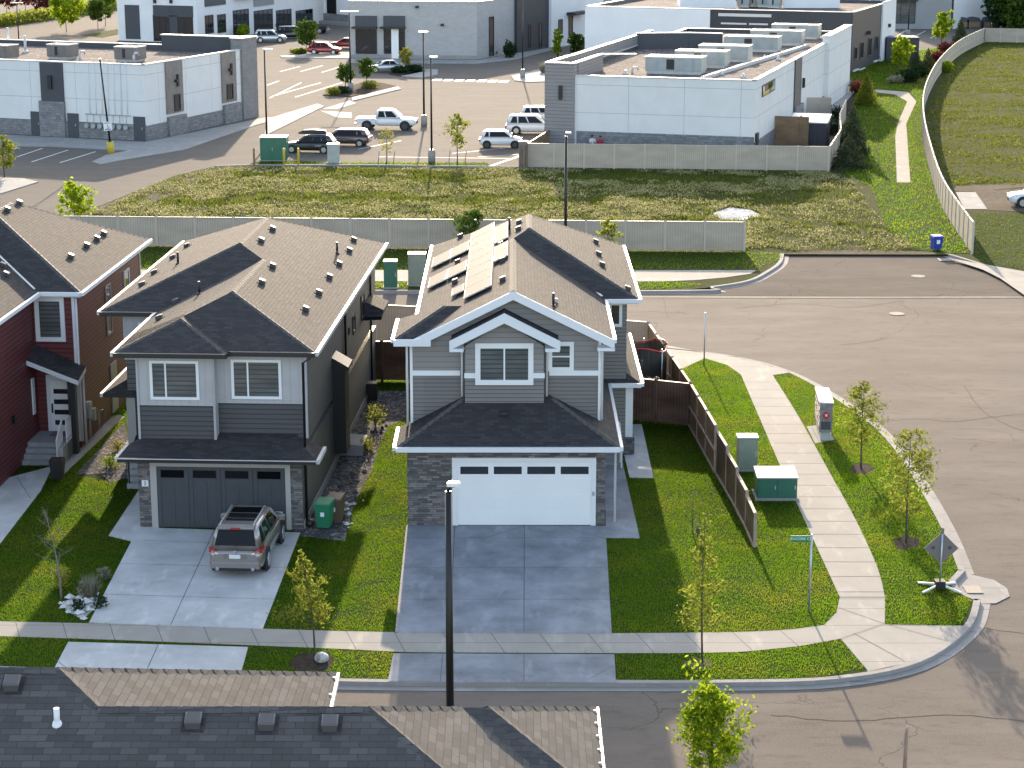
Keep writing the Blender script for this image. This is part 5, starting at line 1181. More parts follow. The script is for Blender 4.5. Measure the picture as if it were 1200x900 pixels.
def shop(name, label, foot, h, wall, para=.5, roofm='roof_gravel', inner='panel_dark', capm='metal_cap'):
    t = thing(name, label, 'building', (foot[0][0],foot[0][1],0)); n = len(foot)
    m = MB(); m.prism(foot,-.3,h-para-.02); m.build('wall',wall,t,world=True)
    m = MB(); m.poly([(x,y,h-para) for x,y in foot]) if sum(foot[i][0]*foot[(i+1)%n][1]-foot[(i+1)%n][0]*foot[i][1] for i in range(n))>0 else m.poly([(x,y,h-para) for x,y in reversed(foot)])
    m.build('roof',roofm,t,world=True)
    cen = Vector((sum(p[0] for p in foot)/n, sum(p[1] for p in foot)/n, 0))
    o = MB(); c = MB(); ii = MB()
    for i in range(n):
        a, b = Vector((*foot[i],0)), Vector((*foot[(i+1)%n],0)); d = (b-a).normalized(); nn = Vector((-d.y,d.x,0)); 
        if nn.dot(cen-a) < 0: nn = -nn
        o.poly([a+Zv*(h-para-.021), b+Zv*(h-para-.021), b+Zv*h, a+Zv*h]); a2, b2 = a+nn*.3, b+nn*.3
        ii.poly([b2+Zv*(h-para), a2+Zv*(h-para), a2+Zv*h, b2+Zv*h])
        c.bar(a+nn*.13-d*.08+Zv*(h+.04), b+nn*.13+d*.08+Zv*(h+.04), .42, .08)
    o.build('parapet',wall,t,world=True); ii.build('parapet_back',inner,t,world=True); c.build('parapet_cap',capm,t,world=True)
    t['h'] = h; del t['h']; return t
def rtu(loc, w, d, h, label, mat='unit_grey', rz=0.0, group='rooftop units on the white shop', curb=.25, parts=True):
    t = thing('rooftop_unit', label, 'rooftop unit', tuple(loc), rz, group)
    MB().box(-w/2+.1,w/2-.1,-d/2+.1,d/2-.1,-.02,curb).build('kerb','galvanised',t)
    b = MB(); b.box(-w/2,w/2,-d/2,d/2,curb,curb+h); b.build('casing',mat,t)
    q = MB()
    for x0,x1,y0,y1 in ((-w/2-.03,w/2+.03,-d/2-.03,-d/2+.12),(-w/2-.03,w/2+.03,d/2-.12,d/2+.03),(-w/2-.03,-w/2+.12,-d/2+.12,d/2-.12),(w/2-.12,w/2+.03,-d/2+.12,d/2-.12)): q.box(x0,x1,y0,y1,curb+h+.002,curb+h+.09)
    q.build('top_frame','metal_cap',t)
    q = MB(); q.box(-w/2+.13,w/2-.13,-d/2+.13,d/2-.13,curb+h+.003,curb+h+.02); q.build('fan_deck','panel_dark',t)
    for k in range(2):
        q = MB(); q.cyl((-w*.22+k*w*.32,0),min(w*.14,d*.36),curb+h,curb+h+.07,16); q.build('fan','black_plastic',t)
    for k in (-.28,.1,.36): q = MB(); q.box(w*k-.02,w*k+.02,-d/2-.03,-d/2,curb+.05,curb+h-.05); q.build('panel_rib',mat,t)
    q = MB(); q.box(w*-.12,w*.02,-d/2-.02,-d/2+.001,curb+.15,curb+h-.12); q.build('louvre','black_plastic',t)
    return t
# long building with stone base at upper left
CL = Vector((-32.8,180.1)); a = R(-21); uL = Vector((math.cos(a),math.sin(a))); vL = Vector((-uL.y,uL.x))
fL = [tuple(CL-uL*48), tuple(CL), tuple(CL+vL*20.4), tuple(CL+vL*20.4-uL*48)]
BL = shop('building', 'long low white building with dark pilasters and grey stone base at left', fL, 6.75, 'stucco_white')
w1 = Wl(BL, fL[0], fL[1]); w2 = Wl(BL, fL[1], fL[2])
w1.base('stone_base','stone_grey',1.45); w2.base('stone_base','stone_grey',1.35)
w1.rect('pilaster','panel_dark',(49.5,119),(73.5,74),.14,z=(None,6.7)); w1.rect('pilaster_base','stone_grey',(49.5,160),(76.5,119),.3,z=(0,None))
for x0,x1,yb in ((195,212,134),(260,275,121)): w2.rect('pilaster','unit_brown',(x0,yb),(x1,72),.14,z=(None,6.7))
for x0,x1,yt in ((196.5,216,133),(261.5,280,119.5)): w2.rect('pilaster_base','stone_grey',(x0,yt+30),(x1,yt),.3,z=(0,None))
w2.win((203,130.5),(209,109.5),tw=.06,off=.142); w2.win((264.5,117),(271,97.5),tw=.06,off=.142)
for x,y in ((206,94),(269,81)): 
    s0,z0 = w2.at(x,y); m = MB(); obox(m,w2.lp(),w2.du,w2.dn,s0-.12,s0+.12,z0-.55,z0+.55,.14,.3); obox(m,w2.lp(),w2.du,w2.dn,s0-.5,s0-.12,z0-.12,z0+.1,.14,.4); m.build('wall_lamp','trim_black',BL)
s0,z0 = w1.at(60,96); m = MB(); obox(m,w1.lp(),w1.du,w1.dn,s0-.2,s0+.2,z0-.6,z0+.6,.14,.35); m.build('wall_lamp','trim_black',BL)
for x0,x1,y0,y1 in ((38,49,131,158),(81,92,133,160),(158,170,137,164)):
    dd = w1.rect('door','door_charcoal',(x0,y1),(x1,y0),.13,z=(0,None)); s0,z0 = w1.at(x1-2,(y0+y1)/2); m = MB(); obox(m,w1.lp(),w1.du,w1.dn,s0-.06,s0,z0-.1,z0+.1,.13,.2); m.build('handle','galvanised',dd)
m = MB()
for k in range(7):
    x = 107+k*7.3; s0,z0 = w1.at(x,142); s1,z1 = w1.at(x,75); mm = MB(); P = w1.lp(); d = w1.dn*.13
    mm.tube([P+w1.du*s0+Zv*2.2+d, P+w1.du*s0+Zv*6.95+d], .035, 6); mm.build('gas_pipe','trim_white',BL)
s0,_ = w1.at(102,150); s1,_ = w1.at(155,150)
mm = MB(); mm.tube([w1.lp()+w1.du*s0+Zv*2.2+w1.dn*.16, w1.lp()+w1.du*s1+Zv*2.2+w1.dn*.16], .045, 6); mm.build('gas_manifold','unit_grey',BL)
for k in range(7):
    s0,_ = w1.at(104+k*7.6,152); mm = MB(); mm.cylax(w1.lp()+w1.du*s0+Zv*1.15+w1.dn*.28,w1.dn,.22,.25,12); mm.tube([w1.lp()+w1.du*s0+Zv*1.3+w1.dn*.2,w1.lp()+w1.du*s0+Zv*2.2+w1.dn*.16],.03,5); mm.build('gas_meter','unit_grey',BL)
# raised end pier and rear screen wall
e0 = CL+vL*17.8; m = MB(); m.prism([tuple(e0+uL*.25),tuple(CL+vL*20.8+uL*.25),tuple(CL+vL*20.8-uL*1.0),tuple(e0-uL*1.0)],-.2,7.8); m.build('end_pier','brick_grey',BL,world=True)
m = MB(); m.prism([tuple(e0+uL*.35-vL*.1),tuple(CL+vL*20.9+uL*.35),tuple(CL+vL*20.9-uL*1.1),tuple(e0-uL*1.1-vL*.1)],7.802,7.9); m.build('parapet_cap','metal_cap',BL,world=True)
m = MB(); m.prism([tuple(CL+vL*20.0-uL*10),tuple(CL+vL*20.0-uL*1.0),tuple(CL+vL*20.6-uL*1.0),tuple(CL+vL*20.6-uL*10)],6.2,7.75); m.build('screen_wall','panel_dark',BL,world=True)
m = MB(); m.prism([tuple(CL+vL*19.9-uL*10.1),tuple(CL+vL*19.9-uL*1.0),tuple(CL+vL*20.7-uL*1.0),tuple(CL+vL*20.7-uL*10.1)],7.752,7.84); m.build('parapet_cap','metal_cap',BL,world=True)
for q,l in (((4,70),'brown rooftop unit at the left picture edge'),((74,69),'brown rooftop unit in the middle of the long roof'),((153,72),'brown rooftop unit nearest the raised roof end')):
    P = g(*q,6.25); rtu(P,2.3,1.9,1.1,l,'unit_brown',a,'brown rooftop units on the long building')
def roofpipe(px,py,z,h,label,r=.12,goose=False,mat='metal_cap',root=None):
    P = g(px,py,z)-root.location; m = MB()
    if goose: m.tube([P,P+Zv*h,P+Vector((.12,0,h+.22)),P+Vector((.4,0,h+.22)),P+Vector((.5,0,h))],r,8)
    else: m.tube([P,P+Zv*h],r,8); m.tube([P,P+Zv*.3],r*3,8,0,r*1.2)
    m.build('roof_pipe',mat,root)
for x,y,gs_ in ((30,62,0),(10,52,0),(16,67,1),(94,72,1),(157,74,1)): roofpipe(x,y,6.25,.7 if gs_ else 1.7,'',.13,bool(gs_),root=BL)
# white shop with rooftop units
CR = Vector((20.2,167.2)); a2 = R(-16.6); u2 = Vector((math.cos(a2),math.sin(a2))); v2 = Vector((-u2.y,u2.x)); W2_ = 18.0
fR = [tuple(CR-u2*W2_), tuple(CR), tuple(CR+v2*58), tuple(CR+v2*58-u2*W2_)]
BR = shop('building', 'white shop with gravel roof and a row of grey rooftop units', fR, 6.6, 'stucco_white', .35)
w1 = Wl(BR, fR[0], fR[1]); w2 = Wl(BR, fR[1], fR[2])
m = MB(); m.prism([tuple(CR+v2*41+u2*.45),tuple(CR+v2*58.2+u2*.45),tuple(CR+v2*58.2-u2*.3),tuple(CR+v2*41-u2*.3)],-.2,7.3); m.build('rear_wall','stucco_white',BR,world=True)
m = MB(); m.prism([tuple(CR+v2*40.9+u2*.5),tuple(CR+v2*58.3+u2*.5),tuple(CR+v2*58.3-u2*.35),tuple(CR+v2*40.9-u2*.35)],7.302,7.39); m.build('parapet_cap','metal_cap',BR,world=True)
w1.base('stone_base','stone_grey',1.95,2.7); w2.base('stone_base','stone_grey',1.5,0,12); w2.base('stone_base','stone_grey',1.3,30,41)
m = MB(); pc = [tuple(CR-u2*(W2_+.1)-v2*.25),tuple(CR-u2*15.5-v2*.25),tuple(CR-u2*15.5+v2*1.0),tuple(CR-u2*(W2_+.1)+v2*1.0)]
m.prism(pc,-.2,7.6); m.build('corner_pier','boards_grey',BR,world=True)
m = MB()
for A_,B_ in (((W2_-.1,-.1),(15.5,-.1)),((W2_-.1,-.1),(W2_-.1,7)),((15.6,-.1),(15.6,9.5)),((15.6,9.5),(12.6,10.5))):
    p_ = CR-u2*A_[0]+v2*A_[1]; q_ = CR-u2*B_[0]+v2*B_[1]; m.bar((p_.x,p_.y,7.67),(q_.x,q_.y,7.67),.45,.1)
m.build('parapet_cap','metal_cap',BR,world=True)
m = MB()
for A_,B_ in (((W2_-.1,.9),(W2_-.1,7)),((15.6,.9),(15.6,9.5)),((W2_-.1,7),(W2_-.1,40)),((W2_-.1,33),(13,35)),((13,35),(9.5,35))):
    p_ = CR-u2*A_[0]+v2*A_[1]; q_ = CR-u2*B_[0]+v2*B_[1]; zt = 7.6 if A_[1] < 8 else 7.2+(.6 if A_[1] > 20 else 0)
    mm = MB(); mm.bar((p_.x,p_.y,(6.1+zt)/2),(q_.x,q_.y,(6.1+zt)/2),.35,zt-6.1); mm.build('screen_wall','panel_dark' if A_[1] > 20 else 'boards_grey',BR,world=True)
    mm = MB(); mm.bar((p_.x,p_.y,zt+.04),(q_.x,q_.y,zt+.04),.45,.08); mm.build('parapet_cap','metal_cap',BR,world=True)
s0,z0 = w1.at(658,108); m = MB(); obox(m,w1.lp(),w1.du,w1.dn,s0-.15,s0+.15,z0-.6,z0+.6,.25,.45); m.build('wall_lamp','trim_black',BR)
w2.rect('pilaster','panel_dark',(929,140),(938.5,78),.12,z=(None,6.59)); w2.rect('pilaster_base','stone_grey',(929,141),(938.5,120),.3)
s0,z0 = w2.at(939,97); m = MB(); obox(m,w2.lp(),w2.du,w2.dn,s0-.2,s0+.2,z0-.45,z0+.45,.12,.35); m.build('wall_lamp','trim_black',BR)
s0,z0 = w2.at(892.5,114); s1,z1 = w2.at(907.5,96); s0b,z0b = w2.at(893,101)
m = MB(); obox(m,w2.lp(),w2.du,w2.dn,s0,s1,z0,z0b+.05,.0,.08); ps = m.build('wall_poster','trim_black',BR); zz0,zz1,ss = z0+.08,z0b-.03,(s1-s0)
for f0,f1,h0,h1,mt in ((.04,.14,.4,.95,'white_paint'),(.15,.42,.35,.95,'plum'),(.42,.78,.4,.95,'leaf_green'),(.05,.5,.02,.38,'yellow'),(.5,.7,.02,.4,'bin_brown'),(.7,.96,.05,.5,'unit_grey'),(.79,.95,.5,.95,'box_sage')):
    m = MB(); obox(m,w2.lp(),w2.du,w2.dn,s0+ss*f0,s0+ss*f1,zz0+(zz1-zz0)*h0,zz0+(zz1-zz0)*h1,.08,.09); m.build('poster_patch',mt,ps)
for x,y0,y1 in ((885.5,155,170),(910.5,142,172),(951.5,120,137),(958,120,130),(971,92,117)): w2.rect('wall_pipe','trim_black',(x-1,y1),(x+1.5,y0),.2)
for i,(x,y,wd,l) in enumerate(((792,85.5,5.0,'nearest of the grey rooftop units'),(823,78,4.6,'second grey rooftop unit from the front'),(850,71,4.7,'third grey rooftop unit from the front'),(882,59.5,5.4,'largest grey rooftop unit near the middle of the roof'),(911,52,5.3,'grey rooftop unit second from the far end'),(933,44.5,5.0,'grey rooftop unit at the far end of the row'))):
    P = g(x,y,6.27); rtu(P,wd,2.4,1.15,l,'unit_grey',a2)
for x,y,k in ((733,88,0),(845,88,0),(871,92,0),(896,70,0),(912,71,0),(741,88,1),(853,49,0)): roofpipe(x,y,6.25,.45,'',.1,bool(k),root=BR)
m = MB(); A_ = g(823,93,6.3); B_ = g(945,55,6.3); m.bar((A_.x,A_.y,6.4),(B_.x,B_.y,6.4),.35,.3); m.build('roof_curb','metal_cap',BR,world=True)
# shed and wooden screen in the shop yard
P = g(951,171); sd = thing('shed','dark garden shed with small window inside the shop yard','shed',(P.x,P.y+1.2,0),a2)
q = MB(); q.box(-1.6,1.6,-1.2,1.2,0,2.0); q.build('wall','metal_dark',sd); q = MB(); q.loft([[(-1.7,-1.3,2.0),(1.7,-1.3,2.0),(1.7,1.3,2.5),(-1.7,1.3,2.5)],[(-1.7,-1.3,2.1),(1.7,-1.3,2.1),(1.7,1.3,2.6),(-1.7,1.3,2.6)]],0,True); q.build('roof','galvanised',sd); window(sd,(-1.2,-1.2,1.1),U1,-V1,.6,.6,fmat='trim_black',tw=.06)
P = g(927,171); q = MB(); q.box(-1.5,1.5,-.05,.05,0,2.6); t = thing('wood_screen','tan wooden screen standing beside the dark shed','screen',tuple(P),a2); q.build('panel','wood_mid',t); q = MB(); q.box(.75,.87,-.12,-.05,0,2.7); q.build('post','wood_mid',t)
P = g(954,142); q = MB(); q.box(P.x-1.6,P.x+1.6,P.y-.06,P.y+.06,0,2.3); tag(q.build('screen_panel','vinyl_tan'),'grey-tan privacy panel behind the dark shed','screen')
P = g(919,169); q = MB(); q.cylax((P.x,P.y-.3,.5),(0,1,0),.5,.3,18); tag(q.build('hose_reel','black_plastic'),'black round reel leaning by the wooden screen','reel')
# dark building behind
CD = Vector((41,244.5)); a3 = R(-21); u3 = Vector((math.cos(a3),math.sin(a3))); v3 = Vector((-u3.y,u3.x))
fD = [tuple(CD-u3*34), tuple(CD), tuple(CD+v3*27), tuple(CD+v3*27-u3*34)]
BD = shop('building','dark charcoal building with white end panels behind the white shop',fD,7.3,'metal_dark',.4)
w1 = Wl(BD,fD[0],fD[1]); w2 = Wl(BD,fD[1],fD[2])
s1,_ = w1.at(832,30); m = MB(); obox(m,w1.lp(),w1.du,w1.dn,0,s1,-.2,7.28,0,.15); m.build('white_panel','stucco_white_far',BD)
s0,_ = w2.at(1032,40); m = MB(); obox(m,w2.lp(),w2.du,w2.dn,s0,w2.L,-.2,7.6,0,.2); m.build('white_panel','stucco_white_far',BD)
for a_,b_ in (((842,18.8),(904,16.8)),((845,28.2),(875,27)),((878,29),(900,27.6))): w1.rect('light_strip','metal_cap',a_,b_,.1)
for x0,x1,y0,y1 in ((1000.5,1004.5,54,71),(1007,1012,48,70),(1016.5,1021.5,43,67),(1024.5,1029,41,60)): w2.win((x0,y1),(x1,y0),pmat='pane',tw=.15); w2.rect('sill_panel','stucco_white_far',(x0-1,y1+13),(x1+.5,y1+9),.2)
for x,y in ((1016.5,38),(1039.5,29.5)): s0,z0 = w2.at(x,y); m = MB(); obox(m,w2.lp(),w2.du,w2.dn,s0-.3,s0+.3,z0-.25,z0+.2,0,.5); m.build('wall_lamp','trim_black',BD)
for (x0,y0,x1,y1,h_,mt,n_) in ((797,9,862,0,1.7,'stucco_white_far','white_plant_screen'),(918,9,984,0,1.8,'stucco_white_far','white_plant_screen')):
    A_ = g(x0,y0,7.0); B_ = g(x1,y0,7.0); m = MB(); m.box(A_.x,B_.x,A_.y,A_.y+5,6.95,6.95+h_); m.build(n_,mt,BD,world=True)
for k,(x,y) in enumerate(((872,8),(884,7),(896,8),(908,9),(890,3),(905,3))): P = g(x,y,7.0); rtu(P,1.6,1.6,1.3+.2*(k%3),'small grey rooftop unit among the cluster on the charcoal building','unit_grey',a3,'small rooftop units on the charcoal building')
P = g(1043,70); q = MB(); 
t = thing('bench_set','low dark picnic bench beside the charcoal building','bench',tuple(g(1020,73)),a3); MB().box(-1.2,1.2,-.35,.35,.7,.78).build('top','panel_dark',t)
for s in (-1,1): MB().box(-1.2,1.2,s*.75-.15,s*.75+.15,.4,.46).build('seat','panel_dark',t); MB().box(s*.9-.05,s*.9+.05,-.8,.8,0,.7).build('leg','panel_dark',t)
q = MB(); P = g(1047,71); q.box(P.x-1,P.x+3.2,P.y-.2,P.y+3,0,3.0); tag(q.build('bin_enclosure','metal_dark'),'dark block-like bin enclosure beside the white end wall','enclosure')
# beige brick building, top centre
fC = [tuple(g(409.5,68))[:2], tuple(g(558.7,69.8))[:2], tuple(g(602.7,60))[:2], tuple(g(640,55.5))[:2], tuple(g(676,46))[:2]]
pA,pB = Vector(fC[0]),Vector(fC[1]); dBC = (Vector(fC[2])-pB).normalized()
pB2 = pB+Vector((math.cos(R(63)),math.sin(R(63))))*38; pA2 = pA+Vector((math.cos(R(85)),math.sin(R(85))))*38
BC = shop('building','pale brick building with black awnings at the top centre',[tuple(pA),tuple(pB),tuple(pB2),tuple(pA2)],7.4,'brick_beige',.5)
w1 = Wl(BC,pA,pB); w2 = Wl(BC,pB,pB2)
for x0,x1,kind in ((417,441.5,0),(450,474.5,1)):
    w1.win((x0,63),(x1,32),cols=(.33,.66),rows=(.3,),tw=.12); w1.rect('awning','panel_dark',(x0,33),(x1,18.5),.35); s0,z0 = w1.at(x0-3.5,32); s1,_ = w1.at(x1+1,32); m = MB(); obox(m,w1.lp(),w1.du,w1.dn,s0,s1,z0-.12,z0+.12,0,1.0); m.build('canopy','trim_black',BC)
w1.rect('door','door_white',(459,63),(467,34),.12,z=(0,None)); 
w1.base('stone_base','concrete_plain',.5)
for x,y in ((489,8),(518.5,29)): s0,z0 = w1.at(x,y); m = MB(); obox(m,w1.lp(),w1.du,w1.dn,s0-.2,s0+.2,z0-.15,z0+.15,0,.4); m.build('wall_lamp','trim_black',BC)
w2.win((573,66),(578.5,19),tw=.1)
s0,_ = w2.at(602.7,60); s1,_ = w2.at(640,50); s2,_ = w2.at(676,46)
m = MB(); obox(m,w2.lp(),w2.du,w2.dn,s0,s1,-.2,8.5,0,.4); m.build('dark_cladding','metal_dark',BC); m = MB(); obox(m,w2.lp(),w2.du,w2.dn,s1,w2.L,-.2,8.8,0,.8); m.build('white_panel','stucco_white_far',BC)
for x0,x1,y0,y1 in ((616.5,619,28,56),(628.5,632,26,56)): w2.win((x0,y1),(x1,y0),tw=.1,off=.402)
for x0,x1,y0,y1 in ((648,653,22,40),(660,665,18,42)): w2.win((x0,y1),(x1,y0),tw=.1,off=.802)
s0,z0 = w2.at(658,16); s1,_ = w2.at(676,13); m = MB(); obox(m,w2.lp(),w2.du,w2.dn,s0,s1,z0-.2,z0+.2,.8,2.2); m.build('canopy','trim_black',BC)
# white storefronts, top left
fS = [tuple(g(139,47.5))[:2], tuple(g(232,50.5))[:2]]; pA,pB = Vector(fS[0]),Vector(fS[1]); d2 = Vector((math.cos(R(71)),math.sin(R(71))))
BS = shop('building','white storefront building with tall dark windows at upper left',[tuple(pA),tuple(pB),tuple(pB+d2*48),tuple(pA+d2*48)],9.0,'stucco_white_far',.5)
w1 = Wl(BS,pA,pB); w2 = Wl(BS,pB,pB+d2*48)
w1.rect('dark_panel','panel_dark',(148,46.5),(163,6),.1,z=(.3,None))
w1.rect('dark_panel','panel_dark',(180,19),(226,7),.12); w1.win((180.5,48),(200.5,18),cols=(.33,.66),rows=(.4,.7),pmat='pane'); w1.rect('dark_panel','panel_dark',(200,48),(208,18),.12); w1.win((208,48),(226,18),cols=(.5,),rows=(.4,),pmat='pane')
s0,_ = w2.at(239.5,40); 
w2.rect('dark_panel','panel_dark',(240,17),(264,5),.12,z=(5.0,7.4)); w2.win((240.5,40),(249.5,17),cols=(.5,),rows=(.5,),pmat='pane'); w2.win((255,39),(264,16),cols=(.5,),rows=(.5,),pmat='pane')
for x0,x1 in ((273.5,291),(298,319),(324,341),(347,366)): w2.win((x0,42),(x1,10),cols=(.25,.5,.75),rows=(.35,),pmat='pane')
w2.rect('grey_panel','stucco_grey',(297,8),(320,-6),.15); w2.rect('awning','trim_black',(297,10.5),(378,-1),.9,z=(5.6,5.85)); w2.rect('awning','trim_black',(274,9),(295,5),.9,z=(5.6,5.85))
for x,y in ((182,0),(201,1),(243,1),(253.5,0)): pass
for x in (182,201): s0,z0 = w1.at(x,0.5); m = MB(); obox(m,w1.lp(),w1.du,w1.dn,s0-.15,s0+.15,z0-.4,z0+.3,0,.4); m.build('wall_lamp','trim_black',BS)
# pale end wing behind the red cars
P0 = g(367,26); P1 = g(412,33)
BE = shop('building','white wing with grey stone steps behind the red cars',[tuple(P0)[:2],(P1.x+6,P1.y+0.5),(P1.x+6,P1.y+30),(P0.x,P0.y+30)],9.0,'stucco_white_far',.5)
w1 = Wl(BE,tuple(P0)[:2],(P1.x+6,P1.y+.5)); w1.win((383.5,16),(394,-3),pmat='pane_tint'); w1.win((367.5,15),(373,2),pmat='pane_tint'); w1.base('stone_base','stone_grey',1.6,d=.4); w1.base('step','concrete_plain',.5,d=2.0)
# grey building at the far top and white warehouse at the upper right
Q0,Q1 = g(640,24),g(830,20); BF = shop('building','dull grey building with tall windows behind the shrubs at the top',[tuple(Q0)[:2],tuple(Q1)[:2],(Q1.x,Q1.y+30),(Q0.x,Q0.y+30)],9.5,'stucco_grey',.5)
w1 = Wl(BF,tuple(Q0)[:2],tuple(Q1)[:2]); w1.win((676,12),(695,-10),cols=(.33,.66),rows=(.4,),pmat='pane'); w1.win((716,19),(736,-8),cols=(.33,.66),rows=(.4,),pmat='pane'); w1.win((752,4),(763,-8),pmat='pane')
Q0,Q1,Q2,Q3 = g(1040,34),g(1114,34),g(1167,30),g(1184,24)
BW = shop('building','grey building with large glazed bay at the upper right',[tuple(Q0)[:2],tuple(Q1)[:2],(Q1.x+2,Q1.y+40),(Q0.x,Q0.y+40)],10,'stucco_grey',.5)
w1 = Wl(BW,tuple(Q0)[:2],tuple(Q1)[:2]); w1.win((1047.5,27.5),(1073.5,0),cols=(.3,.7),rows=(.35,.75),pmat='pane_blinds_reflection'); w1.rect('awning','trim_black',(1046,1),(1075,-3),.8)
BX = shop('building','plain white warehouse wall with three dark bins in front, upper right',[(Q1.x+.3,Q1.y-.2),tuple(Q2)[:2],(Q3.x,Q3.y),(Q1.x+4,Q3.y+40)],10,'stucco_white_far',.5)
for q,w_,l in (((1126,33),2.2,'arched dark bin at the left of three by the white warehouse'),((1140,33),2.3,'arched dark bin in the middle of three by the warehouse'),((1155.5,33),1.2,'small narrow dark bin at the right of three by the warehouse')):
    P = g(*q); t = thing('waste_container',l,'waste bin',tuple(P),0,'dark bins by the white warehouse'); m = MB(); m.loft([[(-w_/2,y,0),(w_/2,y,0),(w_/2,y,1.2),(w_*.35,y,1.65),(0,y,1.8),(-w_*.35,y,1.65),(-w_/2,y,1.2)] for y in (-.8,.8)],0,True); m.build('body','panel_dark',t); m = MB(); m.box(-w_*.38,w_*.38,-.83,-.8,.2,1.0); m.build('door','wood_mid',t)
# ------------------------------------------------------------------ vehicles
def ringx(x, zb, zt, w, tum=.06):
    """closed body section at station x"""
    h = zt-zb
    half = [(0,zb),(w*.8,zb),(w*.97,zb+h*.14),(w,zb+h*.42),(w*(1-tum*.4),zb+h*.75),(w*(1-tum*1.2),zt-h*.06),(w*.8,zt),(w*.4,zt+.012)]
    return [(x,y,z) for y,z in half]+[(x,-y,z) for y,z in reversed(half) if y > 0]
def vehicle(name, label, pos, rz, L, W, H, style, col, cat='car', group='vehicles parked by the shops', dark=False, z0=0.0, rails=False):
    t = thing(name, label, cat, (pos[0],pos[1],z0), rz, group); a = L/2; w = W/2
    S = dict(
      suv=   dict(belt=1.0,hood=1.0,nose=.8,tail=.95,cb=(-.485,.27),ct=(-.42,.1),wb=(-.3,.3),r=.37),
      wagon= dict(belt=.92,hood=.9,nose=.7,tail=.9,cb=(-.475,.25),ct=(-.37,.06),wb=(-.29,.3),r=.33),
      hatch= dict(belt=.95,hood=.96,nose=.76,tail=.92,cb=(-.48,.33),ct=(-.4,.13),wb=(-.32,.33),r=.31),
      sedan= dict(belt=.9,hood=.88,nose=.66,tail=.92,cb=(-.4,.25),ct=(-.2,.04),wb=(-.29,.31),r=.32),
      pickup=dict(belt=1.15,hood=1.12,nose=.95,tail=1.1,cb=(-.17,.26),ct=(-.14,.12),wb=(-.31,.32),r=.42))[style]
    zb = .24 if style != 'pickup' else .42; b = S['belt']; B = MB()
    xr = -a if style != 'pickup' else -a*.34
    rs = [ringx(xr, zb+.2, S['tail']-.12, w*.82), ringx(xr+.08, zb+.08, S['tail']-.03, w*.93), ringx(xr+.28, zb, max(S['tail'],b-.02), w*.985)]
    for q in ((-.3,-.1,.1,.2) if style != 'pickup' else (-.08,.02,.12,.22)): rs.append(ringx(L*q, zb, b, w))
    rs += [ringx(L*.3, zb, S['hood'], w*.985), ringx(L*.41, zb+.02, S['hood']-.06, w*.96), ringx(a-.12, zb+.05, S['nose']+.05, w*.88), ringx(a, zb+.16, S['nose']-.1, w*.74)]
    B.loft(rs, 0, True, True); B.build('body', col, t)
    # cabin
    cb0, cb1, ct0, ct1 = L*S['cb'][0], L*S['cb'][1], L*S['ct'][0], L*S['ct'][1]; wb_, wt = w*.93, w*.72
    cab = MB(); zc = b-.04; zm = b+(H-b)*.72
    def cr(z, x0, x1, ww, rr=.08): return [(x0,-ww+rr,z),(x0+rr*.6,-ww,z),(x1-rr*.6,-ww,z),(x1,-ww+rr,z),(x1,ww-rr,z),(x1-rr*.6,ww,z),(x0+rr*.6,ww,z),(x0,ww-rr,z)]
    lerp = lambda p,q,f: p+(q-p)*f
    cab.loft([cr(zc,cb0,cb1,wb_), cr(lerp(zc,H,.86),lerp(cb0,ct0,.84),lerp(cb1,ct1,.84),lerp(wb_,wt,.84)), cr(H-.04,lerp(cb0,ct0,.97),lerp(cb1,ct1,.97),wt*.97,.12), cr(H,ct0+.16,ct1-.14,wt*.8,.15)],0,True,True)
    cabo = cab.build('cabin', col, t)
    def P(fx, fz, s):                                         # point on a cabin side
        x0, x1 = lerp(cb0,ct0,fz), lerp(cb1,ct1,fz); return Vector((lerp(x0,x1,fx), s*(lerp(wb_,wt,fz)+.012), lerp(zc,H,fz)))
    cuts = {'suv':((.06,.27),(.3,.55),(.575,.88)),'wagon':((.1,.3),(.325,.58),(.6,.9)),'hatch':((.08,.25),(.28,.88),),'sedan':((.13,.5),(.525,.86)),'pickup':((.06,.4),(.45,.86))}[style]
    for s in (-1,1):
        for f0,f1 in cuts:
            m = MB(); k = .12 if f1 > .85 else 0; pts = [P(f0+ (.03 if f0<.15 else 0),.16,s),P(f1+k*.4,.16,s),P(f1-.02,.84,s),P(f0+(.06 if f0 < .15 else 0),.84,s)]
            m.poly(pts if s < 0 else pts[::-1]); m.build('window','pane_tint',cabo)
    def Q(end, fy, fz):
        x = lerp(cb1,ct1,fz)+.014 if end > 0 else lerp(cb0,ct0,fz)-.014; return Vector((x, fy*lerp(wb_,wt,fz), lerp(zc,H,fz)))
    for end, nm in ((1,'windscreen'),(-1,'rear_window')):
        m = MB(); pts = [Q(end,-.84,.18),Q(end,.84,.18),Q(end,.86,.86),Q(end,-.86,.86)]; m.poly(pts if end > 0 else pts[::-1]); m.build(nm,'pane_tint',cabo)
    if style == 'pickup':
        bed = MB(); x0, x1 = -a+.05, -L*.165; bz = 1.12
        bed.box(x0,x1,-w*.95,-w*.95+.1,.55,bz); bed.box(x0,x1,w*.95-.1,w*.95,.55,bz); bed.box(x0,x0+.08,-w*.95+.1,w*.95-.1,.55,bz); bed.box(x0+.08,x1,-w*.95+.1,w*.95-.1,.55,.68); bed.build('cargo_bed',col,t)
        m = MB(); m.box(x0+.1,x1-.05,-w*.8,w*.8,.685,.7); m.build('bed_liner','plum',t)
        m = MB(); m.box(-a-.1,-a+.05,-w*.9,w*.9,.5,.68); m.build('bumper','galvanised',t)
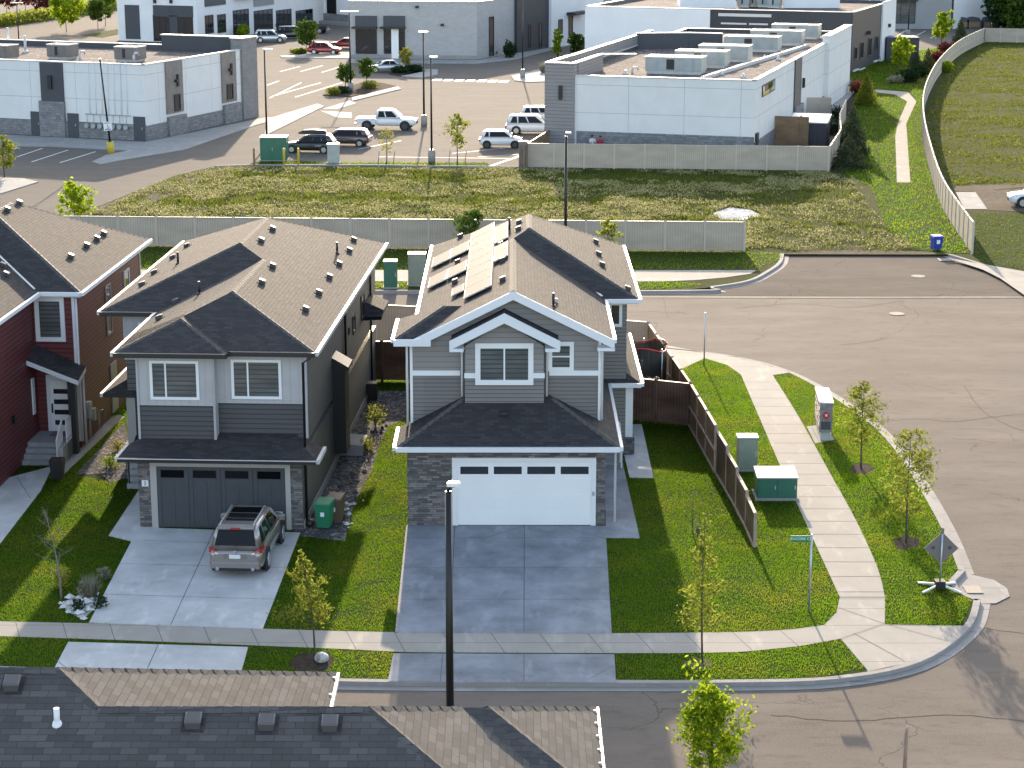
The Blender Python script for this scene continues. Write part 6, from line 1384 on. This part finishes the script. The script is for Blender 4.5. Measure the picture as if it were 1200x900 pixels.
    # wheels and arches
    for fx in S['wb']:
        for s in (-1,1):
            r = S['r']; c = (L*fx, s*(w-.1), r)
            m = MB(); m.cylax((c[0],s*(w-.02),r+.02),(0,1,0),r+.07,.08,22); m.build('wheel_arch','black_plastic',t)
            m = MB(); m.cylax((c[0],s*(w-.08),r),(0,1,0),r,.24,22); ty = m.build('wheel','tyre',t)
            m = MB(); m.cylax((c[0],s*(w+.03),r),(0,1,0),r*.66,.05,16); m.build('rim','rim' if not dark else 'rim_dark',ty)
    # lamps, plates, mirrors
    zt = S['tail'] if style != 'pickup' else 1.05
    for s in (-1,1):
        m = MB(); m.box(-a-.012,-a+.1,s*w*.86-.1,s*w*.86+.1,zt-.32,zt-.08); m.build('tail_lamp','tail_red',t)
        m = MB(); m.box(a-.2,a-.04,s*w*.72-.13,s*w*.72+.13,S['nose']-.12,S['nose']+.04); m.build('headlight','lamp_clear',t)
        m = MB(); m.bbox(cb1-.45,cb1-.25,min(s*(w-.02),s*(w+.2)),max(s*(w-.02),s*(w+.2)),b+.02,b+.2,.03); m.build('mirror',col,t)
    m = MB(); m.box(a-.03,a+.012,-w*.5,w*.5,zb+.18,S['nose']-.14); m.build('grille','black_plastic',t)
    m = MB(); m.box(-a-.016,-a,-.26,.26,zb+.3,zb+.45); m.build('number_plate','plate',t)
    if rails:
        for s in (-1,1): m = MB(); m.tube([(ct0+.1,s*wt*.85,H+.0),(ct0+.2,s*wt*.85,H+.06),(ct1-.3,s*wt*.85,H+.06),(ct1-.2,s*wt*.85,H)],.022,6); m.build('roof_rail','galvanised',t)
    return t
# bronze crossover on the driveway, seen from behind -- more detail
mu = vehicle('parked_car','bronze crossover parked facing the charcoal garage door',(-9.12,66.0),R(90-3.5),4.75,1.86,1.68,'suv','paint_bronze',group=None,rails=True,z0=.024)
a_, w_ = 4.75/2, .93
for o in list(mu.children):
    if o.name.split('.')[0] in ('tail_lamp','number_plate'): bpy.data.objects.remove(o)
for s in (-1,1):
    m = MB(); f = lambda x,y,z: (x,s*y,z)
    A = [f(-a_+.06,.62,.92),f(-a_+.11,.85,1.0),f(-a_+.34,.935,1.12),f(-a_+.34,.935,.98),f(-a_+.12,.89,.86),f(-a_+.04,.66,.83)]
    m.loft([A,[(x-.03,y*1.01,z) for x,y,z in A]],0,True); m.build('tail_lamp','tail_red',mu)
    m = MB(); A = [f(-a_+.02,.55,.86),f(-a_+.04,.66,.9),f(-a_+.03,.68,.84),f(-a_+.02,.58,.82)]; m.loft([A,[(x-.04,y,z) for x,y,z in A]],0,True); m.build('reverse_lamp','lamp_clear',mu)
    m = MB(); m.box(-a_-.02,-a_+.08,s*.75-.1,s*.75+.1,.48,.54); m.build('reflector','tail_red',mu)
    m = MB(); m.cylax((-a_+.02,s*.6,.33),(1,0,0),.06,.2,14); m.build('exhaust','rim',mu)
m = MB(); m.box(-a_-.03,-a_+.02,-.38,.38,.68,.84); m.build('plate_recess','unit_brown',mu)
m = MB(); m.box(-a_-.045,-a_-.03,-.19,.19,.69,.83); m.build('number_plate','plate',mu)
m = MB(); m.bbox(-a_-.05,-a_+.3,-.84,.84,.33,.55,.04); m.build('bumper','paint_bronze',mu); m = MB(); m.box(-a_-.055,-a_+.2,-.7,.7,.27,.36); m.build('bumper_skirt','black_plastic',mu)
m = MB(); m.loft([[(-a_+.22,-.62,1.62),(-a_+.55,-.66,1.67),(-a_+.55,.66,1.67),(-a_+.22,.62,1.62)],[(-a_+.2,-.6,1.66),(-a_+.55,-.64,1.71),(-a_+.55,.64,1.71),(-a_+.2,.6,1.66)]],0,True); m.build('spoiler','paint_bronze',mu)
m = MB(); m.box(-a_+.19,-a_+.23,-.17,.17,1.63,1.68); m.build('brake_lamp','tail_red',mu)
for x0,x1 in ((-1.35,-.55),(-.45,.15)): m = MB(); m.box(x0,x1,-.5,.5,1.683,1.692); m.build('sunroof','pane_tint',mu)
m = MB(); m.cylax((-a_-.03,0,.92),(1,0,0),.06,.03,14); m.build('badge','rim',mu)
m = MB(); m.tube([(-a_+.13,-.1,1.0),(-a_+.2,.3,1.06)],.012,5); m.build('wiper','black_plastic',mu)
def car(px, py, *a, **k): p = g(px,py); return p
p = g(453,153); vehicle('pickup_truck','white pickup truck crossing the car park',(p.x,p.y+1.0),R(-6),5.7,1.98,1.9,'pickup','paint_white','pickup',dark=True)
p = g(364,180); bw = vehicle('parked_car','black wagon carrying a black roof box',(p.x-.1,p.y+.9),R(172),4.75,1.8,1.55,'wagon','paint_black',rails=True)
m = MB(); m.loft([[(x,-hw,z-.0) for x,hw,z in ()]]) if False else None
rb = MB(); rb.loft([[(x,y*hw,1.68+dz*hh) for y,dz in ((-1,.1),(-.8,0),(.8,0),(1,.1),(.95,.6),(.7,1),(-.7,1),(-.95,.6))] for x,hw,hh in ((-1.5,.3,.15),(-1.3,.42,.32),(-.4,.46,.36),(.5,.42,.32),(.95,.3,.12))],0,True,True)
rb = rb.build('roof_box','black_plastic'); rb.location = (p.x+.15,p.y+.87,1.6); rb.rotation_euler = (0,0,R(172)); tag(rb,'long black cargo box on the roof bars of the wagon','roof box')
bpy.context.view_layer.update()
p = g(404,172); vehicle('parked_car','dull brown sedan parked beyond the black wagon',(p.x,p.y+.9),R(172),4.5,1.78,1.5,'hatch','paint_brown')
p = g(587,174); vehicle('parked_car','small white hatchback parked nearest the shop fence',(p.x,p.y+.8),R(-2),3.75,1.66,1.52,'hatch','paint_white',dark=True)
p = g(622,158); vehicle('parked_car','large white SUV parked against the boarded shop corner',(p.x+.2,p.y+.9),R(-3),5.0,1.95,1.78,'suv','paint_white',rails=True)
p = g(628,147); vehicle('parked_car','white car mostly hidden beyond the large white SUV',(p.x+.8,p.y+2.2),R(-3),4.6,1.85,1.6,'suv','paint_white')
p = g(452,85); vehicle('parked_car','silver sedan parked in the shade by the pale brick building',(p.x,p.y+1.0),R(-168),4.6,1.8,1.45,'sedan','paint_silver')
p = g(380,64); vehicle('parked_car','dark red hatchback behind the island tree',(p.x,p.y+1),R(-8),4.5,1.75,1.6,'wagon','paint_red')
p = g(402,57); vehicle('parked_car','red sedan half hidden by the pale brick building',(p.x+.3,p.y+1),R(172),4.5,1.75,1.45,'sedan','paint_red')
p = g(320,50); vehicle('parked_car','silver SUV in front of the dark shop windows',(p.x-.5,p.y+1),R(5),4.7,1.85,1.75,'suv','paint_silver',rails=True)
p = g(340,46); vehicle('parked_car','navy SUV parked next to the silver SUV',(p.x+.3,p.y+1.5),R(12),4.9,1.95,1.85,'suv','paint_navy')
p = g(362,40); vehicle('pickup_truck','dark pickup with tan bed parked beyond the navy SUV',(p.x,p.y+2),R(170),5.7,1.95,1.85,'pickup','paint_navy','pickup')
p = g(685,38); vehicle('parked_car','pale car with clear windscreen parked by the far shrubs',(p.x,p.y+1),R(-100),4.6,1.8,1.6,'suv','paint_silver')
p = g(1206,244); vehicle('parked_car','white car with its nose showing at the right picture edge',(p.x+1.0,p.y+.9),R(176),4.6,1.85,1.7,'suv','paint_white',group=None)

# ------------------------------------------------------------------ people at the shop wall
def person(label, base, rz, top, bottom, pose):
    t = thing('person', label, 'person', tuple(base), rz)
    J = dict(pel=(0,0,.94),ch=(0,.0,1.28),nk=(0,0,1.46),hd=(0,.02,1.56),top=(0,.02,1.7))
    V = [J['pel'],J['ch'],J['nk'],J['hd'],J['top']]; Rr = [.15,.155,.06,.1,.085]; E = [(0,1),(1,2),(2,3),(3,4)]
    for s in (-1,1):
        i = len(V); V += [(s*.1,0,.86),(s*.11,.02,.48),(s*.12,-.01,.08),(s*.13,.14,.03)]; Rr += [.1,.07,.05,.04]; E += [(0,i),(i,i+1),(i+1,i+2),(i+2,i+3)]
        i = len(V); el = (s*.27,.03+pose*.05,1.13); ha = (s*.22,.2+pose*.1,1.0+.12*pose)
        V += [(s*.18,0,1.4),el,ha,(s*.2,.27+pose*.1,.97+.13*pose)]; Rr += [.065,.05,.036,.036]; E += [(1,i),(i,i+1),(i+1,i+2),(i+2,i+3)]
        hb = i+3
        for f,(dx,ln) in enumerate(((-.03,.07),(-.01,.085),(.01,.08),(.03,.065),(-.05*1,.05))):
            j = len(V); h = V[hb]; V += [(h[0]+dx,h[1]+ln*.6,h[2]-.02),(h[0]+dx,h[1]+ln,h[2]-.04)]; Rr += [.011,.009]; E += [(hb,j),(j,j+1)]
    me = bpy.data.meshes.new('body'); me.from_pydata(V, E, []); o = bpy.data.objects.new('body', me); C.objects.link(o)
    mo = o.modifiers.new('skin','SKIN'); sub = o.modifiers.new('sub','SUBSURF'); sub.levels = sub.render_levels = 1
    if not me.skin_vertices: me.attributes.new if False else None
    bpy.context.view_layer.objects.active = o
    if len(me.skin_vertices) == 0: bpy.ops.object.modifier_add(type='SKIN')
    for i, r in enumerate(Rr): me.skin_vertices[0].data[i].radius = (r, r)
    me.skin_vertices[0].data[0].use_root = True
    bpy.context.view_layer.update(); dm = bpy.data.meshes.new_from_object(o.evaluated_get(bpy.context.evaluated_depsgraph_get()))
    bpy.data.objects.remove(o); o = bpy.data.objects.new('body', dm); C.objects.link(o); o.parent = t; dm.materials.clear(); dm.materials.append(MATS['skin'])
    m = MB(); m.sphere((0,-.01,1.66),.115,0,12,8); m.build('hair','hair',t)
    m = MB(); n = 12; el = lambda z,rx,ry: [(rx*math.cos(2*math.pi*k/n),ry*math.sin(2*math.pi*k/n),z) for k in range(n)]
    m.loft([el(.82,.2,.17),el(.95,.2,.17),el(1.2,.19,.17),el(1.38,.21,.16),el(1.47,.1,.09)],0,False,True)
    m.build('top',top,t)
    for s in (-1,1):
        m = MB(); m.tube([(s*.1,0,.92),(s*.11,.02,.48),(s*.12,-.01,.1)],[.13,.1,.075],10); m.build('trouser_leg',bottom,t)
        m = MB(); m.tube([(s*.17,0,1.41),(s*.27,.03+pose*.05,1.13),(s*.23,.17+pose*.1,1.02+.1*pose)],[.09,.075,.06],8); m.build('sleeve',top,t)
        m = MB(); m.bbox(s*.12-.05,s*.12+.05,-.06,.2,0,.09,.02); m.build('shoe','black_plastic',t)
        m = MB(); m.sphere((s*.035,.115,1.6),.012,0,8,5); m.build('eye','cloth_navy',t)
    m = MB(); m.loft([[(-.015,.11,1.555),(.015,.11,1.555),(0,.105,1.6)],[(-.008,.14,1.558),(.008,.14,1.558),(0,.118,1.598)]],0,True); m.build('nose','skin',t)
    return t
# ------------------------------------------------------------------ trees and shrubs further back
p = g(694,183); person('person in white shirt and dark hair by the shop wall',(p.x,p.y+.4,0),R(200),'cloth_white','cloth_navy',1)
p = g(703.5,183.5); person('person in a red top bending by the shop wall',(p.x,p.y+.2,0),R(160),'cloth_red','cloth_navy',0)
tr('young_tree','airy young tree staked on the turf strip left of the white hatchback',536,191,134,1.0,leaves=900,leaf='leaf_olive',lsize=.13,crown0=.3,bark='bark_pale')
tr('young_tree','small spindly staked tree below the white pickup',453,192,149,.7,leaves=260,leaf='leaf_yellow',lsize=.11,crown0=.3,bark='bark_pale')
for q in ((443,191),(461,191),(526,190),(545,190)):
    p = g(*q); tag(MB().tube([(p.x,p.y,0),(p.x+.12,p.y,1.0)],.04,5).build('tree_stake','wood_rail'),'short wooden stake tied beside a spindly tree on the turf strip','stake','tree stakes on the turf strip')
tr('island_tree','grey-green tree in the planted island right beside the lamp',405,104,76,1.0,leaves=900,leaf='leaf_green',lsize=.2,crown0=.25)
tr('island_tree','rounder tree at the right of the planted island',430,100,69,1.15,leaves=900,leaf='leaf_green',lsize=.2,crown0=.3)
tr('island_tree','dense conical tree on the narrow island by the red hatchback',359,62,26,1.6,leaves=1500,leaf='leaf_green',lsize=.24,crown0=.22)
tr('island_tree','orange tinged small tree beside the silver sedan',475,84,57,.85,leaves=600,leaf='leaf_yellow',lsize=.18,crown0=.3)
tr('street_tree','bright yellow-green tree at the left end of the white shop',653,68,33,.95,leaves=1100,leaf='leaf_lime',lsize=.2,crown0=.1,shape='column')
tr('street_tree','full green tree next to the bright yellow-green one',675,66,41,1.3,leaves=1200,leaf='leaf_green',lsize=.22,crown0=.12)
tr('street_tree','spreading green tree among tan grasses near the pale car',699,44,17,1.5,leaves=900,leaf='leaf_green',lsize=.24,crown0=.35)
tr('street_tree','dark small tree at the corner of the grey building',737,42,5,1.0,leaves=800,leaf='leaf_dark',lsize=.24,crown0=.25)
tr('street_tree','large yellow-green tree beyond the long roof at upper left',78,38,-6,2.6,leaves=2200,leaf='leaf_lime',lsize=.32,crown0=.22)
tr('street_tree','green tree left of two near the white storefront',115,35,2,1.9,leaves=1300,leaf='leaf_green',lsize=.28,crown0=.3)
tr('street_tree','green tree right of two near the white storefront',123.5,31,-3,1.7,leaves=1200,leaf='leaf_green',lsize=.28,crown0=.3)
tr('street_tree','olive tree at the left picture edge in front of the long building',5,208,160,1.1,leaves=1000,leaf='leaf_olive',lsize=.15,crown0=.2)
for i,(x,y,s) in enumerate(((8,18,1.0),(30,17,1.1),(50,18,.9),(60,14,.8))):
    b = g(x,y); tree('red_tree','row of small dark red trees along the far hedge',b,5.2*s,2.4*s,leaves=900,leaf='leaf_red',lsize=.35,crown0=.25,shape='oval',group='dark red trees along the hedge')
tr('street_tree','bright yellow-green tree left of the shaded lot by the dark bins',1055,90,44,1.5,leaves=1500,leaf='leaf_lime',lsize=.22,crown0=.3,limbs=26)
tr('street_tree','tall yellow-green tree beside a dark columnar spruce',1103,54,14,1.6,leaves=1600,leaf='leaf_lime',lsize=.24,crown0=.2)
def cf(label,px,yb,yt,r,**k): b,h = th(px,yb,yt); return conifer('spruce_tree',label,b,h,r,**k)
cf('front spruce of the dark row beside the tan shop fence',994,196,158,2.0,n=6500)
cf('second spruce behind the front one along the shop fence',998,181,122,1.55,n=5000)
cf('broad spruce with bare brown twigs by the shop rear',1015,122,84,1.4,n=4200,leaf='leaf_olive')
cf('dark columnar spruce near the three dark bins',1096,31,6,1.4,n=2600,leaf='leaf_dark'); cf('tall dark green spruce left of the curved fence top',1125,54,20,1.5,n=3200,leaf='leaf_needle')
cf('young spruce in the shrub bed left of two',1073,82,57,1.15,n=2600); cf('young spruce in the shrub bed right of two',1087,80,56,1.15,n=2600)
for i,(x,y,r,h,lf,l) in enumerate(((1064,96,1.3,1.4,'leaf_dark','dark rounded shrub at the left of the curved bed'),(1077,90,1.2,1.3,'leaf_dark','dark rounded shrub in the middle of the curved bed'),(1098,75,1.3,1.6,'leaf_red','dark red shrub against the curved fence'),(1108,62,1.2,1.4,'leaf_red','smaller red shrub higher up by the curved fence'),(1108,84,1.0,1.2,'leaf_lime','lime shrub touching the curved fence'),(1050,97,1.0,.8,'leaf_pale','low pale grassy shrub below the bright tree'),(981,140,1.2,1.3,'leaf_dark','dark shrub by the shop walk'),(976,158,1.2,1.2,'leaf_dark','dark shrub squeezed between fence and spruce'),(982,182,1.2,1.1,'leaf_dark','dark shrub at the foot of the front spruce'),(1004,110,.9,1.5,'leaf_red','twiggy reddish shrub by the shop rear'),(391,112,.8,.9,'leaf_olive','olive shrub at the left tip of the planted island'),(402,110,.8,.8,'leaf_dark','dark shrub in the middle of the planted island'),(433,104,1.0,.9,'leaf_olive','olive shrub under the rounder island tree'),(351,63,1.2,.7,'leaf_olive','flat shrub beside the conical island tree'),(470,86,1.1,.9,'leaf_dark','dark shrub beside the silver sedan'),(485,84,.9,.8,'leaf_dark','small dark shrub by the striped crossing'),(597,68,.9,2.2,'leaf_dark','dark upright shrub at the corner of the pale brick building'),(621,58,1.1,2.4,'leaf_dark','dark tall shrub before the dark cladding'),(640,50,1.0,2.2,'leaf_dark','dark shrub in front of the white end panel'),(1180,34,4.0,7.0,'leaf_dark','big dark tree mass at the upper right corner'),(1198,36,4.0,8.0,'leaf_green','green tree mass at the right picture edge, top'),(575,66,.8,.9,'leaf_pale','pale potted shrub by the brick corner'),(285,44,1.0,1.9,'leaf_lime','lime shrub in front of the shop windows'),(315,36,1.1,2.2,'leaf_dark','dark shrub between shop windows'),(350,28,1.1,2.0,'leaf_dark','dark shrub before the last shop window'))):
    bush('shrub',l,g(x,y),r,h,lf,700 if r < 3 else 3500,(.13 if y > 100 else .2) if r < 3 else .42)
for i,(x,y,r,h,l) in enumerate(((637,86,.9,1.5,'tall tan grass on the paved island by the white shop'),(690,48,.9,1.4,'tan grass left of the spreading tree'),(714,50,.9,1.4,'tan grass right of the spreading tree'),(727,50,1.0,1.5,'tan grass clump at the dark small tree'))):
    tuft('ornamental_grass',l,g(x,y),r,h,'leaf_pale',400)
m = MB()
hedge = [g(x,y) for x,y in ((-20,33),(20,28),(60,22),(110,15),(140,10))]
P = np.concatenate([np.array(hedge[i])+(np.array(hedge[i+1])-np.array(hedge[i]))*rng.random((1500,1))+rng.normal(size=(1500,3))*np.array([.9,1.2,0])+np.array([0,0,1])*rng.random((1500,1))*1.8 for i in range(4)])
o = fastmesh('hedge', leafset(P,.3), 4, ['leaf_olive']); tag(o,'long olive hedge along the far road at upper left','hedge')
# ------------------------------------------------------------------ car park details
def line(pts, w=.12, name='parking_line', z=.02):
    m = MB()
    for a,b in pts:
        A_,B_ = g(*a), g(*b); d = (B_-A_).normalized(); s = Vector((-d.y,d.x,0))*w/2; m.poly([(p.x,p.y,z) for p in (A_-s,B_-s,B_+s,A_+s)])
    return struct(name, m, 'paint_line')
line([((316,115),(353,97)),((319,113),(376,97)),((346,114),(401,97)),((313,100),(327,95)),((328,84),(352,78)),((352,84),(378,77)),((377,85),(400,78)),((20,184),(50,174)),((37,190),(80,176)),((70,191),(112,178)),((0,181),(22,173)),((560,184),(612,181)),((420,175),(470,165)),((530,180),(620,171)),((443,184),(600,186)),((1050,43),(1063,35)),((1066,46),(1085,36)),((1090,45),(1108,36))],.15)
m = MB()
for k in range(7): 
    x = 511+k*13; A_ = g(x,93.5+k*.35); m.poly([(A_.x-.5,A_.y-1.2,.02),(A_.x+.5,A_.y-1.2,.02),(A_.x+.8,A_.y+1.2,.02),(A_.x-.2,A_.y+1.2,.02)])
struct('crosswalk', m, 'paint_line')
for nm,pts,mt,zz in (('walk',[(0,158),(170,167),(312,138),(330,139),(300,147),(216,176),(150,187),(118,193),(108,190),(125,182),(150,177),(60,172),(0,172)],'concrete_plain',.06),('island',[(378,112),(432,95),(452,99),(466,102),(412,114)],'mulch',.1),('island_walk',[(412,115),(466,102),(470,105),(413,119)],'concrete_plain',.1),('island',[(455,87),(485,80),(500,84),(470,90)],'mulch',.1),('island_walk',[(470,90),(492,82),(513,82),(513,88),(495,92)],'concrete_plain',.1),('island_walk',[(328,66),(410,62),(410,69),(330,68)],'concrete_plain',.1),('island_walk',[(599,90),(640,80),(645,84),(645,96),(620,97),(603,95)],'concrete_plain',.1),('walk',[(410,69),(560,71),(605,63),(680,47),(680,50),(605,70),(560,75),(410,74)],'concrete_plain',.08),('walk',[(0,209),(28,210),(45,214),(0,228)],'concrete_plain',.08),('walk',[(968,126),(990,108),(1001,108),(975,140)],'concrete_plain',.05),('walk',[(310,160),(380,125),(372,122),(313,140)],'concrete_plain',.07),('turf_strip',[(95,42),(140,34),(140,40),(120,44)],'lawn',.05),('paving',[(378,128),(410,118),(418,121),(395,128)],'concrete_plain',.03),('paving',[(375,130),(412,132),(412,139),(395,138)],'concrete_plain',.03)):
    struct(nm, MB().prism([tuple(g(*q))[:2] for q in pts], -.05, zz), mt)
line([((574,195),(612,182))],.3)
gl = [(985,202),(968,201),(978,160),(985,140),(990,108),(1001,100),(992,82),(1010,70),(1060,62),(1140,50),(1100,86),(1085,112),(1080,150),(1088,200),(1110,255),(1140,297),(1110,297),(1075,293),(1040,270),(1020,220)]
GL = [tuple(g(*q))[:2] for q in gl]; struct('park_lawn', MB().poly([(x,y,.01) for x,y in GL]), 'lawn')
bed('bed_mulch',[(968,201),(978,160),(990,112),(1002,104),(1000,150),(1002,190),(990,200)],'mulch',.016)
bed('bed_mulch',[(1050,95),(1060,80),(1085,66),(1130,52),(1100,84),(1090,96),(1065,100)],'mulch',.016)
jointed('park_path',[tuple(g(*q))[:2] for q in ((1051,214),(1049,160),(1052,145),(1063,119),(1049,111),(1022,108))],[tuple(g(*q))[:2] for q in ((1067,214),(1063,160),(1062,145),(1074,119),(1064,108),(1026,105))],'concrete_walk',1.5,.02)
bed('concrete_pad',[(1120,225),(1143,225),(1157,245),(1130,245)],'concrete_plain',.02); bed('parking_bay',[(1140,224),(1230,220),(1240,250),(1157,246)],'dirt',.016); bed('gravel_patch',[(1120,218),(1200,214),(1200,219),(1150,224),(1118,224)],'dirt',.012)
bed('mown_verge',[(1143,250),(1240,252),(1240,318),(1200,316),(1150,306),(1141,299)],'lawn',.012)
bed('gravel_patch',[(850,251),(862,246),(880,247),(878,253),(860,256)],'rocks_white',.014)
# ------------------------------------------------------------------ loose stones
def stones(name, pts, n, r, mat):
    p = [tuple(g(*q))[:2] for q in pts]; P = scatter(p, n)
    k = len(P); a = rng.random(k)*6.28; rr = r*(.5+.9*rng.random(k)); V = []
    for i in range(k):
        c = np.array([P[i,0],P[i,1],rr[i]*.25]); e = [np.array([math.cos(a[i]+j*math.pi/2),math.sin(a[i]+j*math.pi/2),0])*rr[i]*(.7+.5*rng.random()) for j in range(4)]; t = np.array([0,0,rr[i]*.7])
        for j in range(4): V.append([c+e[j],c+e[(j+1)%4],c+t])
    o = fastmesh(name, np.array(V), 3, [mat]); o['kind'] = 'stuff'
stones('white_stones', [(70,707),(98,694),(118,693),(113,713),(97,728),(76,717)], 9, .16, 'stone_white')
stones('white_stones', [(400,590),(428,585),(420,605),(408,632),(398,630)], 5, .13, 'stone_white'); stones('white_stones', [(372,592),(398,585),(404,596),(380,604)], 5, .14, 'stone_white')
stones('dark_stones', [(345,620),(352,626),(402,632),(440,520),(455,500),(440,480),(400,480)], 5, .1, 'rocks_dark')
# ------------------------------------------------------------------ grass
def pz(pts): return [tuple(g(*q))[:2] for q in pts]
driv = [pz([(104,730),(154,634),(168,618),(352,624),(308,737)]),pz([(62,786),(80,752),(291,758),(281,794)]),pz([(127,628),(164,572),(176,572),(186,621),(160,636)]),pz([(463,741.5),(476,615.5),(709.5,616),(717,742.5)]),pz([(454.5,798.5),(461,765.5),(720,766.5),(722,800)]),pz([(709.6,630.5),(705,540),(728,535),(750,631)]),pz([(738,560),(724,497),(752,497),(766,560.5)]),pz([(-60,600),(8,560),(62,546),(48,575),(-2,640)]),pz([(58,560),(75,556),(146,488),(140,486),(80,520)]),
 list(ff)+list(reversed(fb)), list(cl)+list(reversed(cr_)), corner, bp, pz([(945,499.5),(968,497),(978,515.5),(955,519.5)]), pz([(342,620),(350,628),(404,634),(412,600),(424,572),(436,552),(445,520),(455,500),(477,490),(477,458),(400,458)]),pz([(88,556),(146,494),(152,520),(150,560),(130,566)]),pz([(76,706),(98,697),(112,697),(110,710),(97,722)]),pz([(338,778),(350,766),(385,764),(392,775),(384,786),(350,787)]),pz([(994,551),(1003,543),(1018,544),(1026,551),(1012,557)]),pz([(1046,634),(1060,628),(1078,632),(1076,641),(1054,645)]),
 [(-3.78,69.4),(3.37,69.4),(4.6,79),(4.6,89.6),(-3.3,89.6)], [(-13.4,69.1),(-7.55,68.9),(-6.5,89),(-14.5,90)],[(-35,71),(-19.5,71),(-19.4,79.7),(-17.75,79.6),(-17.2,91),(-35,91)]]
hm = [p for p in home if p[0] > -24]+[(-24,100)]
inner = [(-24,57.0)]+[(x,y+.22) for x,y in front if -24 < x < 9]+[(12.0,56.4),(14.1,59.3),(14.95,61.5),(14.6,62.4),(14.6,63.4),(15.15,64.5)]+[(x-.22,y-.05) for x,y in side]+[(-24,98)]
P = scatter(inner, 760, driv); P = P[rng.random(len(P)) < np.clip(.85+.3*fbm(P,3.5,5),.3,1)]
blades('grass', P, .05, .021, ['grass_lawn'], z=.0)
P = scatter([(-24,113),(9,112.7),(11.3,113.9),(9.6,114.9),(-24,114.9)], 60); P2 = scatter([(-27,118.6),(14.6,118.6),(16.6,122),(17,124),(14.6,124.6),(-27,126.7)], 40)
blades('grass', np.concatenate([P,P2]), .1, .06, ['grass_lawn'])
# weedy lot between the fences: green and straw clumps
lotp = pz([(105,252),(150,231),(205,207),(252,197),(612,199),(968,203),(1000,215),(1030,260),(1080,294),(928,294),(905,290),(872,294)])
P = scatter(lotp, 70, [pz([(835,250),(855,243),(880,246),(893,253),(870,258),(845,257)])])
n1 = fbm(P,14,2)*np.array(1.0)+.6*np.sin(P[:,1]*.55+fbm(P,20,9)); n2 = fbm(P,5,3); xr_ = (P[:,0] > 18)&(P[:,1] < 150)
keep = rng.random(len(P)) < np.clip(.75+.6*n2,.06,1)*np.where(xr_,.5,1.0); P = P[keep]; n1 = n1[keep]; n2 = n2[keep]
k = (n1 > -.35)&(rng.random(len(P)) < .48+.3*np.clip(n2,-1,1)); hs = np.where(k,.75,.5+.55*np.clip(fbm(P,3,6)+.4,0,1.3))
a = rng.random(len(P))
blades('weeds', P[~k], .24, .1, ['grass_wild'], hs=hs[~k], lean=1.0)
Q = P[k]; Q = np.concatenate([Q, Q+rng.normal(size=Q.shape)*.25]); z = .1+.14*rng.random(len(Q))
o = fastmesh('seed_heads', leafset(np.concatenate([Q, z[:,None]],1), .075), 4, ['grass_straw']); o['kind'] = 'stuff'
P = scatter(GL, 26, [pz([(1049,112),(1020,109),(1024,104),(1066,108),(1076,119),(1063,120)]),pz([(1051,214),(1049,160),(1052,145),(1063,119),(1074,119),(1062,145),(1063,160),(1067,214)]),pz([(968,201),(978,160),(990,112),(1002,104),(1000,150),(1002,190),(990,200)])])
blades('grass', P, .12, .09, ['grass_lawn'])
rp = [tuple(v) for v in cv][::-1]
rp = pz([(1153,51),(1260,52),(1260,216),(1118,218),(1103,200),(1092,175),(1088,150),(1090,125),(1097,105),(1112,84),(1130,66)])
P = scatter(rp, 26); n1 = fbm(P,12,11); P = P[rng.random(len(P)) < np.clip(.8+.5*fbm(P,6,12),.1,1)]; n1 = fbm(P,12,11)
blades('meadow_grass', P, .15, .15, ['grass_wild','grass_straw'], ((n1 > .6)&(rng.random(len(P)) < .05)).astype(int), lean=1.0, hs=.6+.5*np.clip(n1,-.6,1))
P = scatter(pz([(1143,250),(1240,252),(1240,318),(1200,316),(1150,306),(1141,299)]), 25); blades('grass', P, .1, .08, ['grass_wild'])
P = scatter(pz([(292,193),(300,189.5),(570,190.6),(574,194)]), 30); blades('grass', P, .12, .09, ['grass_lawn'])
# ------------------------------------------------------------------ light, camera, render
sun_el, sun_dx = R(15.0), .022
d = Vector((sun_dx*math.cos(sun_el), -math.cos(sun_el), -math.sin(sun_el))).normalized()
L = bpy.data.lights.new('sun', 'SUN'); L.energy = SUN_E; L.angle = R(.53); L.color = (1.0, .81, .6)
so = bpy.data.objects.new('sun', L); C.objects.link(so); so.rotation_euler = d.to_track_quat('-Z', 'Y').to_euler(); so.location = (0, 200, 120)
w = bpy.data.worlds.new('World'); bpy.context.scene.world = w; w.use_nodes = True; nt = w.node_tree
sky = nt.nodes.new('ShaderNodeTexSky'); sky.sky_type = 'NISHITA'; sky.sun_disc = False; sky.sun_elevation = sun_el; sky.sun_rotation = R(0) - sun_dx
sky.air_density = 1.0; sky.dust_density = 2.5; sky.ozone_density = 1.0; sky.altitude = 600
hs = nt.nodes.new('ShaderNodeHueSaturation'); hs.inputs['Saturation'].default_value = .8; nt.links.new(sky.outputs[0], hs.inputs['Color']); nt.links.new(hs.outputs[0], nt.nodes['Background'].inputs[0]); nt.nodes['Background'].inputs[1].default_value = SKY_S
cam = bpy.data.cameras.new('camera'); cam.sensor_fit = 'HORIZONTAL'; cam.sensor_width = 36; cam.lens = F/1200*36; cam.clip_end = 3000; cam.clip_start = .5
co = bpy.data.objects.new('camera', cam); C.objects.link(co); co.location = (0, 0, CH); co.rotation_euler = (math.pi/2-PIT, 0, 0)
sc = bpy.context.scene; sc.camera = co
sc.view_settings.view_transform = 'Standard'; sc.view_settings.look = 'None'; sc.view_settings.exposure = EXPO; sc.view_settings.gamma = 1
sc.render.engine = 'CYCLES'
